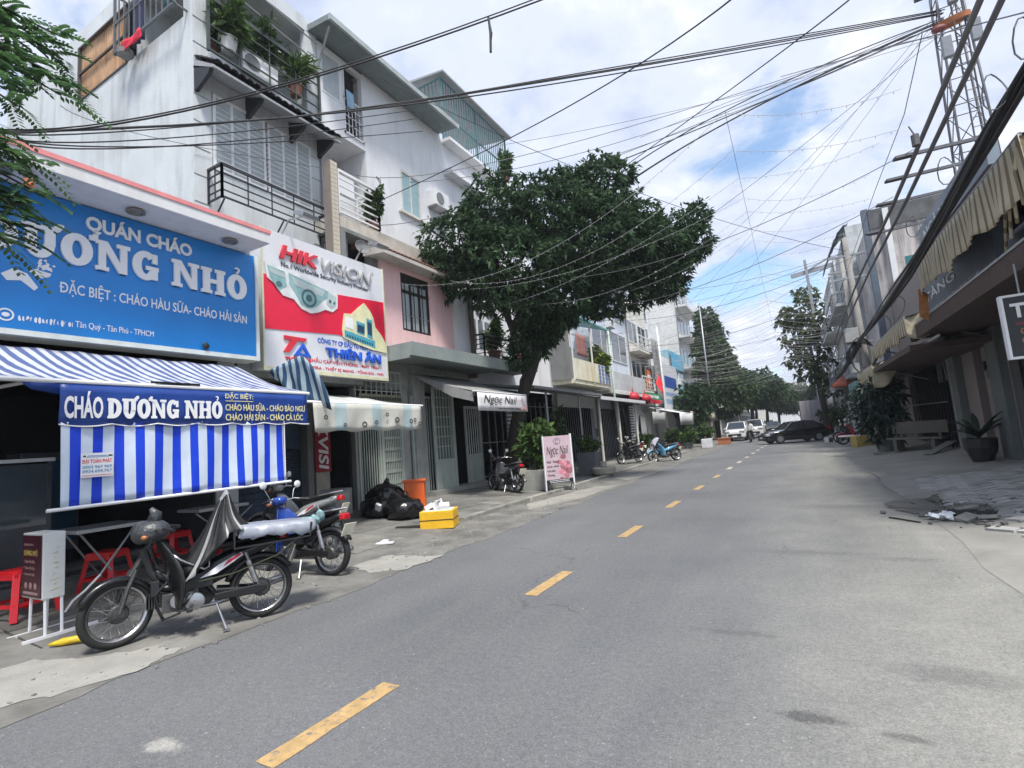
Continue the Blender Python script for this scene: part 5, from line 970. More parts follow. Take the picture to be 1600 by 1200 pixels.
# ------------------------------------------------------------------ motorbikes
TYRE = M('tyre_rubber', (.012, .012, .012), .75, var=.2, vs=20); CHROME = M('chrome', (.42, .42, .43), .28, .9, var=.25, vs=14); ENG = M('engine_alloy', (.075, .075, .075), .5, .6, var=.5, vs=14); SEATM = M('seat_vinyl', (.014, .014, .016), .5, var=.15, bump=.2, bs=40)
BLK = M('black_plastic', (.013, .014, .016), .4, var=.15); BPAINT = M('bike_black_paint', (.007, .007, .008), .32, var=.2, coat=.15); REDL = M('red_lens', (.4, .01, .015), .2); LENS = M('clear_lens', (.45, .46, .46), .12, spec=.8); AMB = M('amber_lens', (.4, .15, .06), .2)
def wheel(t, x, z, r, wdt=.075, steer=0, name='wheel', spokes=True):
    rot = Matrix.Rotation(steer, 3, 'Z')
    def tf(b):
        c = Vector((x, 0, z)); b.v = [tuple(rot @ (Vector(v) - c) + c) for v in b.v]; return b
    n = 40; b = MB(); b.lathe([(r - .062, -wdt * .36), (r - .03, -wdt * .5), (r - .008, -wdt * .3), (r, 0), (r - .008, wdt * .3), (r - .03, wdt * .5), (r - .062, wdt * .36), (r - .062, -wdt * .36)], (0, 0, 0), n, 'y', cap=False); b.v = [(v[0] + x, v[1], v[2] + z) for v in b.v]
    w_ = tf(b).build(name, TYRE, t, smooth=True, local=True)
    b = MB(); b.lathe([(r - .06, -wdt * .34), (r - .085, -wdt * .2), (r - .088, 0), (r - .085, wdt * .2), (r - .06, wdt * .34)], (0, 0, 0), n, 'y', cap=False); b.v = [(v[0] + x, v[1], v[2] + z) for v in b.v]; tf(b).build('rim', CHROME, w_, smooth=True, local=True)
    b = MB(); b.lathe([(.02, -.075), (.07, -.07), (.085, -.05), (.085, .05), (.07, .07), (.02, .075)], (0, 0, 0), 20, 'y'); b.v = [(v[0] + x, v[1], v[2] + z) for v in b.v]; tf(b).build('hub', ENG, w_, local=True)
    b = MB()
    if spokes:
        for i in range(36):
            a = 2 * math.pi * i / 36; a2_ = a + (.35 if i % 2 else -.35); s_ = .05 if i % 4 < 2 else -.05
            b.bar((x + .08 * math.cos(a), s_, z + .08 * math.sin(a)), (x + (r - .085) * math.cos(a2_), 0, z + (r - .085) * math.sin(a2_)), .004)
        o = tf(b).build('spokes', CHROME, w_, local=True)
    else:
        for i in range(5):
            a = 2 * math.pi * i / 5; b.bar((x + .06 * math.cos(a), 0, z + .06 * math.sin(a)), (x + (r - .085) * math.cos(a + .1), 0, z + (r - .085) * math.sin(a + .1)), .035, .03)
        tf(b).build('spoke', ENG, w_, local=True)
    return w_
def fender(t, x, z, r, a0, a1, mat, w_=.09, steer=0, name='mudguard'):
    rot = Matrix.Rotation(steer, 3, 'Z'); rows = []
    for i in range(15):
        a = R(a0 + (a1 - a0) * i / 14); rows.append([(x + (r + dd) * math.cos(a), yy, z + (r + dd) * math.sin(a)) for yy, dd in ((-w_ / 2, -.05), (-w_ * .45, -.012), (0, 0), (w_ * .45, -.012), (w_ / 2, -.05))])
    b = MB(); b.sheet(rows); c = Vector((x, 0, z)); b.v = [tuple(rot @ (Vector(v) - c) + c) for v in b.v]; return b.build(name, mat, t, smooth=True, local=True, thick=.006)
def loft(sections, mat, t, name, sub=1, k=10):
    """closed skin through rings of (x, z, half width y, half height)"""
    b = MB(); vs = []
    for (x, z, hy, hz) in sections:
        for j in range(k):
            a = 2 * math.pi * j / k; c, s_ = math.cos(a), math.sin(a); vs.append((x, hy * math.copysign(abs(c) ** .7, c), z + hz * math.copysign(abs(s_) ** .7, s_)))
    n = len(sections); b.add(vs, [(i * k + j, i * k + (j + 1) % k, (i + 1) * k + (j + 1) % k, (i + 1) * k + j) for i in range(n - 1) for j in range(k)] + [tuple(range(k - 1, -1, -1)), tuple(range((n - 1) * k, n * k))])
    return b.build(name, mat, t, smooth=True, local=True, sub=sub)
def underbone(loc, rz, label, paint, name='motorbike', steer=0, r=.295, wb=1.24, mirrors=True, seat=True, plate=True, stripe=None, shield=None, group=None, lean=.06, lamp=None, spokes=True, cat='motorbike'):
    """step-through motorbike heading +x; ground at z = 0 under it"""
    t = thing(name, label, cat, loc, rz, group); t.rotation_euler = (lean, 0, rz); fx, rx = wb / 2, -wb / 2
    wheel(t, fx, r, r, .082, steer, 'front_wheel', spokes); wheel(t, rx, r, r, .09, 0, 'rear_wheel', spokes)
    st_ = Matrix.Rotation(steer, 3, 'Z'); hd = Vector((fx - .2, 0, .78))
    b = MB()
    for s_ in (-1, 1):
        b.tube([(fx, s_ * .075, r), (fx - .06, s_ * .075, .5), (fx - .13, s_ * .06, .66)], .021, 8); b.cbox((fx + .01, s_ * .075, r), (.09, .03, .06))
    b.tube([(fx - .1, 0, .6), (fx - .31, 0, .95)], .03, 8); c = Vector((fx, 0, r)); b.v = [tuple(st_ @ (Vector(v) - c) + c) for v in b.v]; b.build('front_fork', ENG, t, local=True)
    fender(t, fx, r, r + .03, 25, 165, paint, .1, steer, 'front_mudguard')
    fender(t, rx, r, r + .05, 20, 150, BLK, .12, 0, 'rear_mudguard')
    b = MB(); b.tube([(fx - .2, 0, .84), (fx - .26, 0, .62), (fx - .36, 0, .46), (-.05, 0, .42), (-.3, 0, .5), (rx + .1, 0, .66)], [.035, .035, .045, .05, .04, .035], 8); b.tube([(-.12, 0, .42), (-.2, 0, .3), (rx + .06, 0, .3)], .03, 7)
    for s_ in (-1, 1): b.tube([(-.2, s_ * .1, .36), (rx, s_ * .1, r)], .022, 7)
    b.build('frame', BLK, t, local=True)
    fq = fx - .09
    b = MB()
    for i_, s_ in enumerate((-1, 1, -.5, .6)): b.tube([(fq - .2, s_ * .12, .98), (fq - .16, s_ * .15, .86), (fq - .22, s_ * .08, .68), (fq - .28 - .03 * i_, s_ * .05, .5), (.2 - .04 * i_, s_ * .07, .38)], .006, 5)
    b.build('control_cable', BLK, t, local=True)
    b = MB(); b.cbox((.0, 0, .47), (.34, .2, .14), Matrix.Rotation(.1, 3, 'Y')); b.cbox((.3, .06, .47), (.07, .1, .14)); b.tube([(.27, .1, .3), (.3, .12, .42), (.2, .11, .52)], .014, 6); b.tube([(.12, .13, .25), (.05, .16, .3), (-.04, .15, .42)], .01, 6); b.build('battery_box', BLK, t, local=True, bev=.015)
    # handlebar cowl and lamp
    lamp = lamp or paint; b = MB(); P = [(fq - .1, .98, .06, .045), (fq - .14, .99, .095, .075), (fq - .22, 1.0, .11, .07), (fq - .3, 1.01, .07, .045)]; h = loft(P, lamp, t, 'headlight_cowl')
    b = MB(); b.ball((fq - .105, 0, .985), .075, (.5, 1.05, .85), 14, 8); b.build('headlight', LENS, t, smooth=True, local=True)
    b = MB()
    for s_ in (-1, 1): b.tube([(fq - .2, s_ * .08, 1.0), (fq - .24, s_ * .22, 1.03), (fq - .33, s_ * .33, 1.01)], .012, 7)
    hb = b.build('handlebar', CHROME, t, local=True); b = MB()
    for s_ in (-1, 1): b.tube([(fq - .29, s_ * .28, 1.02), (fq - .38, s_ * .38, 1.0)], .018, 8); b.tube([(fq - .24, s_ * .25, 1.02), (fq - .27, s_ * .37, .99)], .007, 5)
    b.build('grip', BLK, hb, local=True)
    for s_ in (-1, 1): b = MB(); b.ball((fq - .13, s_ * .13, .955), .032, (1, 1, .8), 8, 6); b.build('indicator', AMB, t, smooth=True, local=True)
    if mirrors:
        for s_ in (-1, 1):
            b = MB(); b.tube([(fq - .24, s_ * .2, 1.03), (fq - .2, s_ * .26, 1.16), (fq - .22, s_ * .3, 1.2)], .006, 5); b.ball((fq - .22, s_ * .31, 1.23), .062, (.3, 1, .85), 12, 8); b.build('mirror', WHITEM, t, smooth=True, local=True)
    # leg shield
    rows = []
    for i in range(10):
        q = i / 9; z = .92 - .62 * q; xx = fq - .2 - .05 * q - .1 * math.sin(q * math.pi) * .4 - .1 * q * q; ww = .1 + .19 * math.sin(min(1, q * 1.25) * math.pi * .62)
        rows.append([(xx - (.07 + .09 * math.sin(q * math.pi)) * abs(k) ** 1.5, k * ww, z - .03 * abs(k)) for k in (-1, -.8, -.6, -.3, 0, .3, .6, .8, 1)])
    b = MB(); b.sheet(rows); b.build('leg_shield', shield or paint, t, smooth=True, local=True, thick=.012)
    loft([(.32, .62, .05, .06), (.24, .54, .06, .06), (.1, .49, .07, .06), (-.06, .5, .09, .08), (-.2, .56, .1, .11)], shield or paint, t, 'centre_cover')
    loft([(-.06, .54, .06, .07), (-.18, .58, .105, .11), (-.4, .66, .115, .095), (-.66, .74, .09, .065), (-.8, .78, .045, .04)], paint, t, 'side_cover')
    if stripe:
        for s_ in (-1, 1):
            b = MB(); b.prism([(-.06, .5), (-.2, .52), (-.44, .66), (-.42, .69), (-.22, .6)], (0, s_ * .122, 0), (1, 0, 0), ZU, .004 * (1 if s_ < 0 else -1)); b.build('decal', TW, t, local=True)
            b = MB(); b.prism([(-.26, .575), (-.43, .67), (-.41, .685), (-.3, .63)], (0, s_ * .128, 0), (1, 0, 0), ZU, .004 * (1 if s_ < 0 else -1)); b.build('decal', stripe, t, local=True)
    if seat: loft([(.0, .74, .06, .03), (-.1, .775, .11, .045), (-.35, .785, .13, .05), (-.55, .82, .125, .05), (-.72, .85, .09, .035)], SEATM, t, 'seat')
    b = MB(); b.cbox((.1, 0, .32), (.3, .2, .17)); b.lathe([(.1, -.13), (.1, .0), (.085, .14)], (.02, 0, .31), 16, 'y'); b.lathe([(.085, -.13), (.09, -.1)], (-.1, 0, .3), 14, 'y')
    for i in range(6): b.cbox((.26 + i * .022, 0, .35), (.01, .15, .13))
    eng = b.build('engine', ENG, t, local=True, bev=.012); b = MB(); b.lathe([(.085, .0), (.08, .03), (.02, .04)], (-.02, .13, .3), 16, 'y'); b.lathe([(.07, .0), (.06, .03)], (.12, .11, .33), 14, 'y'); b.build('engine_cover', CHROME, eng, local=True)
    b = MB(); b.tube([(.25, -.08, .27), (.12, -.13, .2), (-.2, -.15, .2), (-.32, -.15, .24), (-.82, -.15, .33)], [.018, .02, .022, .045, .042], 9); b.build('exhaust', CHROME, t, smooth=True, local=True)
    b = MB(); b.tube([(.02, -.28, .24), (.02, .28, .24)], .012, 6); b.tube([(.1, .14, .22), (.22, .2, .2)], .009, 5)
    for s_ in (-1, 1): b.cbox((.02, s_ * .26, .25), (.05, .1, .025)); 
    b.build('footpeg', BLK, t, local=True)
    for s_ in (-1, 1):
        b = MB(); b.tube([(rx + .02, s_ * .12, r + .02), (rx + .14, s_ * .13, .68)], .016, 7); b.tube([(rx + .05, s_ * .12, r + .08), (rx + .12, s_ * .13, .6)], .028, 9); b.build('shock_absorber', CHROME, t, local=True)
    b = MB(); b.prism([(-.18, .27), (rx + .04, .265), (rx - .05, .29), (rx - .04, .34), (rx + .06, .355), (-.18, .34)], (0, .13, 0), (1, 0, 0), ZU, -.03); b.build('chain_case', BPAINT, t, local=True, bev=.01)
    b = MB(); b.tube([(-.2, .12, .24), (-.28, .24, .02 - lean * .24)], .011, 6); b.cbox((-.28, .25, .012 - lean * .25), (.06, .03, .012)); b.build('kickstand', CHROME, t, local=True)
    b = MB(); b.tube([(-.5, .12, .83), (-.72, .11, .86), (-.86, 0, .88), (-.72, -.11, .86), (-.5, -.12, .83)], .012, 7); b.build('grab_rail', CHROME, t, local=True)
    b = MB(); b.cbox((-.83, 0, .77), (.1, .15, .085), taper=.8); b.build('tail_light', REDL, t, local=True, bev=.02)
    if plate: b = MB(); b.cbox((-.9, 0, .6), (.008, .23, .17), Matrix.Rotation(R(-22), 3, 'Y')); b.build('number_plate', M('plate_cream', (.7, .68, .55), .4), t, local=True)
    return t
# nearest motorbike, its saddle and rack heaped with a tarpaulin
F_, Rr = Vector((-5.68, 2.47)), Vector((-5.06, 3.5)); mid = (F_ + Rr) / 2; dv = F_ - Rr; RZ = math.atan2(dv.y, dv.x)
m1 = underbone((mid.x, mid.y, .012), RZ, 'old black motorbike nearest the camera with a grey tarpaulin heaped over its rack', BPAINT, steer=R(24), r=.3, wb=dv.length, mirrors=False, stripe=M('decal_red', (.5, .02, .05), .3), lamp=M('faded_black_paint', (.07, .075, .08), .3, var=.3, vs=8), lean=.05)
b = MB(); b.ball((.34, .0, 1.0), .16, (1.0, .95, .72), 14, 9); b.ball((.42, .0, 1.0), .11, (.8, 1, 1), 12, 8); b.tube([(.33, 0, 1.06), (.3, .03, 1.17), (.34, .05, 1.22)], [.07, .05, .02], 8); b.build('lamp_cover_bag', M('grey_bag', (.05, .055, .06), .35, var=.4, vs=14, bump=.7, bs=20), m1, smooth=True, local=True)
b = MB()
for s_ in (.07, .12): b.tube([(.2, s_, .7), (.16, s_, .76), (.1, s_, .7), (-.1, s_, .58), (-.14, s_, .6), (-.14, s_, .68)], .009, 6)
for x_ in (.08, -.02): b.tube([(x_, .07, .69 if x_ > 0 else .63), (x_, .12, .69 if x_ > 0 else .63)], .007, 5)
b.build('step_rack', CHROME, m1, smooth=True, local=True)
b = MB(); b.sheet([[(.33 - .02 * i - .01 * j, -.1 + .05 * j, .3 - .05 * i + .01 * (j - 2) ** 2) for j in range(5)] for i in range(4)]); b.build('mud_flap', BLK, m1, smooth=True, local=True, thick=.008)
def onbike(p): return (Matrix.Translation(m1.location) @ Matrix.Rotation(RZ, 4, 'Z') @ Matrix.Rotation(.05, 4, 'X')) @ Vector(p)
TARP = M('silver_tarpaulin', (.25, .27, .32), .35, var=.15, vs=5, bump=.35, bs=7); TARPD = M('tarpaulin_dark_side', (.009, .0095, .011), .6, var=.2, bump=.6, bs=8)
tp = thing('tarpaulin', 'folded silver and black tarpaulin strapped over the rack of the nearest motorbike', 'tarpaulin', tuple(onbike((-.45, 0, .8))))
g = random.Random(3); rows = []
for i in range(23):
    x_ = -.4 - .72 * i / 22; row = []
    for k in range(-10, 11):
        q = k / 10; e_ = max(0, abs(q) - .8) / .2; wr = .013 * math.sin(i * .9 + k * .7) + .011 * math.sin(i * 2.3 - k * 1.1) + .008 * math.sin(k * 2.9 + i * .4) + g.uniform(-.007, .007)
        row.append(onbike((x_ + .02 * math.sin(k * 1.3) * e_, .3 * q * (1 - .1 * e_) + .006 * math.sin(i * 1.1) * e_, .955 - .03 * i / 22 - .13 * e_ + wr * (.1 + .8 * e_))))
    rows.append(row)
b = MB(); b.sheet(rows); b.build('top_sheet', TARP, tp, smooth=True, thick=.01)
rows = [[onbike((x_, s2, z_)) for s2 in (-.27, -.1, .1, .27)] for x_, z_ in ((-.36, .92), (-.36, .74), (-1.06, .76), (-1.08, .9))]; b = MB(); b.sheet(rows); b.build('bundle', TARPD, tp, thick=.02)
# the cover thrown over the saddle, pulled up to a peak
AP = Vector((-.3, .06, 1.34)); BASE = [(.06, .17, .47), (-.02, .21, .56), (-.16, .22, .72), (-.34, .29, .9), (-.46, .26, .93), (-.5, .05, .94), (-.46, -.2, .93), (-.3, -.22, .8), (-.08, -.17, .76), (.02, -.06, .76), (.07, .08, .62)]
NB = 44; rows = []; mi = []
for i in range(12):
    t_ = i / 11; row = []
    for k in range(NB + 1):
        f = (k % NB) / NB * len(BASE); a0 = Vector(BASE[int(f) % len(BASE)]); a1 = Vector(BASE[(int(f) + 1) % len(BASE)]); pb_ = a0.lerp(a1, f - int(f))
        p_ = AP.lerp(pb_, t_ ** .8 * (1 - .0)); c_ = Vector((-.2, .03, p_.z)); rad = p_ - c_; rad.z = 0; fold = .13 * math.sin(k * 1.43) + .07 * math.sin(k * 2.86 + 1); p_ = p_ + rad * fold * min(1, t_ * 2.5) - rad * .22 * math.sin(math.pi * t_); row.append(onbike(p_))
    rows.append(row)
b = MB()
vs = [p_ for r_ in rows for p_ in r_]
for p_ in vs: b.v.append(tuple(p_))
for i in range(11):
    for k in range(NB): b.f.append((i * (NB + 1) + k, i * (NB + 1) + k + 1, (i + 1) * (NB + 1) + k + 1, (i + 1) * (NB + 1) + k)); b.m.append(1 if (k % 22 in (1, 2, 11) or i == 0 or k in (14, 15)) else 0)
b.build('peak', [TARPD, M('tarpaulin_grey', (.3, .31, .32), .5, bump=.6, bs=10)], tp, smooth=True, thick=.008)
b = MB(); b.tube([onbike((-.05, .16, .48)), onbike((-.35, .17, .5)), onbike((-.75, .24, .62)), onbike((-1.0, .26, .8))], .006, 5);  b.build('strap', M('green_cord', (.05, .06, .03), .8), tp)
b = MB(); g = random.Random(9)
for i in range(7): b.ball(onbike((-1.02 - .03 * i, .1 + g.uniform(-.08, .08), .9 + g.uniform(-.02, .05))), .06, (1, 1.1, .6), 8, 6, Matrix.Rotation(g.uniform(0, 3), 3, 'X'))
tag(b.build('rag', M('teal_rag', (.2, .32, .33), .85, var=.5, vs=14, bump=.8, bs=14), smooth=True, org=onbike((-1.1, .1, .9))), 'patterned teal rag tucked on the tail of the tarpaulin', 'rag')
BLUP = M('bike_blue_paint', (.01, .05, .3), .25, var=.1, coat=.5)
R2 = Vector((-5.66, 4.95)); h2 = Vector((-.95, -.12)).normalized(); c2 = R2 + h2 * .62
underbone((c2.x, c2.y, .015), math.atan2(h2.y, h2.x), 'black motorbike with blue front parked just behind, cream number plate towards the road', BPAINT, shield=BLUP, lamp=BLUP, steer=R(-6), stripe=None)
SILV = M('bike_silver_paint', (.35, .36, .36), .3, .3, var=.1)
underbone((-7.55, 5.85, .13), R(200), 'silver motorbike furthest in, half hidden behind the blue-fronted one', SILV, plate=True, stripe=M('decal_red', (.5, .02, .05)))
o = underbone((-7.88, 13.5, .12), R(155), 'dark scooter with white number plate parked under the nail shop awning', M('bike_grey_paint', (.06, .06, .065), .3), spokes=False)
underbone((-7.2, 24.4, .1), R(245), 'black motorbike parked side on before the white round-window wall', BPAINT, lean=.05)
sc = underbone((-5.9, 25.9, .02), R(222), 'pale blue scooter with a cloth over its handlebar at the road edge', M('bike_sky_paint', (.12, .38, .6), .3, coat=.4), spokes=False, mirrors=False)
b = MB(); rows = [[(.62 - .3 * i / 5, .3 * k / 4, 1.22 - .36 * (1 - i / 5) ** 1.5 - .1 * abs(k / 4) + .02 * math.sin(i + k)) for k in range(-4, 5)] for i in range(6)]; b.sheet(rows); b.build('handlebar_cover', M('cover_lilac', (.5, .5, .58), .6), sc, smooth=True, local=True, thick=.01)
underbone((-7.9, 28.0, .12), R(250), 'dark motorbike further back beside the black one, by the white shutter', BPAINT, lean=.05)

# ------------------------------------------------------------------ house D: balcony behind the tree, green cage on the roof
D = thing('terrace_house', 'white terrace house behind the tree with green roof cage and barred balcony', 'house', (-10, 18.5, 0))
b = MB(); wallx(b, -10.8, -10.6, 15.3, 22.2, 3.6, 13.2, [(16.4, 17.4, 9.0, 10.8)]); b.box(-20, -10.8, 22.0, 22.2, 0, 13.2); b.box(-20, -10.8, 15.3, 22, 13.0, 13.2); b.box(-10.6, -10.2, 15.32, 22.2, 11.9, 12.1); b.box(-10.6, -10.2, 15.32, 22.2, 13.2, 13.32); b.build('wall', WHITE, D)
window(D, -10.64, 16.4, 17.4, 9, 10.8, 2); window(D, -10.62, 18.2, 19.6, 9, 10.8, 3)
sl = MB()
for i in range(4): sl.box(-10.6, -10.56, 16.0 + i * .5, 16.28 + i * .5, 5.4, 6.5)
for i in range(3): sl.box(-10.6, -10.56, 16.1 + i * .8, 16.55 + i * .8, 6.75, 7.1)
sl.build('vent_slit', GLASS, D)
cg = MB(); 
for x in (-12.8, -10.6):
    for y_ in (15.5, 18, 20.6): cg.bar((x, y_, 13.2), (x, y_, 16.0), .07)
for z in (13.35, 14.6, 16.0):
    cg.bar((-10.6, 15.5, z), (-10.6, 20.6, z), .05); cg.bar((-12.8, 15.5, z), (-10.6, 15.5, z), .05)
TEAL = M('teal_metal', (.08, .17, .18), .5, var=.15); cg = cg.build('cage_frame', TEAL, D)
q = MB().bar((-10.6, 15.68, 13.3), (-10.6, 15.68, 16), .028).build('bar', TEAL, cg); rep(q, cg, [(0, .18 * i, 0) for i in range(1, 27)]); q = MB().bar((-12.62, 15.5, 13.3), (-12.62, 15.5, 16), .028).build('bar', TEAL, cg); rep(q, cg, [(.18 * i, 0, 0) for i in range(1, 11)])
b = MB(); b.prism([(-10.3, 16.05), (-10.3, 16.12), (-13.1, 16.5), (-13.1, 16.4)], (0, 15.3, 0), (1, 0, 0), ZU, -5.5); b.build('cage_roof', M('roof_grey', (.3, .31, .31), .7), D)
pot_plant((-10.35, 19.9, 13.3), 'tangled green plant outside the teal roof cage', 1.3, .2, 160, .22, LEAFL, seed=31, spread=1.2)
b = MB(); b.box(-10.6, -9.4, 15.3, 19.6, 4.45, 4.65); b.build('balcony_slab', DGREY, D)
railing(D, (-9.4, 15.4), (-9.4, 19.6), 4.65, 5.5, 0, DARKM, 4, .04); railing(D, (-10.6, 15.4), (-9.4, 15.4), 4.65, 5.5, 0, DARKM, 4, .04)
for i, yy in enumerate((16.4, 17.3)): cloth('hanging_cloth', ('white cloth drying behind the black balcony rails', 'pink cloth drying behind the black balcony rails beside the trunk')[i], 'laundry', -9.7, yy + 1.1, 5.45, .8, .65, (TW, M('pink_cloth', (.6, .25, .26), .9))[i], 'y', seed=i)
pot_plant((-9.7, 16.6, 4.65), 'bright green bushy plant on the black-railed balcony left of the trunk', 1.3, .25, 200, .2, LEAFL, seed=33, spread=1.2)
b = MB(); room(b, -10, -14, 15.35, 22, .24, 3.5); b.box(-10.05, -9.9, 15.2, 15.45, .2, 3.6); b.box(-10.05, -9.9, 18.4, 18.6, .2, 3.6); b.box(-10.6, -10, 15.2, 22.2, 3.5, 3.65); b.build('interior', MATS['dark_interior'], D)
b = MB(); b.prism([(-10.2, 3.75), (-10.2, 3.82), (-7.7, 3.42), (-7.7, 3.35)], (0, 15.6, 0), (1, 0, 0), ZU, -7.0); b.build('sheet_roof', M('sheet_grey', (.3, .31, .31), .6, .3, streak=.6), D)
MB().box(-7.74, -7.66, 15.6, 22.6, 3.34, 3.44).build('roof_edge', GREYM, D)
for yy in (17.2, 20.5): MB().tube([(-8.0, yy, gz(-8)), (-8.0, yy, 3.4)], .045, 8).build('post', GREYM, D)
b = MB()
for i in range(12): b.box(-9.95, -9.9, 15.6 + i * .5, 15.64 + i * .5, .3, 3.2)
for z in (.4, 1.6, 3.0): b.box(-9.96, -9.91, 15.5, 21.8, z, z + .04)
b.build('gate_bars', GREYM, D)
sl = MB()
for i in range(14): sl.box(-9.6, -9.5, 16.9, 17.2, .9 + i * .15, 1.0 + i * .15)
tag(sl.build('white_louvre', WHITEM, org=(-9.5, 17, .9)), 'narrow white louvred panel standing behind the tree trunk', 'louvre')

# ------------------------------------------------------------------ houses further down the left side
def far_house(name, label, y0, y1, h, mat, xf=-10, xb=-20, floors=(), side=1, ground='dark', gmat=None, group=None, par=True):
    """terrace house: walls, roof, windows on each floor and a ground-floor opening"""
    t = thing(name, label, 'house', (xf, (y0 + y1) / 2, 0), group=group); s = side; xi = xf - s * .2
    b = MB(); ops = [(y0 + .3, y1 - .3, .2, 3.1)] if ground == 'dark' else []
    wallx(b, min(xf, xi), max(xf, xi), y0, y1, 0, h, ops); xa, xc = min(xi, xb), max(xi, xb)
    b.box(xa, xc, y0, y0 + .2, 0, h); b.box(xa, xc, y1 - .2, y1, 0, h); b.build('wall', mat, t)
    MB().box(xa, xc, y0 + .2, y1 - .2, h - .4, h - .2).build('roof', DGREY, t)
    if ground == 'dark':
        b = MB(); room(b, xi, xf - s * 3.5, y0 + .3, y1 - .3, .2, 3.1, .1); b.build('interior', MATS['dark_interior'], t)
        b = MB(); n = int((y1 - y0 - .6) / .28)
        for i in range(n): b.box(xf - s * .12 - .015, xf - s * .12 + .015, y0 + .35 + i * .28, y0 + .38 + i * .28, .22, 3.05)
        b.build('gate_bars', gmat or GREYM, t)
    elif ground == 'shutter':
        b = MB(); n = 22; 
        for i in range(n): b.box(min(xf, xf + s * .03), max(xf, xf + s * .03), y0 + .35, y1 - .35, .2 + i * .13, .2 + i * .13 + .12)
        b.build('roller_shutter', gmat or WHITEM, t)
    MB().tube([(xf + s * .06, y0 + .12, .3), (xf + s * .06, y0 + .12, h - .3)], .05, 6).build('drainpipe', GREYM, t)
    MB().box(min(xf, xf + s * .14), max(xf, xf + s * .14), y1 - .28, y1 - .05, 1.5, 1.95).build('meter_box', GREYM, t)
    for (z, hh, n, bal) in floors:
        w_ = (y1 - y0 - .6) / n
        for i in range(n): window(t, xf, y0 + .3 + w_ * i + .15, y0 + .3 + w_ * (i + 1) - .15, z, z + hh, 2, s=s)
        if bal:
            MB().box(min(xf + s * .01, xf + s * bal), max(xf + s * .01, xf + s * bal), y0 + .1, y1 - .1, z - .85, z - .68).build('balcony_slab', mat, t)
            railing(t, (xf + s * bal, y0 + .15), (xf + s * bal, y1 - .15), z - .68, z + .3, 8, WHITEM if s > 0 else GREYM, 2, .04)
    return t
E1 = far_house('yellow_house', 'small yellow and white house with laundry balcony and teal sheet roof beyond the tree', 22.4, 28.0, 6.3, WHITE, floors=())
b = MB(); b.prism([(-10.6, 8.0), (-10.6, 8.08), (-8.7, 7.45), (-8.7, 7.37)], (0, 22.3, 0), (1, 0, 0), ZU, -5.6); b.build('sheet_roof', M('teal_sheet', (.16, .42, .42), .6, var=.2, streak=.4), E1)
for yy in (22.5, 25.2, 27.9): MB().tube([(-8.9, yy, 4.2), (-8.9, yy, 7.5)], .05, 8).build('post', CREAM, E1)
b = MB(); b.box(-10, -8.9, 22.4, 28.0, 4.1, 4.3); b.box(-8.95, -8.85, 22.5, 27.9, 4.3, 5.3); b.build('balcony_wall', M('stained_cream_wall', (.7, .67, .55), .85, var=.12, vs=1.4, streak=.9, scol=(.5, .4, .16)), E1)
MB().box(-9.98, -8.98, 22.3, 22.42, 4.3, 7.3).build('side_wall', DGREY, E1)
b = MB(); 
for i in range(4):
    for j in range(5): b.box(-8.85, -8.82, 25.9 + i * .5, 26.2 + i * .5, 4.35 + j * .2, 4.47 + j * .2)
b.build('blue_blocks', M('blue_block', (.12, .2, .42), .7), E1)['kind'] = 'stuff'
cloth('hanging_cloth', 'faded red shirt hanging on the yellow house balcony', 'laundry', -8.9, 23.8, 6.6, 1.3, 1.1, M('faded_red_cloth', (.3, .13, .11), .9), 'y', seed=6)
b = MB(); b.tube([(-9.1, 22.6, 6.6), (-9.1, 27.6, 6.5)], .03, 6); b.build('clothes_rail', WHITEM, E1)
b = MB(); b.prism([(-10, 3.75), (-10, 3.82), (-7.8, 3.3), (-7.8, 3.23)], (0, 22.6, 0), (1, 0, 0), ZU, -8.0); b.build('sheet_roof', MATS['sheet_grey'], E1); MB().box(-7.85, -7.75, 22.6, 30.6, 3.2, 3.36).build('roof_edge', WHITEM, E1)
for yy in (23.5, 26.5, 29.8): MB().tube([(-8.2, yy, gz(-8.2)), (-8.2, yy, 3.35)], .06, 8).build('post', CREAM, E1)
pot_plant((-9.2, 27.2, 4.3), 'bright yellow-green plant spilling from the balcony of the yellow house', 2.3, .2, 260, .3, M('lime_leaf', (.16, .22, .04), .6, island=.4), seed=41, spread=1.3, wd=.08)
F1 = far_house('blue_white_house', 'pale blue house with white panelled balcony beyond the yellow house', 28.1, 36.0, 14.5, BLUEW, floors=((6.3, 2.0, 2, 0), (9.2, 1.6, 2, 0), (12, 1.5, 2, .8)), gmat=WHITEM)
b = MB(); b.box(-10, -9.0, 28.1, 36, 3.9, 4.1); b.build('balcony_slab', CREAM, F1)
for i in range(7): MB().box(-9.06, -9.0, 28.2 + i * 1.12, 29.22 + i * 1.12, 4.15, 5.2).build('panel', M('panel_white', (.55, .56, .57), .6, streak=.5), F1)
b = MB(); b.prism([(-10, 3.6), (-10, 3.66), (-7.9, 3.15), (-7.9, 3.09)], (0, 30.8, 0), (1, 0, 0), ZU, -5.2); b.build('sheet_roof', DARKM, F1)
for i, yy in enumerate((32.2, 35.2)):
    b = MB(); b.ball((-8.9, yy, 3.75), .42, (1, 1, .85), 16, 10); b.tube([(-8.9, yy, 4.1), (-8.9, yy, 4.4)], .03, 5); tag(b.build('red_lantern', M('lantern_red', (.45, .02, .04), .5), smooth=True, org=(-8.9, yy, 4.1)), ('round red lantern nearer the yellow house', 'round red lantern nearer the green sign')[i], 'lantern', 'red lanterns over the shop fronts')
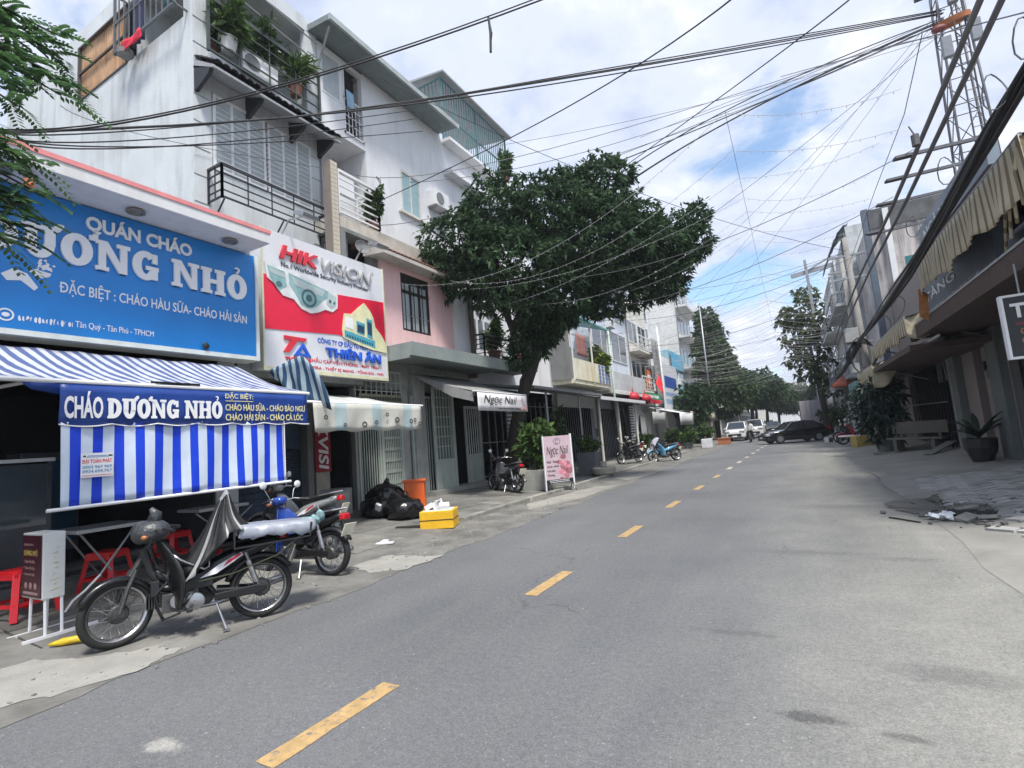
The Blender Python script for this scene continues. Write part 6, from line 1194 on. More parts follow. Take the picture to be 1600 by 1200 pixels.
# wall with the big round opening
rw = thing('round_window_wall', 'white shop front wall with a large dark round opening', 'wall', (-8.6, 32.5, 0)); b = MB()
b.strip([(31.0, .1), (32.5, .1), (34.4, .1), (34.4, 1.7), (34.4, 3.2), (32.5, 3.2), (31, 3.2), (31, 1.7)], [(31.7, .8), (32.5, .35), (33.4, .8), (33.75, 1.6), (33.4, 2.4), (32.5, 2.8), (31.7, 2.4), (31.3, 1.6)], (-8.65, 0, .1), YD, ZU, .12); b.build('wall', TW, rw); MB().box(-9.3, -9.2, 30.9, 34.5, .1, 3.3).build('opening_shade_panel', MATS['dark_interior'], rw)  # near-black backing panel stands in for the shade behind the round opening
b = MB()
for i in range(18): b.box(-8.6, -8.52, 29.9, 30.7, .3 + i * .16, .4 + i * .16)
b.build('white_louvre', WHITEM, rw)
b = MB(); b.tube([(-9, 37.2, 4.6), (-8.2, 37.0, 5.7)], .025, 6); fl = thing('flag', 'small red flag on a slanted pole above the shop awnings', 'flag', (-9, 37.2, 4.6)); b.build('pole', WHITEM, fl)
b = MB(); rows = [[(-8.3 + .08 * j + .04 * math.sin(i + j), 37.0 - .12 * i, 5.55 - .2 * j - .15 * i) for j in range(5)] for i in range(6)]; b.sheet(rows); b.build('cloth', M('flag_red', (.75, .02, .03), .7), fl, smooth=True, thick=.01)
def flat_sign(name, label, x, y0, y1, z0, z1, mat, lines=(), side=1, th=.1, cat='sign', fmat=None):
    t = thing(name, label, cat, (x, (y0 + y1) / 2, z0)); s = side
    MB().box(min(x, x - s * th), max(x, x - s * th), y0, y1, z0, z1).build('panel', mat, t)
    if fmat: b = MB(); [b.box(x - .01, x + .02, *q) for q in ((y0, y1, z0 - .04, z0), (y0, y1, z1, z1 + .04), (y0 - .04, y0, z0 - .04, z1 + .04), (y1, y1 + .04, z0 - .04, z1 + .04))]; b.build('frame', fmat, t)
    for (m_, a, c, d_, e, txt) in lines:
        if txt is None: MB().prism([(y0 + a, z0 + d_), (y0 + c, z0 + d_), (y0 + c, z0 + e), (y0 + a, z0 + e)], (x + .001, 0, 0), YD, ZU, .006).build('printed_band', m_, t)
        else: text(txt, (x + .008, y0 + a, z0 + d_), YD, ZU, c - a, e - d_, m_, t, bold=.02)
    return t
flat_sign('shop_sign', 'small orange sign above the shop awnings beside the red flag', -9.4, 38.4, 40.0, 4.6, 6.2, M('sign_orange', (.7, .2, .08), .5), ((TW, .2, 1.4, 1.0, 1.2, None), (TW, .3, 1.3, .5, .7, None)), fmat=DARKM)
flat_sign('shop_sign', 'long low green and red sign above the white shutter', -8.8, 35.2, 39.4, 3.5, 4.2, M('sign_green', (.02, .35, .13), .4), ((TW, .4, 3.6, .38, .58, None), (M('sign_red', (.72, .012, .05)), 0, 4.2, 0, .28, None)))
G1 = far_house('grey_curtain_house', 'house with grey sheets hung before its upper floors behind the flag', 36.1, 42.0, 12.8, CREAM, floors=((5.2, 1.6, 2, .8), (8.2, 1.6, 2, .8)), ground='shutter')
cloth('hanging_sheet', 'long grey weathered sheet hanging down the front of the cream house', 'sheet', -9.0, 40.3, 8.6, 2.4, 5.0, M('grey_sheet', (.23, .23, .23), .9, var=.2, streak=.5), 'y', sway=.15, seed=2)
aw_n = 0
def small_awning(label, x0, y0, y1, z0, x1, z1, drop, mat, vm):
    t = thing('shop_awning', label, 'awning', (x1, (y0 + y1) / 2, z1)); s = 1 if x1 > x0 else -1
    b = MB(); b.sheet([[(x0 + (x1 - x0) * i / 4, y0 + (y1 - y0) * j / 6, z0 + (z1 - z0) * i / 4 - .04 * math.sin(math.pi * i / 4)) for j in range(7)] for i in range(5)]); b.build('fabric', mat, t, smooth=True, thick=.008)
    b = MB(); b.sheet([[(x1 + s * .02 * math.sin(j), y0 + (y1 - y0) * j / 8, z1 - drop * i / 2) for j in range(9)] for i in range(3)]); b.build('valance', vm, t, smooth=True, thick=.006); return t
SH = M('awning_white', (.6, .61, .62), .7, var=.1, streak=.3); SHB = M('awning_beige', (.5, .45, .36), .8, var=.15, streak=.4); SHG = M('awning_dusk', (.33, .34, .35), .8, var=.2, streak=.4)
small_awning('grey printed awning beside the round-window wall', -9.8, 32.6, 36.2, 3.1, -7.9, 2.75, .75, SHG, M('valance_grey', (.36, .36, .35), .8, var=.4, vs=8))
small_awning('white awning with deep white drop above the white shutter', -9.8, 38.6, 44.0, 3.4, -7.4, 2.7, .9, SH, SH)
small_awning('beige awning furthest along the left pavement before the trees', -9.9, 47, 56, 3.6, -7.0, 2.85, .8, SHB, SHB)
small_awning('pale awning between the white and the beige ones', -9.9, 44.3, 47, 3.4, -7.6, 2.9, .5, SH, SHB)
H1 = far_house('signboard_house', 'narrow house faced with a white and blue company signboard', 42.1, 50.0, 8.2, WHITE, floors=((5.6, 1.4, 2, 0),), ground='shutter')
flat_sign('shop_sign', 'tall white signboard with a broad dark blue band', -9.3, 43.2, 49.2, 3.1, 7.2, M('sign_pale', (.66, .67, .71)), ((M('sign_navy', (.03, .09, .35), .4), .6, 5.4, 2.0, 3.0, None), (M('sign_steel', (.3, .42, .62), .4), .5, 5.5, .6, 1.0, None), (M('sign_steel', (.3, .42, .62)), .5, 5.5, 1.3, 1.6, None)))
J1 = far_house('sky_blue_house', 'tall narrow sky blue house with a blue board at its top', 50.1, 57.0, 9.2, M('sky_blue_wall', (.3, .5, .6), .8, streak=.3), floors=((3.9, 1.4, 1, .7), (6.4, 1.2, 2, 0)), ground='dark')
flat_sign('shop_sign', 'bright sky blue board at the top of the narrow blue house', -9.8, 50.6, 56.4, 7.4, 9.0, M('board_sky', (.08, .42, .66), .4), ())
flat_sign('shop_sign', 'small black framed sign below the white and blue signboard', -8.9, 46.2, 51.5, 3.0, 4.0, DARKM, ((TW, .4, 1.4, .25, .75, None), (TW, 2.0, 3.0, .25, .75, None), (TW, 3.4, 4.4, .25, .75, None)))
K1 = far_house('tall_white_house', 'tallest white house with jutting balconies, seen below the tree crown', 57.2, 66.0, 19.0, M('white_stucco', (.66, .655, .64), .85, streak=.4, scol=(.3, .29, .28)), xf=-10.2, floors=((5, 1.8, 2, 1.2), (8.6, 1.8, 2, 1.2), (12.2, 1.8, 2, 1.2), (15.6, 1.8, 2, 1.2)))
L1 = far_house('white_house', 'white house with roof terrace between the grey curtained and the tallest house', 42.2, 49.9, 14.0, WHITE, xf=-11.6, floors=((9.5, 1.8, 2, .8), (12, 1.3, 2, 0)), ground='none')
for i, (y0, y1, h) in enumerate(((66.2, 74, 10), (74.2, 83, 13), (83.2, 96, 9), (96.2, 112, 12), (112.2, 135, 10), (135.2, 170, 12))):
    far_house('terrace_house', ('cream', 'white', 'grey', 'pale', 'dull', 'last')[i] + ' far house on the left side of the street behind the trees', y0, y1, h, (CREAM, WHITE, GREYW, CREAM, GREYW, WHITE)[i], floors=((4.8, 1.6, 2, .7), (7.2, 1.3, 2, 0)))

for i, (x, y, z, lab) in enumerate(((-10.3, 20.6, 7.6, 'white air conditioner unit on the terrace house wall beside the tree crown'), (-9.75, 31.9, 8.4, 'white air conditioner unit high on the pale blue house'), (-9.75, 39.1, 7.2, 'white air conditioner unit above the orange sign'), (-9.75, 53.4, 5.9, 'white air conditioner unit on the narrow blue house'), (-10.35, 14.6, 10.2, 'white air conditioner unit at the far corner of the white house upper wall'))):
    t = thing('air_conditioner', lab, 'air conditioner', (x, y, z)); MB().box(x - .28, x + .12, y - .42, y + .42, z, z + .58).build('casing', WHITEM, t, bev=.015); b = MB(); b.lathe([(.22, 0), (.22, .012)], (x + .122, y - .12, z + .29), 18, 'x'); b.build('fan_grille', DGREY, t); b = MB(); b.bar((x - .3, y - .3, z - .04), (x + .14, y - .3, z - .04), .04); b.bar((x - .3, y + .3, z - .04), (x + .14, y + .3, z - .04), .04); b.build('bracket', GREYM, t)
# ------------------------------------------------------------------ trees
BARK = M('bark', (.045, .038, .032), .95, var=.35, vs=9, bump=.9, bs=25, stretch=(1, 1, .3))
LEAF = M('dark_leaf', (.042, .08, .04), .7, island=.5, spec=.15, leaf=.3); LEAF2 = M('mid_leaf', (.06, .1, .045), .7, island=.5, spec=.15, leaf=.3); LEAF3 = M('olive_leaf', (.09, .12, .05), .7, island=.5, spec=.15, leaf=.35)
LEAF4 = M('bright_leaf', (.07, .12, .03), .5, island=.45, spec=.3, leaf=.3)
def crown_points(lobes, per, g, shell=.62):
    C_, D_ = [], []
    for (c, r) in lobes:
        rr = np.array(r if hasattr(r, '__len__') else (r, r, r * .8)); k = int(per * (rr.prod()) ** (2 / 3))
        d = g.normal(0, 1, (k, 3)); d /= np.linalg.norm(d, axis=1, keepdims=True); q = g.uniform(shell ** 3, 1, (k, 1)) ** (1 / 3)
        lump = 1 + .16 * np.sin(d[:, :1] * 5 + c[0]) * np.sin(d[:, 1:2] * 6 + c[1]) + .12 * np.sin(d[:, 2:3] * 9 + c[2] * 3)
        C_.append(np.array(c) + d * rr * q * lump); D_.append(d * .9 + np.array([0, 0, .25]))
    return np.concatenate(C_), np.concatenate(D_)
def tree(name, label, base, trunk, limbs, lobes, per, nl, L0, W0, mat, seed=1, spread=.75, droop=.45, cat='tree', group=None, mat2=None, shell=.62):
    t = thing(name, label, cat, base, group=group); g = np.random.default_rng(seed)
    b = MB()
    for pts, rs in [trunk] + limbs: b.tube(pts, rs, 10)
    b.build('trunk', BARK, t, smooth=True)
    C_, D_ = crown_points(lobes, per, g, shell); leaves('crown', C_, D_, nl, L0, W0, mat, t, spread, droop, seed, jit=.03)
    if mat2: k_ = g.permutation(len(C_))[:len(C_) // 3]; leaves('crown', C_[k_] * 1 + D_[k_] * .12, D_[k_], 4, L0 * .95, W0, mat2, t, spread, droop, seed + 1, jit=.05)
    return t
LB = [((-8.76, 13.4, 8.1), 1.2), ((-7.6, 14.1, 9.0), 1.35), ((-7.31, 14.2, 7.1), 1.75), ((-6.23, 15.0, 8.9), 1.6), ((-4.71, 16.0, 9.85), 1.1), ((-4.98, 15.6, 7.8), 1.95), ((-3.5, 16.5, 7.4), 1.45), ((-2.6, 17.0, 7.5), .9), ((-6.29, 15.0, 6.2), 1.4), ((-4.72, 16.0, 6.3), 1.2), ((-3.3, 16.5, 6.4), .9), ((-8.8, 13.5, 7.1), .95), ((-7.2, 15.5, 5.3), .7), ((-2.1, 17.0, 8.3), .5), ((-5.5, 17.0, 8.5), 1.6), ((-8.3, 14.6, 6.8), .9), ((-5.6, 15.6, 9.6), .9), ((-7.5, 15.3, 4.9), .75), ((-7.0, 15.2, 5.5), .8), ((-7.9, 15.1, 4.3), .42)]
tree('street_tree', 'large dark dense-crowned tree leaning over the left pavement', (-8.95, 15.8, .2),
     ([(-9.0, 15.8, .1), (-8.85, 15.75, .8), (-8.55, 15.6, 1.9), (-8.1, 15.5, 3.1), (-7.6, 15.5, 4.1), (-7.1, 15.6, 5.4)], [.34, .27, .24, .22, .2, .15]),
     [([(-7.6, 15.5, 4.1), (-7.9, 14.9, 5.2), (-8.1, 14.3, 6.6), (-7.8, 14.1, 8.2)], [.14, .12, .09, .05]), ([(-7.2, 15.6, 5.2), (-6.2, 15.6, 6.4), (-5.0, 15.8, 7.6), (-4.6, 16, 9)], [.14, .11, .08, .04]), ([(-6.8, 15.6, 5.7), (-5.2, 16.1, 6.1), (-3.6, 16.5, 6.8)], [.1, .08, .04]), ([(-7.3, 15.5, 4.9), (-6.6, 15.2, 6.8), (-6.3, 15.0, 8.6)], [.12, .09, .04]), ([(-8.2, 15.5, 2.9), (-7.95, 15.2, 3.6), (-7.3, 15.2, 4.6)], [.05, .045, .03])],
     LB, 270, 9, .21, .04, LEAF, 2, spread=.95, droop=.4, mat2=M('light_crown_leaf', (.075, .12, .055), .65, island=.5, spec=.2, leaf=.35), shell=.72)
# feathery tree overhanging from the left, its trunk outside the picture
FEA = M('feathery_leaf', (.075, .15, .055), .5, island=.4, spec=.25, leaf=.4)
ft = thing('feathery_tree', 'feathery bright green tree whose leaf sprays hang in over the blue sign', 'tree', (-6.4, .5, 0))
b = MB(); b.tube([(-6.4, .5, 0), (-6.35, .6, 2), (-6.2, .7, 3.4), (-6.0, .9, 4.6), (-5.9, 1.1, 6)], [.16, .14, .12, .09, .05], 9)
g = np.random.default_rng(12); sprays = []
ENDS = [(-5.3, 1.55, 5.5), (-5.2, 1.65, 5.25), (-5.1, 1.8, 5.15), (-5.1, 1.7, 4.95), (-5.0, 1.75, 4.75), (-5.1, 1.55, 4.7), (-5.0, 1.5, 4.5), (-5.15, 1.5, 5.0), (-5.1, 1.75, 5.35), (-5.2, 1.4, 4.95), (-5.1, 1.45, 3.75), (-5.0, 1.55, 3.7), (-4.95, 1.6, 3.95), (-4.95, 1.5, 3.45), (-5.0, 1.4, 3.35), (-4.9, 1.62, 4.05), (-5.1, 1.35, 3.6), (-5.4, 1.3, 5.8), (-5.2, 1.3, 5.4), (-5.0, 1.35, 4.3), (-4.95, 1.42, 4.15), (-4.9, 1.5, 3.6), (-4.85, 1.42, 3.3), (-4.9, 1.58, 3.8), (-5.05, 1.85, 4.9), (-5.3, 1.45, 5.2)]
for i, e in enumerate(ENDS):
    z0 = min(5.6, e[2] + .5) if e[2] > 4.3 else 4.25; s0 = Vector((-6.0, .95, z0)); e = Vector(e); m_ = (s0 + e) / 2 + Vector((0, 0, .18)); b.tube([s0, m_, e], [.022, .014, .006], 5)
    for k in range(15):
        q = .25 + .75 * k / 14; p = (s0.lerp(m_, q * 2) if q < .5 else m_.lerp(e, q * 2 - 1)); a = g.uniform(0, 6.28); d_ = Vector((math.cos(a) * .8 + .25, math.sin(a) * .8 + .25, g.uniform(-.5, .25))).normalized(); sprays.append((p, d_, g.uniform(.2, .36)))
b.build('trunk', BARK, ft, smooth=True)
P = []
for p, d_, l in sprays:      # pinnate leaves: a midrib with paired leaflets
    side = d_.cross(Vector((0, 0, 1))).normalized(); upv = side.cross(d_)
    for k in range(11):
        q = k / 10; c = p + d_ * l * q - Vector((0, 0, .35 * l * q * q)); ln = .08 * (1 - .35 * q) * g.uniform(.8, 1.15)
        for s_ in (-1, 1):
            dd = (side * s_ + d_ * .75 - Vector((0, 0, .35))).normalized() * ln; wv = d_.cross(dd).normalized().cross(dd).normalized() * .014
            P += [c, c + dd * .5 + wv, c + dd, c + dd * .5 - wv]
P = np.array([tuple(v) for v in P]) - np.array(ft.location); quads('crown', P, FEA, ft, None)
# trees at the far end, left
tree('conical_tree', 'tall narrow conical tree at the far end of the left pavement', (-7.2, 56, 0), ([(-7.2, 56, 0), (-7.1, 56, 6), (-7.0, 56, 12)], [.3, .22, .08]), [],
     [((-7.0, 56, 12.6), (1.1, 1.1, 1.1)), ((-6.9, 56, 11.0), (1.4, 1.4, 1.2)), ((-7.0, 56, 9.4), (1.8, 1.8, 1.2)), ((-6.7, 56, 7.4), (2.1, 2.1, 1.3)), ((-5.4, 56, 8.2), (.7, .7, .6)), ((-5.0, 56, 6.6), (1.0, 1.0, .7)), ((-6.4, 56, 5.2), (3.1, 2.8, 1.3)), ((-6.4, 56, 3.6), (2.6, 2.5, 1.0))], 150, 5, .5, .11, LEAF2, 5, cat='tree')
for i, (x, y, h, r, m_, lab) in enumerate(((-4.6, 68, 8.0, 3.0, LEAF, 'dark spreading tree right of the conical tree over the white cars'), (-3.6, 82, 8.5, 3.3, LEAF2, 'second dark tree arching over the road behind the white cars'), (-5.6, 92, 9, 4, LEAF3, 'olive tree further back on the left, behind the arching tree'), (-2.6, 100, 8, 3.4, LEAF, 'far dark tree closing the street on its left side'), (1.5, 118, 8, 4.5, LEAF2, 'far green tree closing the street behind the box truck'), (-7.6, 47, 5.2, 1.5, LEAF, 'small dark tree at the pavement edge below the conical tree'))):
    g = random.Random(i); lobes = [((x + g.uniform(-.6, .6) * r, y + g.uniform(-.6, .6) * r, h * .68 + g.uniform(-.22, .3) * h * .5), r * g.uniform(.45, .65)) for _ in range(9)] + [((x, y, h * .68), r * .7)]
    tree('street_tree', lab, (x, y, 0), ([(x - .2, y, 0), (x, y, h * .3), (x + .2, y, h * .65)], [.25, .2, .1]), [], lobes, 60, 5, .6, .13, m_, 40 + i)
# broad light-leaved tree on the right
tree('street_tree', 'light-leaved open tree on the right side at the end of the street', (2.2, 50, 0), ([(2.3, 50, 0), (2.0, 50, 4), (1.7, 50, 8)], [.28, .22, .1]),
     [([(2.0, 50, 4), (1.0, 50, 7), (.4, 50, 9.5)], [.12, .09, .04]), ([(1.9, 50, 5), (2.4, 50, 8), (2.2, 50, 11.5)], [.12, .09, .04])],
     [((2.0, 50, 12.0), 1.0), ((1.5, 50, 10.6), 1.5), ((.5, 50, 10.2), 1.1), ((2.3, 50, 9.2), 1.4), ((1.0, 50, 8.6), 1.4), ((1.8, 50, 7.2), 1.4), ((.6, 49.6, 6.6), .9), ((2.6, 50, 5.6), 1.2), ((1.3, 50, 5.4), 1.0), ((2.9, 50, 3.8), 1.0)], 60, 6, .42, .1, LEAF3, 61, cat='tree')
# shrubs in pots further along the left pavement
for i, (x, y, h, r, lab) in enumerate(((-7.6, 36.2, 1.0, .28, 'dark potted shrub nearest the white shutter'), (-7.0, 38.2, .8, .3, 'round potted shrub in a shallow bowl by the beige awning'), (-6.3, 41.5, 1.3, .35, 'large leafy shrub at the pavement edge before the orange crate'), (-7.2, 40.0, 1.1, .3, 'dark shrub behind the white block at the pavement edge'), (-8.2, 30.6, .9, .25, 'leafy shrub between the black motorbike and the round-window wall'))):
    pot_plant((x, y, gz(x)), lab, h, r, 120, .34, (PLN, LEAFL, LEAF4, PLN, PLN)[i], POTG, seed=70 + i, spread=1.2, name='potted_shrub', cat='shrub', wd=.09)
b = MB(); b.cbox((-5.8, 39.0, .35), (.7, .6, .65)); tag(b.build('white_block', M('white_card', (.68, .68, .72)), org=(-5.8, 39, .02), bev=.03), 'white block at the pavement edge before the far shrubs', 'block')
b = MB(); b.cbox((-5.3, 44.5, .25), (.9, .7, .45)); b.cbox((-5.3, 44.5, .5), (.98, .78, .08)); tag(b.build('orange_crate', M('dull_orange', (.42, .15, .07), .7), org=(-5.3, 44.5, .02)), 'dull orange crate on the road edge near the white car', 'crate')

# ------------------------------------------------------------------ right-hand side
XL = (0, -1, 0)
R1 = thing('shop_house', 'dark shop front on the near right under the big beige awning', 'building', (4.3, 8, 0))
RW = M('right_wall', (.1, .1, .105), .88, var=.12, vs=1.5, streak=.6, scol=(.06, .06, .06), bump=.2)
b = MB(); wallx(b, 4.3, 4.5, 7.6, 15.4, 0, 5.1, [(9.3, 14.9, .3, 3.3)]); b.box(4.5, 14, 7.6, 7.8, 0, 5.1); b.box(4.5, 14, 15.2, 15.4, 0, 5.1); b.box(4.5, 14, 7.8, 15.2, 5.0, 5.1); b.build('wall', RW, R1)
b = MB(); room(b, 4.5, 8, 9.2, 15.1, .28, 3.4); b.build('interior', MATS['dark_interior'], R1)
q = MB().box(4.28, 4.32, 9.4, 9.44, .3, 3.3).build('gate_bar', DARKM, R1); rep(q, R1, [(0, .3 * i, 0) for i in range(1, 19)])
b = MB(); b.box(2.9, 4.3, 7.7, 16.3, 3.35, 3.5); b.box(2.78, 2.9, 7.7, 16.3, 3.3, 3.62); b.build('beam', M('brown_beam', (.085, .055, .047), .8, var=.2, streak=.4), R1)
MB().box(2.765, 2.785, 7.7, 16.3, 3.6, 3.635).build('gutter_lip', GREYM, R1)
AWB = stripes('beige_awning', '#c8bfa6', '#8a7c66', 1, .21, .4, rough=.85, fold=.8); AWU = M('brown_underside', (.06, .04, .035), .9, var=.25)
def box_awning(label, y0, y1, xf, z1, drop, xw, zw, folds=1.0, seed=0, torn=0):
    t = thing('beige_awning', label, 'awning', (xf, (y0 + y1) / 2, z1 - drop)); n = int((y1 - y0) * 16); g = random.Random(seed)
    b = MB(); rows = []
    for i in range(7):
        q = i / 6; rows.append([(xf - .015 + (.018 * math.sin(j * 1.87) + .03 * math.sin(j * .33 + 1)) * q * folds, y0 + (y1 - y0) * j / n, z1 - (drop + .05 * math.sin((y0 + (y1 - y0) * j / n) * 2.3) + .025 * math.sin((y0 + (y1 - y0) * j / n) * 6.1)) * q) for j in range(n + 1)])
    b.sheet(rows); b.build('valance', AWB, t, smooth=True, thick=.008)
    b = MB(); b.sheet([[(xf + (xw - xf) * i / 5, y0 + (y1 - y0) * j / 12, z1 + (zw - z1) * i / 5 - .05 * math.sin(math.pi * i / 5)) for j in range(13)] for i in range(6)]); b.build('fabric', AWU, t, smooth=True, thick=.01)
    MB().tube([(xf, y0, z1), (xf, y1, z1)], .025, 8).build('front_bar', GREYM, t)
    for yy in (y0 + .4, y1 - .4): MB().tube([(xf, yy, z1 - .05), (xw, yy, z1 - .7)], .02, 6).build('arm', GREYM, t)
    b = MB(); rows = [[(xf + (xw - xf) * .45 * i / 6, y0 + .02 + .05 * math.sin(i * 1.5), z1 + .25 * i / 6 * (zw - z1) - (drop * (1 - .5 * i / 6) + .25 * math.sin(math.pi * i / 6)) * j / 6) for i in range(7)] for j in range(7)]; b.sheet(rows); b.build('side_drape', AWB, t, smooth=True, thick=.008)
    return t
ba = box_awning('big stained beige awning drooping over the near right shop front', 8.0, 13.9, 2.7, 4.72, .66, 4.25, 5.0, 1.2, 1)
b = MB()
for i in range(4): b.tube([(2.7 + .02 * i, 8.05 + .1 * i, 4.72), (2.68 + .06 * i, 8.25 + .35 * i, 4.35), (2.72 + .1 * i, 8.3 + .6 * i, 3.95 - .05 * i)], .02, 6)
b.build('rope_fold', AWB, ba)
b = MB(); b.sheet([[(2.66 + .05 * j - .02 * i, 13.95, 4.2 - .2 * i - .05 * j) for j in range(4)] for i in range(4)]); b.build('stained_corner', M('orange_stain_cloth', (.42, .17, .06), .85, var=.4, vs=5), ba, thick=.008)
box_awning('beige pleated awning in the middle of the right side', 15.5, 22.0, 2.6, 3.85, .48, 4.2, 4.3, .8, 2)
box_awning('pale beige awning furthest along the right side', 22.4, 27.6, 2.6, 3.3, .8, 4.2, 3.9, .7, 3)
GS = M('sign_slate', (.1, .12, .15), .5, var=.12, vs=2)
def rsign(name, label, x, y0, y1, z0, z1, mat, words=(), wm=None, th=.15):
    t = thing(name, label, 'sign', (x, (y0 + y1) / 2, z0)); MB().box(x, x + th, y0, y1, z0, z1).build('panel', mat, t)
    for (s_, a, c, d_, e) in words: text(s_, (x - .004, y1 - a, z0 + d_), XL, ZU, c - a, e - d_, wm or TW, t, bold=.015, dep=.006)
    return t
rs = rsign('shop_sign', 'slate grey shop sign partly covered by the big beige awning', 3.1, 10.8, 16.1, 3.66, 4.5, GS, (('TÀNG', .4, 3.0, .46, .72),))
b = MB(); g = random.Random(14)
for k, z in enumerate((3.86, 3.76)):
    for i in range(30): b.box(3.094, 3.1, 15.8 - i * .14 - g.uniform(.05, .11), 15.8 - i * .14, z, z + .06)
b.build('worn_print', M('pale_print', (.45, .47, .5), .6), rs)
rsign('rooftop_sign', 'blue grey sign board on the roof edge above the big beige awning', 2.95, 9.9, 14.6, 5.12, 5.64, M('sign_blue_grey', (.22, .27, .32), .5, var=.1), (('NGÀ VOI TÀN', .5, 4.2, .12, .42),))
tr = thing('hanging_sign', 'black hanging sign with white frame reading TRA at the right picture edge', 'sign', (3.2, 9.0, 2.15))
MB().box(2.56, 3.9, 9.0, 9.08, 2.17, 2.96).build('panel', M('sign_black', (.01, .012, .014), .35), tr)
b = MB(); b.box(2.53, 2.56, 8.985, 9.09, 2.14, 2.99); b.box(3.9, 3.93, 8.985, 9.09, 2.14, 2.99); b.box(2.56, 3.9, 8.985, 9.09, 2.96, 2.99); b.box(2.56, 3.9, 8.985, 9.09, 2.14, 2.17); b.build('frame', TW, tr)
text('TRÀ', (2.62, 8.999, 2.68), (1, 0, 0), ZU, .46, .24, TW, tr, bold=.03, dep=.006)
for i in range(3): text(('0903', '0908', '0902')[i], (2.68, 8.999, 2.46 - i * .12), (1, 0, 0), ZU, .3, .075, M('print_orange', (.4, .16, .08), .5), tr, dep=.004)
MB().prism([(2.65, 2.58), (3.5, 2.58), (3.5, 2.62), (2.65, 2.62)], (0, 8.999, 0), (1, 0, 0), ZU, .003).build('printed_band', M('print_maroon', (.15, .02, .04), .5), tr)
for xx in (2.75, 3.7): MB().tube([(xx, 9.04, 2.97), (xx, 9.04, 3.4)], .012, 6).build('hanger', GREYM, tr)
# pillars and fronts further along
R2_ = thing('shop_house', 'shop front with pale pillars and a recessed door behind the dark flower pot', 'building', (4.3, 19, 0))
PP = M('pillar_taupe', (.27, .235, .22), .85, var=.08, streak=.35, scol=(.12, .1, .1)); PG = M('pillar_green_grey', (.15, .17, .165), .85, var=.12, streak=.4)
b = MB(); wallx(b, 4.3, 4.5, 15.4, 28.0, 0, 7.0, [(17.2, 17.9, .3, 3.1), (20.2, 27.0, .3, 3.4)]); b.box(4.5, 14, 27.8, 28.0, 0, 7.0); b.box(4.5, 14, 15.4, 27.8, 6.8, 7.0); b.build('wall', PP, R2_)
b = MB(); room(b, 4.5, 8, 17.0, 27.2, .28, 3.5); b.build('interior', MATS['dark_interior'], R2_)
b = MB(); b.box(4.15, 4.3, 15.5, 16.3, .2, 4.0); b.build('pillar', PG, R2_); b = MB(); b.box(4.12, 4.3, 19.0, 19.6, .2, 4.0); b.build('pillar', PG, R2_); MB().box(4.18, 4.3, 19.6, 20.1, .2, 4.0).build('pillar', M('pillar_pale', (.24, .27, .27), .8, streak=.4), R2_)
q = MB().box(4.32, 4.36, 20.4, 20.45, .3, 3.4).build('gate_bar', DARKM, R2_); rep(q, R2_, [(0, .42 * i, 0) for i in range(1, 15)])
b = MB(); b.strip(arc(20.9, 2.4, .55, 1.0, 0, 180, 12), arc(20.9, 2.4, .4, .85, 0, 180, 12), (4.2, 0, 0), XL if False else YD, ZU, .1, False); b.build('arch_trim', PG, R2_)
for q_ in ((4.24, 16.9, 2.4), (4.24, 16.6, 2.2)): MB().box(q_[0], 4.3, q_[1], q_[1] + .2, q_[2], q_[2] + .25).build('meter_box', DARKM, R2_)
MB().box(2.62, 4.3, 15.6, 28, 3.02, 3.16).build('beam', MATS['brown_beam'], R2_)
tl = MB(); tl.tube([(3.0, 14.6, 3.2), (3.0, 16.4, 3.2)], .03, 8); tag(tl.build('tube_lamp', M('tube_white', (.7, .72, .72), .4), org=(3, 15.5, 3.2)), 'white tube lamp under the brown beam of the right shop fronts', 'lamp')
b = MB(); b.tube([(4.1, 20.3, 1.75), (4.1, 26, 1.75)], .02, 6); b.build('hand_rail', GREYM, R2_)
bn = thing('bench', 'pale stone bench with backrest in front of the shaded shop on the right', 'bench', (3.4, 22, .2)); STN = M('bench_stone', (.15, .14, .125), .85, var=.12, vs=5)
BR = Matrix.Rotation(R(-41), 3, 'Z'); bc = Vector((3.45, 21.9, .2)); 
b = MB(); b.cbox(bc + Vector((0, 0, .42)), (1.75, .42, .07), BR); b.build('seat', STN, bn, bev=.01); b = MB(); b.cbox(bc + BR @ Vector((0, .24, .78)), (1.75, .08, .42), BR); b.build('backrest', STN, bn, bev=.01)
for s_ in (-.6, .6): b = MB(); b.cbox(bc + BR @ Vector((s_, 0, .2)), (.12, .4, .4), BR); b.build('leg', STN, bn); b = MB(); b.cbox(bc + BR @ Vector((s_, .24, .5)), (.1, .07, .3), BR); b.build('back_support', STN, bn)
b = MB(); b.bar((3.3, 19.6, .22), (4.2, 21.0, .5), .25, .04); tag(b.build('plank', M('grey_plank', (.2, .2, .19), .85, stretch=(.4, 4, 4)), org=(3.6, 20.2, .2)), 'grey plank leaning as a ramp at the right shop doorway', 'plank')
b = MB(); b.bar((2.3, 22.6, .13), (3.0, 22.0, .15), .2, .05); tag(b.build('plank', MATS['grey_plank'], org=(2.6, 22.3, .13)), 'short plank flat on the verge beside the big leafy palm', 'plank')
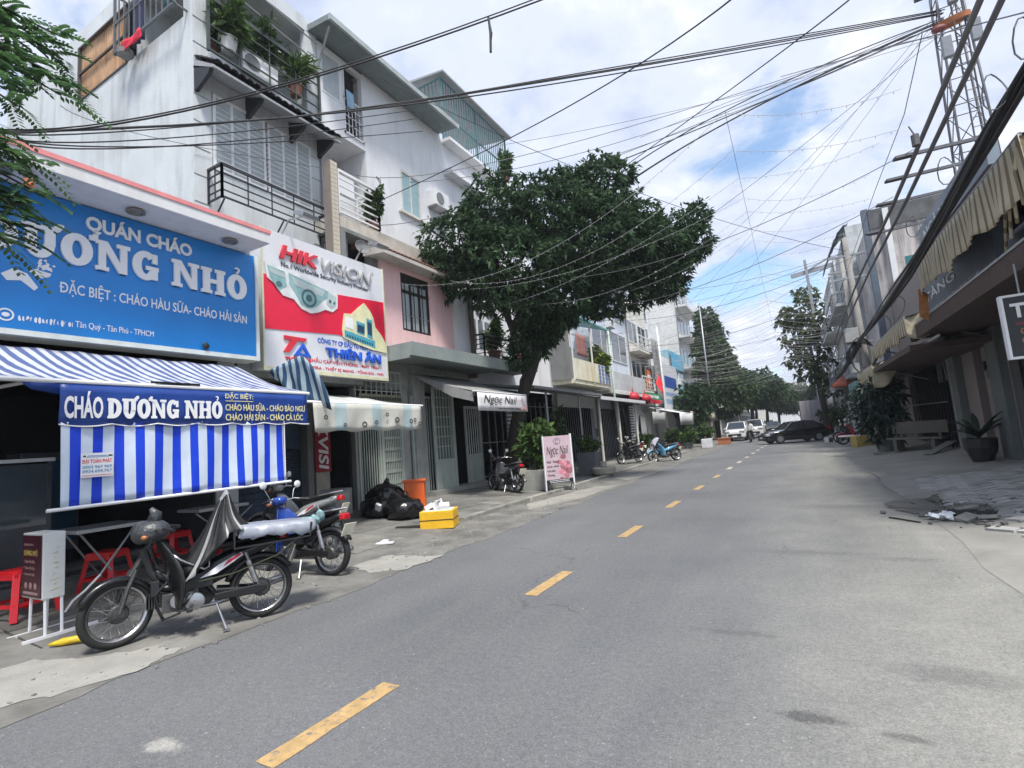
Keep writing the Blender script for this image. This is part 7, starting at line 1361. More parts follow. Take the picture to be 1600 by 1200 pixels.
def palm_clump(name, label, loc, n, ln, wd, potr, mat, seed, pot=True, h0=.4):
    t = thing(name, label, 'plant', loc); g = random.Random(seed); x, y, z = loc
    if pot: b = MB(); b.lathe([(potr * .6, 0), (potr * .95, h0 * .6), (potr, h0), (potr * .85, h0), (potr * .8, h0 * .85)], loc, 14); b.build('pot', POTG if seed != 3 else M('dark_pot', (.03, .03, .032), .6), t)
    for i in range(n):
        a = i * 2.4 + g.uniform(-.3, .3); l = ln * g.uniform(.7, 1.1); up = g.uniform(.7, 1.5); rows = []
        for k in range(9):
            q = k / 8; r_ = l * (q * .75); zz_ = z + h0 + l * up * (q - .62 * q * q * (1 + .3 * math.sin(i)))
            w_ = wd * math.sin(math.pi * min(.98, q * .92 + .06)); c_ = Vector((x + math.cos(a) * r_, y + math.sin(a) * r_, zz_)); s_ = Vector((-math.sin(a), math.cos(a), 0)) * w_
            rows.append([c_ - s_ - Vector((0, 0, w_ * .4)), c_, c_ + s_ - Vector((0, 0, w_ * .4))])
        b = MB(); b.sheet(rows); b.build('leaf', mat, t, smooth=True)
    return t
palm_clump('potted_palm', 'small spiky palm in a dark pot by the pale pillar on the right', (3.75, 16.2, .24), 15, .85, .07, .33, M('palm_dark', (.03, .05, .03), .5), 3, h0=.55)
t = thing('potted_shrub', 'big dark bushy shrub beside the bench on the right', 'shrub', (2.75, 23.4, .13)); b = MB(); b.lathe([(.25, 0), (.38, .5), (.4, .5), (.34, .46)], (2.75, 23.4, .13), 14); b.build('pot', POTG, t)
b = MB(); b.tube([(2.75, 23.4, .6), (2.75, 23.4, 1.8)], .05, 6); b.build('stem', BARK, t)
C_, D_ = crown_points([((2.75, 23.4, 1.2), (.75, .75, .6)), ((2.6, 23.4, 1.9), (.8, .8, .7)), ((2.95, 23.5, 2.2), (.6, .6, .5)), ((2.5, 23.2, 2.5), (.5, .5, .4))], 150, np.random.default_rng(4)); leaves('foliage', C_, D_, 6, .34, .05, M('deep_green_leaf', (.014, .04, .028), .5, island=.5), t, .8, .5, 8)
# weathered side wall and the houses beyond
W1 = thing('weathered_house', 'tall house with a bare stained side wall above the right awnings', 'house', (4.1, 31, 0))
STAIN = M('stained_render', (.52, .49, .48), .92, var=.45, vs=1.1, streak=1.2, scol=(.1, .1, .11), bump=.4, bs=12)
b = MB(); b.box(4.0, 14, 28.02, 28.22, 0, 10.6); b.box(4.0, 4.2, 28.22, 34, 0, 10.4); b.box(4.2, 14, 33.8, 34, 0, 10.4); b.box(4.2, 14, 28.22, 33.8, 10.0, 10.2); b.build('wall', STAIN, W1)
b = MB(); b.box(3.98, 14, 27.96, 28.02, 9.9, 10.8); b.build('parapet', M('dark_parapet', (.1, .105, .11), .9, var=.4, vs=2), W1); b = MB(); b.box(3.75, 4.0, 28.0, 28.3, 0, 10.9); b.build('corner_strip', M('slate_blue_wall', (.12, .15, .19), .85, streak=.3), W1)
MB().box(4.5, 4.72, 27.8, 27.9, 3, 10.7).build('white_pipe', WHITEM, W1)
tb_ = MB(); tb_.box(4.35, 5.2, 24.0, 24.1, 5.2, 7.4); tag(tb_.build('teal_sheet', M('teal_panel', (.02, .14, .15), .4, var=.15), org=(4.5, 24, 5.2)), 'teal sheet panel rising behind the right awnings', 'panel')
Y1 = far_house('balcony_house', 'grey house with lattice-railed balcony beyond the weathered wall', 34.1, 42, 12.2, M('house_grey', (.46, .48, .49), .85, streak=.5), xf=3.7, xb=12, floors=((4.5, 1.6, 2, .9), (8.6, 1.6, 2, 1.0)), side=-1)
b = MB(); b.sheet([[(2.5 + 1.4 * i / 12 + .0, 34.2 + 3 * k, 10.2 + 2.2 * math.sin(math.pi * .5 * i / 12) + .05 * math.cos(i * 2.6)) for i in range(13)] for k in (0, 1)]); b.build('corrugated_sheet', M('grey_corrugated', (.2, .24, .25), .6, var=.2, streak=.4), Y1, smooth=True, thick=.02)
b = MB()
for i in range(6):
    for j in range(3): b.box(2.62, 2.68, 34.2 + i * 1.2, 35.2 + i * 1.2, 8.9 + j * .3, 9.05 + j * .3)
b.box(2.6, 2.7, 34.2, 41.5, 8.5, 8.85); b.build('lattice_parapet', M('lattice_white', (.55, .57, .57), .8, streak=.3), Y1)
Z1 = far_house('balcony_house', 'pale house with a beige underside balcony beside the light-leaved tree', 42.2, 50, 12.6, M('house_pale', (.62, .62, .6), .85, streak=.5), xf=3.6, xb=12, floors=((4.5, 1.6, 2, .9), (8.2, 1.6, 2, 1.0)), side=-1)
b = MB(); b.bar((.9, 42.5, 12.0), (3.6, 42.5, 12.3), .15, .3); b.bar((2.0, 42.4, 9), (1.9, 42.4, 13.0), .18); b.bar((2.0, 42.4, 12.2), (3.6, 42.4, 12.9), .1); b.build('roof_frame', GREYM, Z1)
for i, (y0, y1, h) in enumerate(((50.2, 60, 9), (60.2, 72, 11), (72.2, 88, 9), (88.2, 110, 11), (110.2, 150, 10))):
    far_house('terrace_house', ('white', 'grey', 'cream', 'dull white', 'last pale')[i] + ' far house on the right side of the street', y0, y1, h, (WHITE, GREYW, CREAM, WHITE, GREYW)[i], xf=3.9, xb=14, floors=((4.6, 1.6, 2, .7), (7.0, 1.3, 2, 0)), side=-1)
for i, (x, y, h, w_, lab) in enumerate(((-1, 175, 13, 10, 'pale far building closing the end of the street'), (-14, 190, 16, 12, 'second far building left behind the end of the street'))):
    t = thing('far_building', lab, 'building', (x, y, 0)); MB().box(x - w_ / 2, x + w_ / 2, y, y + 10, 0, h).build('wall', (WHITE, CREAM)[i], t)
    for k in range(3):
        for j in range(3): 
            b = MB(); b.box(x - w_ / 2 + 1 + k * 3, x - w_ / 2 + 2.4 + k * 3, y - .05, y - .01, 3 + j * 3.2, 4.6 + j * 3.2); b.build('window', GLASS, t)
# ------------------------------------------------------------------ radio mast, poles, cables
CBL = M('cable_black', (.012, .012, .014), .6, var=.1); CBG = M('cable_grey', (.16, .16, .17), .6, var=.1); LATT = M('mast_steel', (.12, .12, .13), .55, .3, var=.15)
mast = thing('radio_mast', 'steel lattice radio mast with ladder and an orange ring near its top', 'mast', (6.85, 24, 5.2))
b = MB(); H0, H1z = 5.2, 19.5; hw = lambda z: .62 - .32 * (z - H0) / (H1z - H0); cxm = 6.85
cor = lambda z, k: (cxm + hw(z) * (-1, 1, 1, -1)[k], 24 + hw(z) * (-1, -1, 1, 1)[k], z)
for k in range(4): b.tube([cor(H0, k), cor(H1z, k)], .042, 7)
zs = [H0 + i * 1.45 for i in range(10)]
for i in range(9):
    for k in range(4):
        b.tube([cor(zs[i], k), cor(zs[i], (k + 1) % 4)], .02, 5); b.tube([cor(zs[i], k), cor(zs[i + 1], (k + 1) % 4)], .018, 5)
b.build('lattice', LATT, mast, smooth=True)
ld = MB(); ld.tube([(cxm - .1, 23.5, H0), (cxm + .1, 23.9, H1z)], .03, 5); ld.tube([(cxm + .25, 23.5, H0), (cxm + .4, 23.9, H1z)], .03, 5); ld = ld.build('ladder', LATT, mast)
q = MB().tube([(cxm - .1, 23.5, H0 + .2), (cxm + .25, 23.5, H0 + .2)], .018, 5).build('rung', LATT, ld); rep(q, ld, [(.0135 * i * .36, .01 * i, .36 * i) for i in range(1, 38)])
b = MB(); b.strip(arc(0, 0, .58, .58, 0, 350, 27), arc(0, 0, .42, .42, 0, 350, 27), (cxm, 23.9, 15.75), (1, 0, .12), (0, 1, .35), .18); b.build('orange_ring', M('ring_orange', (.42, .14, .04), .6, var=.3), mast)
b = MB(); b.ball((cxm - .55, 23.2, 15.35), .22, (1, .5, .6), 14, 8); b.build('red_dish', M('dish_red', (.16, .03, .03), .6), mast, smooth=True)
for q_ in ((-.4, 14.6), (.45, 14.9), (0, 16.6), (-.35, 17.6)): b = MB(); b.cbox((cxm + q_[0], 23.3, q_[1]), (.3, .2, .8)); b.build('antenna', M('antenna_grey', (.2, .22, .25), .5), mast, bev=.02)
for i in range(3): b = MB(); b.cbox((cxm - .9 + i * .6, 23.2, 16.9 + .3 * i), (.35, .3, .3)); b.build('flood_lamp', DARKM, mast)
CP = M('pole_concrete', (.3, .29, .27), .9, var=.15, vs=2, streak=.3)
def pole(label, x, y, h, x2=None, r=(.16, .1), mat=None, arms=(), name='utility_pole', cat='pole'):
    t = thing(name, label, cat, (x, y, 0)); x2 = x if x2 is None else x2; b = MB(); b.tube([(x, y, 0), (x2, y, h)], r, 12); b.build('pole', mat or CP, t, smooth=True)
    for (z, dx) in arms: b = MB(); b.bar((x2 - dx, y, z), (x2 + dx, y, z), .09); b.build('crossarm', GREYM, t)
    return t
p1 = pole('concrete utility pole on the right hung with boxes and coiled cables', 2.9, 26, 9.2, 2.75, arms=((8.4, .7), (7.4, .6), (4.6, .5)))
for q_ in ((2.45, 4.9, .5, .6), (3.15, 3.2, .45, .55), (2.4, 3.5, .3, .4)): b = MB(); b.cbox((q_[0], 25.75, q_[1]), (q_[2], .3, q_[3])); b.build('junction_box', M('box_grey', (.36, .37, .37), .6, var=.15), p1, bev=.015)
b = MB()
for i in range(6): b.tube([Vector((2.7 + (.42 + .03 * i) * math.cos(a), 25.6 + .03 * i, 4.0 + (.75 - .05 * i) * math.sin(a))) for a in [k * math.pi / 9 for k in range(19)]], .02, 5, False)
b.build('cable_coil', CBL, p1)
pole('grey concrete utility pole further back on the right', 3.35, 33, 10.2, 3.2, arms=((9.4, .7), (8.3, .6)))
pole('third concrete utility pole far down the right side', 3.3, 58, 9, arms=((8.2, .7),))
pole('slim white lamp post before the white house on the left', -8.7, 40.3, 9.6, r=(.09, .06), mat=WHITEM)
p = pole('slim pale lamp post with a short arm beside the conical tree', -7.2, 54, 14, r=(.1, .06), mat=GREYM); b = MB(); b.tube([(-7.2, 54, 12.3), (-6.2, 54, 12.9), (-5.6, 54, 12.95)], .035, 6); b.build('lamp_arm', GREYM, p)
p = pole('far street lamp with a curved arm at the end of the street', -4.2, 150, 12, r=(.12, .07), mat=GREYM, name='street_lamp', cat='street lamp'); b = MB(); b.tube([(-4.2, 150, 12), (-4.4, 150, 13), (-5.2, 150, 13.6), (-6.2, 150, 13.6)], .07, 6); b.build('lamp_arm', GREYM, p)
pole('thin grey conduit post rising between the yellow and blue houses', -8.8, 28.05, 7.5, r=(.06, .06), mat=M('pale_green_pipe', (.4, .48, .44), .6))
def bez(p0, pm, p1, n=18):
    p0, pm, p1 = Vector(p0), Vector(pm), Vector(p1); c = pm * 2 - (p0 + p1) / 2
    return [p0 * (1 - t) ** 2 + c * 2 * t * (1 - t) + p1 * t * t for t in [i / n for i in range(n + 1)]]
def cable(label, p0, pm, p1, r=.012, mat=None, group=None, name='overhead_cable', ext=0):
    pts = bez(p0, pm, p1)
    if ext: d_ = (pts[-1] - pts[-2]).normalized(); pts += [pts[-1] + d_ * ext * .5, pts[-1] + d_ * ext]
    return tag(MB().tube(pts, r, 6).build(name, mat or CBL, smooth=True, org=p0), label, 'cable', group)
GC = 'overhead cables'
cable('thick twisted black cable rising from the eatery canopy across the upper left sky', (-8.2, 2.11, 5.84), (-5.66, 4.01, 6.39), (-1.16, 7.0, 8.33), .013, group=GC, ext=9)
cable('black cable twisted close beneath the thick one from the eatery canopy', (-8.2, 2.11, 5.89), (-5.68, 4.0, 6.42), (-1.16, 7.02, 8.41), .01, group=GC, ext=9)
t = MB(); P_ = Vector((-3.05, 5.76, 7.47)); t.tube([P_, P_ + Vector((.01, 0, -.25)), P_ + Vector((-.01, 0, -.52))], .018, 6); t.tube([P_, P_ + Vector((.03, 0, -.25)), P_ + Vector((0, 0, -.4))], .012, 6); tag(t.build('cable_tail', CBL, org=P_), 'short loose cable end hanging from the thick twisted cable against the sky', 'cable', GC)
THICK = [((-10.2, 7.55, 9.75), (-4.83, 14.78, 13.1), (6.66, 24.0, 16.46)), ((-8.2, 2.23, 5.89), (-6.29, 13.0, 12.13), (6.68, 24.0, 16.34)), ((-9.9, 10.25, 11.4), (-3.19, 16.76, 13.97), (6.72, 24.0, 16.37)), ((-10.0, 12.75, 13.13), (-3.39, 17.93, 14.96), (6.77, 24.0, 16.48))]
for lab_, c_ in zip(('thick mast cable starting by the tiled ledge of the grey house', 'thick mast cable starting at the left end of the eatery canopy', 'thick mast cable starting at the white bay of the white house', 'thick mast cable starting highest, under the overhanging roof'), THICK): cable(lab_, *c_, .022, group='cable bundle to the mast')
WL = [((-8.2, 2.23, 5.91), (-9.5, 5.35, 8.14), (-9.7, 13.07, 13.23)), ((-8.2, 2.23, 5.9), (-9.5, 5.35, 7.93), (-9.7, 13.04, 12.94)), ((-8.2, 2.23, 5.89), (-9.5, 5.34, 7.75), (-9.7, 13.01, 12.6)), ((-8.2, 2.23, 5.89), (-9.5, 5.34, 7.73), (-9.7, 12.96, 12.09))]
for lab_, c_ in zip(('topmost of the four thin wires fanning from the eatery canopy past the grey house', 'second from the top of the four thin wires fanning from the eatery canopy', 'third from the top of the four thin wires fanning from the eatery canopy', 'lowest of the four thin wires fanning from the eatery canopy past the grey house'), WL): cable(lab_, *c_, .011, group='thin wires along the grey house')
cable('thin wire slanting down across the tiled ledge of the grey house', (-9.7, 3.4, 7.53), (-10.51, 5.28, 8.22), (-10.2, 9.04, 9.2), .007, CBG)
cable('straight thin dark cable climbing from the white house to the top edge of the sky', (-9.7, 10.49, 8.61), (-3.55, 8.63, 7.7), (0.06, 6.0, 6.4), .011, group=GC, ext=9)
cable('straight thin dark cable climbing from the tree crown to the top right sky', (-4.4, 17.0, 10.67), (0.41, 12.14, 9.42), (1.43, 8.0, 7.27), .014, group=GC, ext=9)
for lab_, c_ in zip(('rightmost dark cable fanning from the tree top to the mast', 'second dark cable from the right fanning from the tree top to the mast', 'third dark cable from the right fanning from the tree top to the mast', 'leftmost dark cable fanning from inside the tree crown to the mast'), [((-3.76, 16.0, 9.7), (0.51, 19.96, 13.03), (6.69, 24.0, 16.12)), ((-3.98, 16.0, 9.59), (0.29, 19.94, 12.96), (6.68, 24.0, 16.05)), ((-4.5, 16.0, 9.87), (0.13, 19.84, 13.3), (6.69, 24.0, 16.17)), ((-6.32, 16.0, 10.35), (-0.57, 20.06, 13.03), (6.67, 24.0, 15.98))]): cable(lab_, *c_, .02, group='cables from the tree to the mast')
for lab_, c_ in zip(('thin grey wire to the mast starting beside the teal-glazed window', 'thin grey wire to the mast starting at the brick red ledge', 'thin grey wire to the mast starting at the white bay above the balcony', 'highest thin grey wire to the mast, crossing only open sky'), [((-10.0, 12.5, 10.19), (-3.76, 18.27, 12.42), (6.73, 24.0, 16.21)), ((-9.7, 10.58, 7.99), (-5.73, 16.47, 10.88), (6.68, 24.0, 16.08)), ((-10.0, 9.31, 9.56), (-7.38, 14.81, 11.19), (6.65, 24.0, 15.88)), ((-6.19, 30.0, 19.25), (3.38, 26.5, 17.44), (6.6, 24.0, 15.32))]): cable(lab_, *c_, .012, CBG, group='thin wires to the mast')
cable('thin wire leaving the radio mast over the right roofs', (1.01, 20.0, 13.76), (2.5, 14.47, 10.21), (3.44, 9.0, 6.72), .012, CBG)
g = random.Random(77); FW = ('white house roof edge', 'teal roof cage', 'yellow house', 'pale blue house', 'tree crown top', 'cream house', 'signboard house', 'narrow blue house', 'tallest white house', 'conical tree')
for i in range(10):
    y0 = (11, 16.5, 23.5, 30, 15, 38, 45, 52, 60, 56)[i]; a_ = Vector((-9.7 if i not in (4, 9) else -6, y0, (12.8, 13.2, 7.5, 10.5, 10.2, 10.2, 12.5, 9.0, 15, 12)[i])); c_ = Vector((6.6, 23.7, 15.2 + .15 * i)) if i % 3 else Vector((2.8, 26, 8.6)); m_ = (a_ + c_) / 2 - Vector((0, 0, g.uniform(.2, .9)))
    cable('fine wire crossing the street from the %s to the %s' % (FW[i], 'radio mast' if i % 3 else 'right utility pole'), a_, m_, c_, .009, CBG if i % 2 else CBL, 'fine wires across the street')
for i in range(5):
    yy = (11.5, 13.5, 17, 21, 26)[i]; a_ = Vector((-8.2, yy + 4, (7.4, 6.6, 6.9, 6.2, 6.6)[i])); c_ = Vector((2.15, yy - 1.5, 5.7)); cable(('nearest', 'second nearest', 'middle', 'second furthest', 'furthest')[i] + ' fine slack wire from the left fronts to the stout cables on the right', a_, (a_ + c_) / 2 - Vector((0, 0, .8)), c_, .007, CBG, 'fine wires across the street')
# the two stout cables along the right kerb, with steel brackets
for dx, lab in ((0, 'stout grey cable on the road side of the pair above the right awnings'), (.2, 'stout grey cable on the house side of the pair above the right awnings')):
    pts = [(2.15 + dx, 4.5, 5.72), (2.15 + dx, 8, 5.64), (2.15 + dx, 12, 5.58), (2.15 + dx, 18, 5.65), (2.25 + dx * .6, 26, 5.7 - dx), (2.3 + dx, 40, 5.3), (2.3 + dx, 58, 5.8)]
    tag(MB().tube(pts, [.034] * 3 + [.03] * 4, 7).build('overhead_cable', CBG if dx else CBG, smooth=True, org=pts[0]), lab, 'cable', 'stout cables along the right kerb')
for i, yy in enumerate((10.1, 11.0, 12.2, 14.0)):
    t = MB(); t.bar((1.95, yy, 5.68 - i * .015), (3.25, yy + .3, 5.75), .05); t.bar((1.9, yy - .02, 5.66), (2.2, yy + .05, 5.68), .12, .04); tag(t.build('steel_bracket', LATT, org=(2, yy, 5.68)), ('nearest', 'second nearest', 'third', 'furthest')[i] + ' steel bracket arm holding the stout cables on the right', 'bracket', 'cable brackets')
t = MB(); t.lathe([(.05, 0), (.05, -.16)], (1.95, 8.9, 5.45), 10); t.tube([(1.95, 8.9, 5.45), (1.9, 8.9, 5.6)], .01, 5); tag(t.build('cable_box', LATT, org=(1.95, 8.9, 5.4)), 'small grey cylinder box hanging beside the stout cables', 'box')
bd = thing('cable_bundle', 'heavy black bundle of tangled cables sagging along the right awnings', 'cable bundle', (2.35, 5, 4.6)); g = random.Random(4)
BP = [(2.4, 4.2, 4.84), (2.4, 6.77, 4.81), (2.4, 7.86, 4.77), (2.4, 9.93, 4.6), (2.4, 13.19, 4.4), (2.4, 15.74, 4.35), (2.4, 19.64, 4.32), (2.42, 23.57, 4.34), (2.65, 25.8, 4.5)]
for k in range(14):
    a = k * 2.4; r_ = (.0, .02, .035, .05, .06)[k % 5]; b = MB(); b.tube([(p[0] + r_ * math.cos(a + i * .55), p[1], p[2] + r_ * 1.5 * math.sin(a + i * .55) - (.1 if k > 11 else 0) * math.sin(i)) for i, p in enumerate(BP)], .017 + .013 * (k % 3 == 0), 6); b.build('cable', CBL, bd, smooth=True)
b = MB()
for yy in (6.2, 7.1, 9.1, 11.5): MB().tube([Vector((2.35 + .1 * math.cos(a) - .08, yy + .05 * math.sin(a * 2), 4.9 + .2 * math.sin(a))) for a in [k * math.pi / 6 for k in range(13)]], .008, 5, False).build('cable_loop', CBG, bd)
tag(MB().tube([(2.65, 25.8, 4.5), (2.6, 29, 4.25), (2.6, 34, 4.05), (2.75, 42, 4.2), (3.2, 58, 5.0)], [.12, .11, .11, .1, .09], 8).build('cable_bundle', CBL, smooth=True, org=(2.65, 25.8, 4.5)), 'black cable bundle drooping beyond the concrete utility pole', 'cable bundle')
for yy in (15.0, 17.4): cable('nearer thin wire from the black bundle to the weathered wall' if yy < 16 else 'further thin wire from the black bundle to the weathered wall', (2.4, yy, 4.35), (3.2, yy + 4, 4.6), (4.0, 27.9, 5.2), .008, group='thin wires on the right')
cable('slim wire beside the black bundle at the right picture edge', (2.6, 5.6, 6.2), (2.55, 6.3, 5.5), (2.5, 7.4, 4.9), .01, CBG)
# strings of small lights across the street
SLM = M('string_cord', (.42, .41, .4), .6, var=.1); BULB = M('small_bulb', (.3, .3, .29), .3)
tag(MB().tube([(-.4, 8.6, 6.6), (-.42, 12, 6.6), (-.5, 30, 6.5), (-.6, 110, 6.5)], .004, 5).build('carrier_wire', CBG, org=(-.4, 6, 6.7)), 'thin carrier wire running lengthwise above the middle of the road', 'cable')
tag(MB().tube([(1.98, 7.9, 6.3), (1.9, 9, 5.85), (1.88, 12, 5.9), (1.9, 30, 6.0), (1.9, 100, 6)], .006, 5).build('carrier_wire', CBG, org=(1.85, 6.5, 6.5)), 'thin carrier wire lengthwise above the right road edge holding the light strings', 'cable')
g = random.Random(21); ys = []; yy = 8.6
while yy < 100: ys.append(yy); yy += 1.1 if yy < 22 else (.95 if yy < 45 else 1.3)
for i, yy in enumerate(ys):
    zl = 6.3 + g.uniform(-.9, .9); zm = 6.55 + g.uniform(-.15, .1); zr = 6.1 + g.uniform(-.3, .25); xl = -8.6 if yy > 20 else -8.4 + g.uniform(0, .6); yl = yy + g.uniform(.5, 3.2) if yy < 20 else yy + g.uniform(-1, 1)
    A_ = Vector((xl, yl, zl)); Bm = Vector((-.42, yy, zm)); Cr = Vector((1.88, yy + g.uniform(-.4, .4), zr)); sg_ = g.uniform(.35, 1.0); s2 = g.uniform(.1, .25)
    pts = [A_.lerp(Bm, t) - Vector((0, 0, sg_ * 4 * t * (1 - t))) for t in [k / 16 for k in range(17)]] + [Bm.lerp(Cr, t) - Vector((0, 0, s2 * 4 * t * (1 - t))) for t in [k / 6 for k in range(1, 7)]]
    t = thing('light_string', 'cord of small lights sagging across the street', 'string lights', tuple(A_), group='light strings across the street')
    MB().tube(pts, .0035 if yy < 18 else (.005 if yy < 30 else .008), 4, False).build('cord', SLM, t, smooth=True)
    b = MB(); 
    for p_, n_ in zip(pts[:-1], pts[1:]):
        for q in ((.25, .75) if yy < 40 else (.5,)): c = p_.lerp(n_, q); b.cbox(c - Vector((0, 0, .02)), (.008, .008, .035))
    o = b.build('bulbs', BULB, t); o['kind'] = 'stuff'

# ------------------------------------------------------------------ vehicles
CARG = M('car_glass', (.03, .035, .04), .05, spec=.9)
def car(name, label, cat, loc, rz, L, Wd, prof, cabin, paint, wr=.32, wx=(.3, -.3), grille=True, group=None):
    """prof: (x, bottom, belt) along the body from nose to tail, fractions of L and metres; cabin: (x, z roof, half-width fraction) above the belt"""
    t = thing(name, label, cat, loc, rz, group); hw_ = Wd / 2
    b = MB(); vs = []; k = 0
    for (x, zb, zt, wf) in prof:
        w_ = hw_ * wf; zm = zb + (zt - zb) * .55; ring = [(-w_ * .9, zb), (w_ * .9, zb), (w_, zb + .12), (w_ * 1.0, zm), (w_ * .93, zt - .03), (w_ * .8, zt), (0, zt + .02), (-w_ * .8, zt), (-w_ * .93, zt - .03), (-w_, zm), (-w_, zb + .12)]; k = len(ring); vs += [(x * L, yy, z) for yy, z in ring]
    n = len(prof); b.add(vs, [(i * k + j, i * k + (j + 1) % k, (i + 1) * k + (j + 1) % k, (i + 1) * k + j) for i in range(n - 1) for j in range(k)] + [tuple(range(k - 1, -1, -1)), tuple(range((n - 1) * k, n * k))]); b.build('body', paint, t, smooth=True, local=True, bev=.03)
    b = MB(); vs = []
    for (x, z0, z1, wf) in cabin: w0, w1 = hw_ * .88, hw_ * wf; vs += [(x * L, -w0, z0), (x * L, w0, z0), (x * L, w1, z1), (x * L, -w1, z1)]
    n = len(cabin); b.add(vs, [(i * 4 + j, i * 4 + (j + 1) % 4, (i + 1) * 4 + (j + 1) % 4, (i + 1) * 4 + j) for i in range(n - 1) for j in range(4)] + [(3, 2, 1, 0), tuple(range((n - 1) * 4, n * 4))]); b.build('windows', CARG, t, local=True)
    rows = [[(x * L, hw_ * wf * 1.02 * s_, z1 + (.015 if abs(s_) < 1 else 0)) for s_ in (-1, -.5, .5, 1)] for (x, z0, z1, wf) in cabin[1:-1]]
    b = MB(); b.sheet(rows)
    for i, (x, z0, z1, wf) in enumerate(cabin):
        if i in (0, len(cabin) - 1): continue
        for s_ in (-1, 1):
            xa = cabin[0][0] if i == 1 else (cabin[-1][0] if i == len(cabin) - 2 else x); b.bar((xa * L, s_ * hw_ * .9, z0), (x * L, s_ * hw_ * wf * 1.02, z1), .06)
    b.build('roof', paint, t, local=True, thick=.03)
    for x in wx:
        for s_ in (-1, 1):
            b = MB(); y_ = s_ * (hw_ - .1); b.lathe([(wr * .62, -.11), (wr * .93, -.11), (wr, -.06), (wr, .06), (wr * .93, .11), (wr * .62, .11)], (x * L, y_, wr), 22, 'y'); w_ = b.build('wheel', TYRE, t, local=True); b = MB(); b.lathe([(wr * .62, -.115), (wr * .2, -.118), (.01, -.118)] if s_ < 0 else [(wr * .62, .115), (wr * .2, .118), (.01, .118)], (x * L, y_, wr), 18, 'y'); b.build('rim', GREYM, w_, local=True)
    nx = prof[0][0] * L; zt = prof[1][2]
    for s_ in (-1, 1):
        b = MB(); b.cbox((nx - .1, s_ * hw_ * .68, zt - .1), (.26, .42, .15)); b.build('headlight', LENS, t, local=True, bev=.03); b = MB(); b.cbox((prof[-1][0] * L + .06, s_ * hw_ * .7, .85), (.2, .32, .2)); b.build('tail_light', REDL, t, local=True, bev=.03)
        b = MB(); b.cbox((cabin[0][0] * L - .25, s_ * (hw_ + .08), cabin[0][1] + .08), (.1, .18, .13)); b.build('wing_mirror', paint, t, local=True, bev=.03)
    b = MB(); b.cbox((nx + .01, 0, .55), (.06, hw_ * 1.2, .22)); b.cbox((nx + .02, 0, .32), (.06, hw_ * 1.5, .1)); b.build('grille', DARKM, t, local=True); b = MB(); b.cbox((nx + .05, 0, .45), (.02, .4, .12)); b.build('number_plate', TW, t, local=True); return t
PBK = M('car_black', (.008, .009, .011), .15, coat=1.0, var=.05); PWH = M('car_white', (.72, .73, .74), .25, coat=.6, var=.04)
SED = [(.5, .3, .6, .72), (.47, .22, .72, .9), (.36, .2, .82, .97), (.2, .2, .92, 1), (0, .2, .95, 1), (-.25, .2, .97, 1), (-.4, .22, .98, .97), (-.48, .3, .95, .88), (-.5, .4, .85, .75)]
SEDC = [(.2, .9, .92, .8), (.05, .93, 1.4, .66), (-.1, .94, 1.45, .66), (-.26, .95, 1.38, .65), (-.42, .96, .99, .78)]
car('black_car', 'glossy black sedan turning across the road in the distance', 'car', (-.35, 40.3, 0), math.atan2(-.42, -.9), 4.2, 1.75, SED, SEDC, PBK)
SUVP = [(.5, .35, .8, .78), (.47, .28, .98, .94), (.3, .27, 1.08, 1), (0, .27, 1.1, 1), (-.3, .27, 1.1, 1), (-.46, .3, 1.1, .96), (-.5, .4, 1.0, .88)]; SUVC = [(.24, 1.08, 1.1, .85), (.1, 1.1, 1.68, .74), (-.15, 1.1, 1.74, .74), (-.42, 1.1, 1.68, .72), (-.49, 1.1, 1.15, .82)]
car('white_car', 'white people carrier facing the camera by the left kerb', 'car', (-4.95, 52.2, 0), R(-92), 4.4, 1.8, SUVP, SUVC, PWH)
car('white_car', 'second white people carrier just behind, nearer the middle of the road', 'car', (-3.9, 58.5, 0), R(-90), 4.6, 1.85, [(x, a, c + .08, w_) for x, a, c, w_ in SUVP], [(x, a + .08, c + .12, w_) for x, a, c, w_ in SUVC], PWH)
car('dark_car', 'dark car far behind the white cars under the trees', 'car', (-2.8, 76, 0), R(-90), 4.2, 1.75, SED, SEDC, M('car_slate', (.1, .11, .12), .3, coat=.5))
car('white_car', 'small white car furthest down the road under the trees', 'car', (-3.8, 88, 0), R(-90), 4.2, 1.75, SUVP, SUVC, PWH)
tk = thing('box_truck', 'grey lilac box truck seen from behind beyond the black sedan', 'truck', (1.6, 70, 0)); TB = M('truck_box', (.36, .34, .38), .6, var=.1, streak=.3)
MB().box(.4, 2.8, 70, 75, .9, 3.6).build('cargo_box', TB, tk, bev=.03); b = MB(); b.box(1.59, 1.61, 69.97, 70, 1.0, 3.5)
for x in (.42, 2.74): b.box(x, x + .05, 69.96, 70, .92, 3.58)
b.build('door_frame', DARKM, tk)
for x in (1.1, 2.1): MB().box(x, x + .05, 69.95, 70, 1.0, 3.5).build('door_bar', GREYM, tk)
for x in (.6, 2.3):
    b = MB(); b.lathe([(.3, -.12), (.45, -.12), (.45, .12), (.3, .12)], (x + .15, 71, .45), 18, 'x'); b.build('wheel', TYRE, tk)
MB().box(.45, 2.75, 70, 77, .6, .9).build('chassis', DARKM, tk); MB().box(.5, 2.7, 75.1, 77, .7, 2.6).build('cab', PWH, tk, bev=.08)
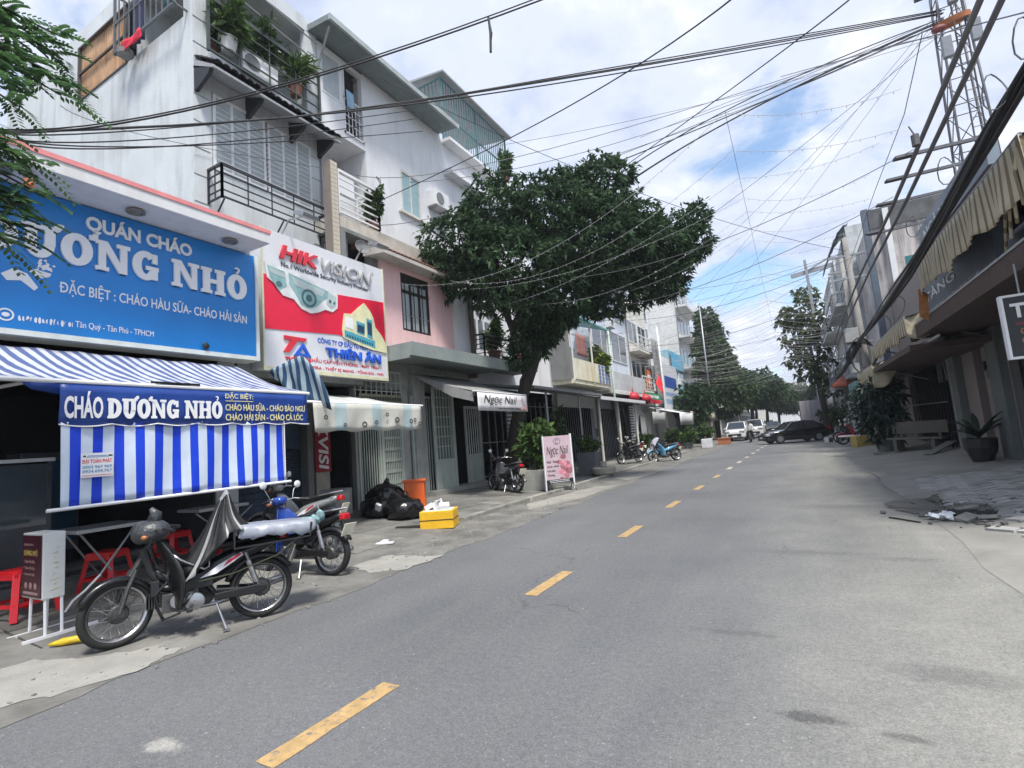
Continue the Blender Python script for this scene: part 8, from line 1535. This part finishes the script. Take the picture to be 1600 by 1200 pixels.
# rider coming up the left side of the road
rb = underbone((-3.45, 45.8, 0), R(-90), 'dark motorbike ridden towards the camera beside the white cars', BPAINT, lean=0.0, plate=False)
per = thing('person', 'rider in a white shirt, dark trousers and helmet on a dark motorbike', 'person', (-3.45, 45.8, 0), R(-90))
def skin_body(joints, edges, mat, t, name):
    me = bpy.data.meshes.new(name); me.from_pydata([j[0] for j in joints], edges, []); o = bpy.data.objects.new(name, me); COL.objects.link(o)
    m = o.modifiers.new('skin', 'SKIN'); m.use_smooth_shade = True
    for i, j in enumerate(joints): me.skin_vertices[0].data[i].radius = (j[1], j[1] * (j[2] if len(j) > 2 else 1)); 
    me.skin_vertices[0].data[0].use_root = True
    s_ = o.modifiers.new('sub', 'SUBSURF'); s_.levels = 1; s_.render_levels = 1
    dg = bpy.context.evaluated_depsgraph_get(); m2 = bpy.data.meshes.new_from_object(o.evaluated_get(dg)); bpy.data.objects.remove(o)
    o2 = bpy.data.objects.new(name, m2); COL.objects.link(o2); o2.parent = t; m2.materials.clear()
    for mm in mat: m2.materials.append(mm)
    return o2
J = [((-.22, 0, .92), .15), ((-.2, 0, 1.12), .15), ((-.17, 0, 1.36), .16), ((-.14, 0, 1.5), .07), ((-.11, 0, 1.64), .095)]
Ed = [(0, 1), (1, 2), (2, 3), (3, 4)]
for s_ in (-1, 1):
    i0 = len(J); J += [((-.17, s_ * .19, 1.4), .065), ((.0, s_ * .27, 1.18), .05), ((.26, s_ * .33, 1.04), .038), ((.32, s_ * .34, 1.02), .04)]; Ed += [(2, i0), (i0, i0 + 1), (i0 + 1, i0 + 2), (i0 + 2, i0 + 3)]
    i0 = len(J); J += [((-.2, s_ * .12, .88), .1), ((.16, s_ * .2, .78), .075), ((.05, s_ * .22, .36), .055), ((.16, s_ * .22, .29), .045)]; Ed += [(0, i0), (i0, i0 + 1), (i0 + 1, i0 + 2), (i0 + 2, i0 + 3)]
SKN, SHR, TRS = M('skin', (.42, .26, .18), .6, var=.05), M('white_shirt', (.65, .65, .66), .8, var=.06), M('dark_trousers', (.025, .027, .035), .8)
pb = skin_body(J, Ed, [SKN, SHR, TRS], per, 'body')
for p_ in pb.data.polygons:
    c = p_.center; p_.material_index = 2 if (c.z < .98 and not (c.x > .18 and c.z > .95)) else (1 if c.z < 1.5 and c.x < .2 else 0)
b = MB(); b.ball((-.11, 0, 1.69), .14, (1.05, .95, .85), 14, 9); b.cbox((.03, 0, 1.66), (.1, .18, .02)); b.build('helmet', M('helmet_grey', (.1, .1, .11), .3), per, smooth=True, local=True)
# parked things by the right kerb
for i, (x, y, rz_, pa, lab) in enumerate(((2.45, 33.5, 200, BPAINT, 'dark motorbike parked at the right kerb beside the far utility pole'), (2.9, 34.6, 215, SILV, 'silver motorbike parked at the right kerb behind the dark one'), (3.2, 29.8, 170, BPAINT, 'black motorbike parked by the big dark shrub on the right'), (2.5, 30.8, 190, M('bike_red_paint', (.3, .02, .04), .3), 'red motorbike parked at the right kerb by the yellow carton'))):
    underbone((x, y, gz(x)), R(rz_), lab, pa)
b = MB(); b.cbox((2.5, 28.6, .33), (.7, .6, .5), Matrix.Rotation(.3, 3, 'Z')); tag(b.build('yellow_carton', M('yellow_card', (.45, .33, .1), .75, var=.15), org=(2.5, 28.6, .09), bev=.012), 'dull yellow carton on the right verge by the parked motorbikes', 'carton')
b = MB(); b.lathe([(.5, 0), (.55, .04), (.5, .09)], (2.2, 30.2, .5), 16); b.tube([(2.2, 30.2, .08), (2.2, 30.2, .5)], .05, 6); tag(b.build('round_table', M('pink_top', (.6, .45, .45), .5), org=(2.2, 30.2, .08)), 'small round pale pink table on the right verge', 'table')
st = thing('barrier_block', 'low black and white striped kerb block at the right road edge', 'barrier', (1.75, 36.5, 0))
for i in range(6): MB().box(1.3 + i * .22, 1.52 + i * .22, 36.4, 36.6, .03, .3).build('block', (TW, DARKM)[i % 2], st)
um = thing('parasol', 'faded red orange parasol beyond the awnings on the right', 'parasol', (3.1, 37, .2)); b = MB(); b.tube([(3.1, 37, .2), (3.1, 37, 3.6)], .03, 6); b.build('pole', GREYM, um)
b = MB(); b.lathe([(.02, 4.0), (.5, 3.85), (1.0, 3.45), (.98, 3.3)], (3.1, 37, 0), 10, cap=False); b.build('canopy', M('parasol_red', (.42, .1, .06), .8, var=.2), um, thick=.01)
flat = thing('standing_sign', 'white upright signboard leaning on the right verge before the parasol', 'sign', (2.75, 31.6, .1)); b = MB(); b.cbox((2.75, 31.6, 1.3), (.6, .06, 2.0), Matrix.Rotation(-.08, 3, 'Y')); b.build('panel', M('panel_white'  , (.55, .56, .57)), flat)
for i in range(9):
    x, y = ((2.6, 41, ), (2.9, 45), (2.4, 53), (3.1, 57), (2.7, 62), (3.0, 66), (2.8, 48), (3.2, 38.5), (3.0, 52))[i]
    if i < 3: pot_plant((x, y, gz(x)), ('dark shrub on the right verge beyond the parasol', 'green shrub on the right verge beneath the light-leaved tree', 'far green shrub on the right verge before the box truck')[i], 1.6, .4, 90, .35, (PLN, LEAF4, LEAF2)[i], POTG, seed=90 + i, spread=1.2, name='potted_shrub', cat='shrub', wd=.09)
small_awning('teal shop awning on the right beyond the beige ones', 4.0, 29.0, 33.5, 3.8, 2.7, 3.2, .5, M('awning_teal', (.1, .22, .24), .8), M('awning_teal', (.1, .22, .24)))
small_awning('white shop awning on the right beneath the pale balcony house', 3.6, 43, 49, 3.6, 2.4, 3.0, .5, SH, SH)

# ------------------------------------------------------------------ thin haze down the street
hm = bpy.data.materials.new('haze_air'); hm.use_nodes = True; t = hm.node_tree; t.nodes.clear(); v = t.nodes.new('ShaderNodeVolumePrincipled'); v.inputs['Density'].default_value = .0008; v.inputs['Color'].default_value = (.85, .9, 1, 1); v.inputs['Anisotropy'].default_value = .2
o = t.nodes.new('ShaderNodeOutputMaterial'); t.links.new(v.outputs[0], o.inputs['Volume'])
tag(MB().box(-240, 240, -100, 490, -1.1, 22).build('haze', hm), kind='stuff')
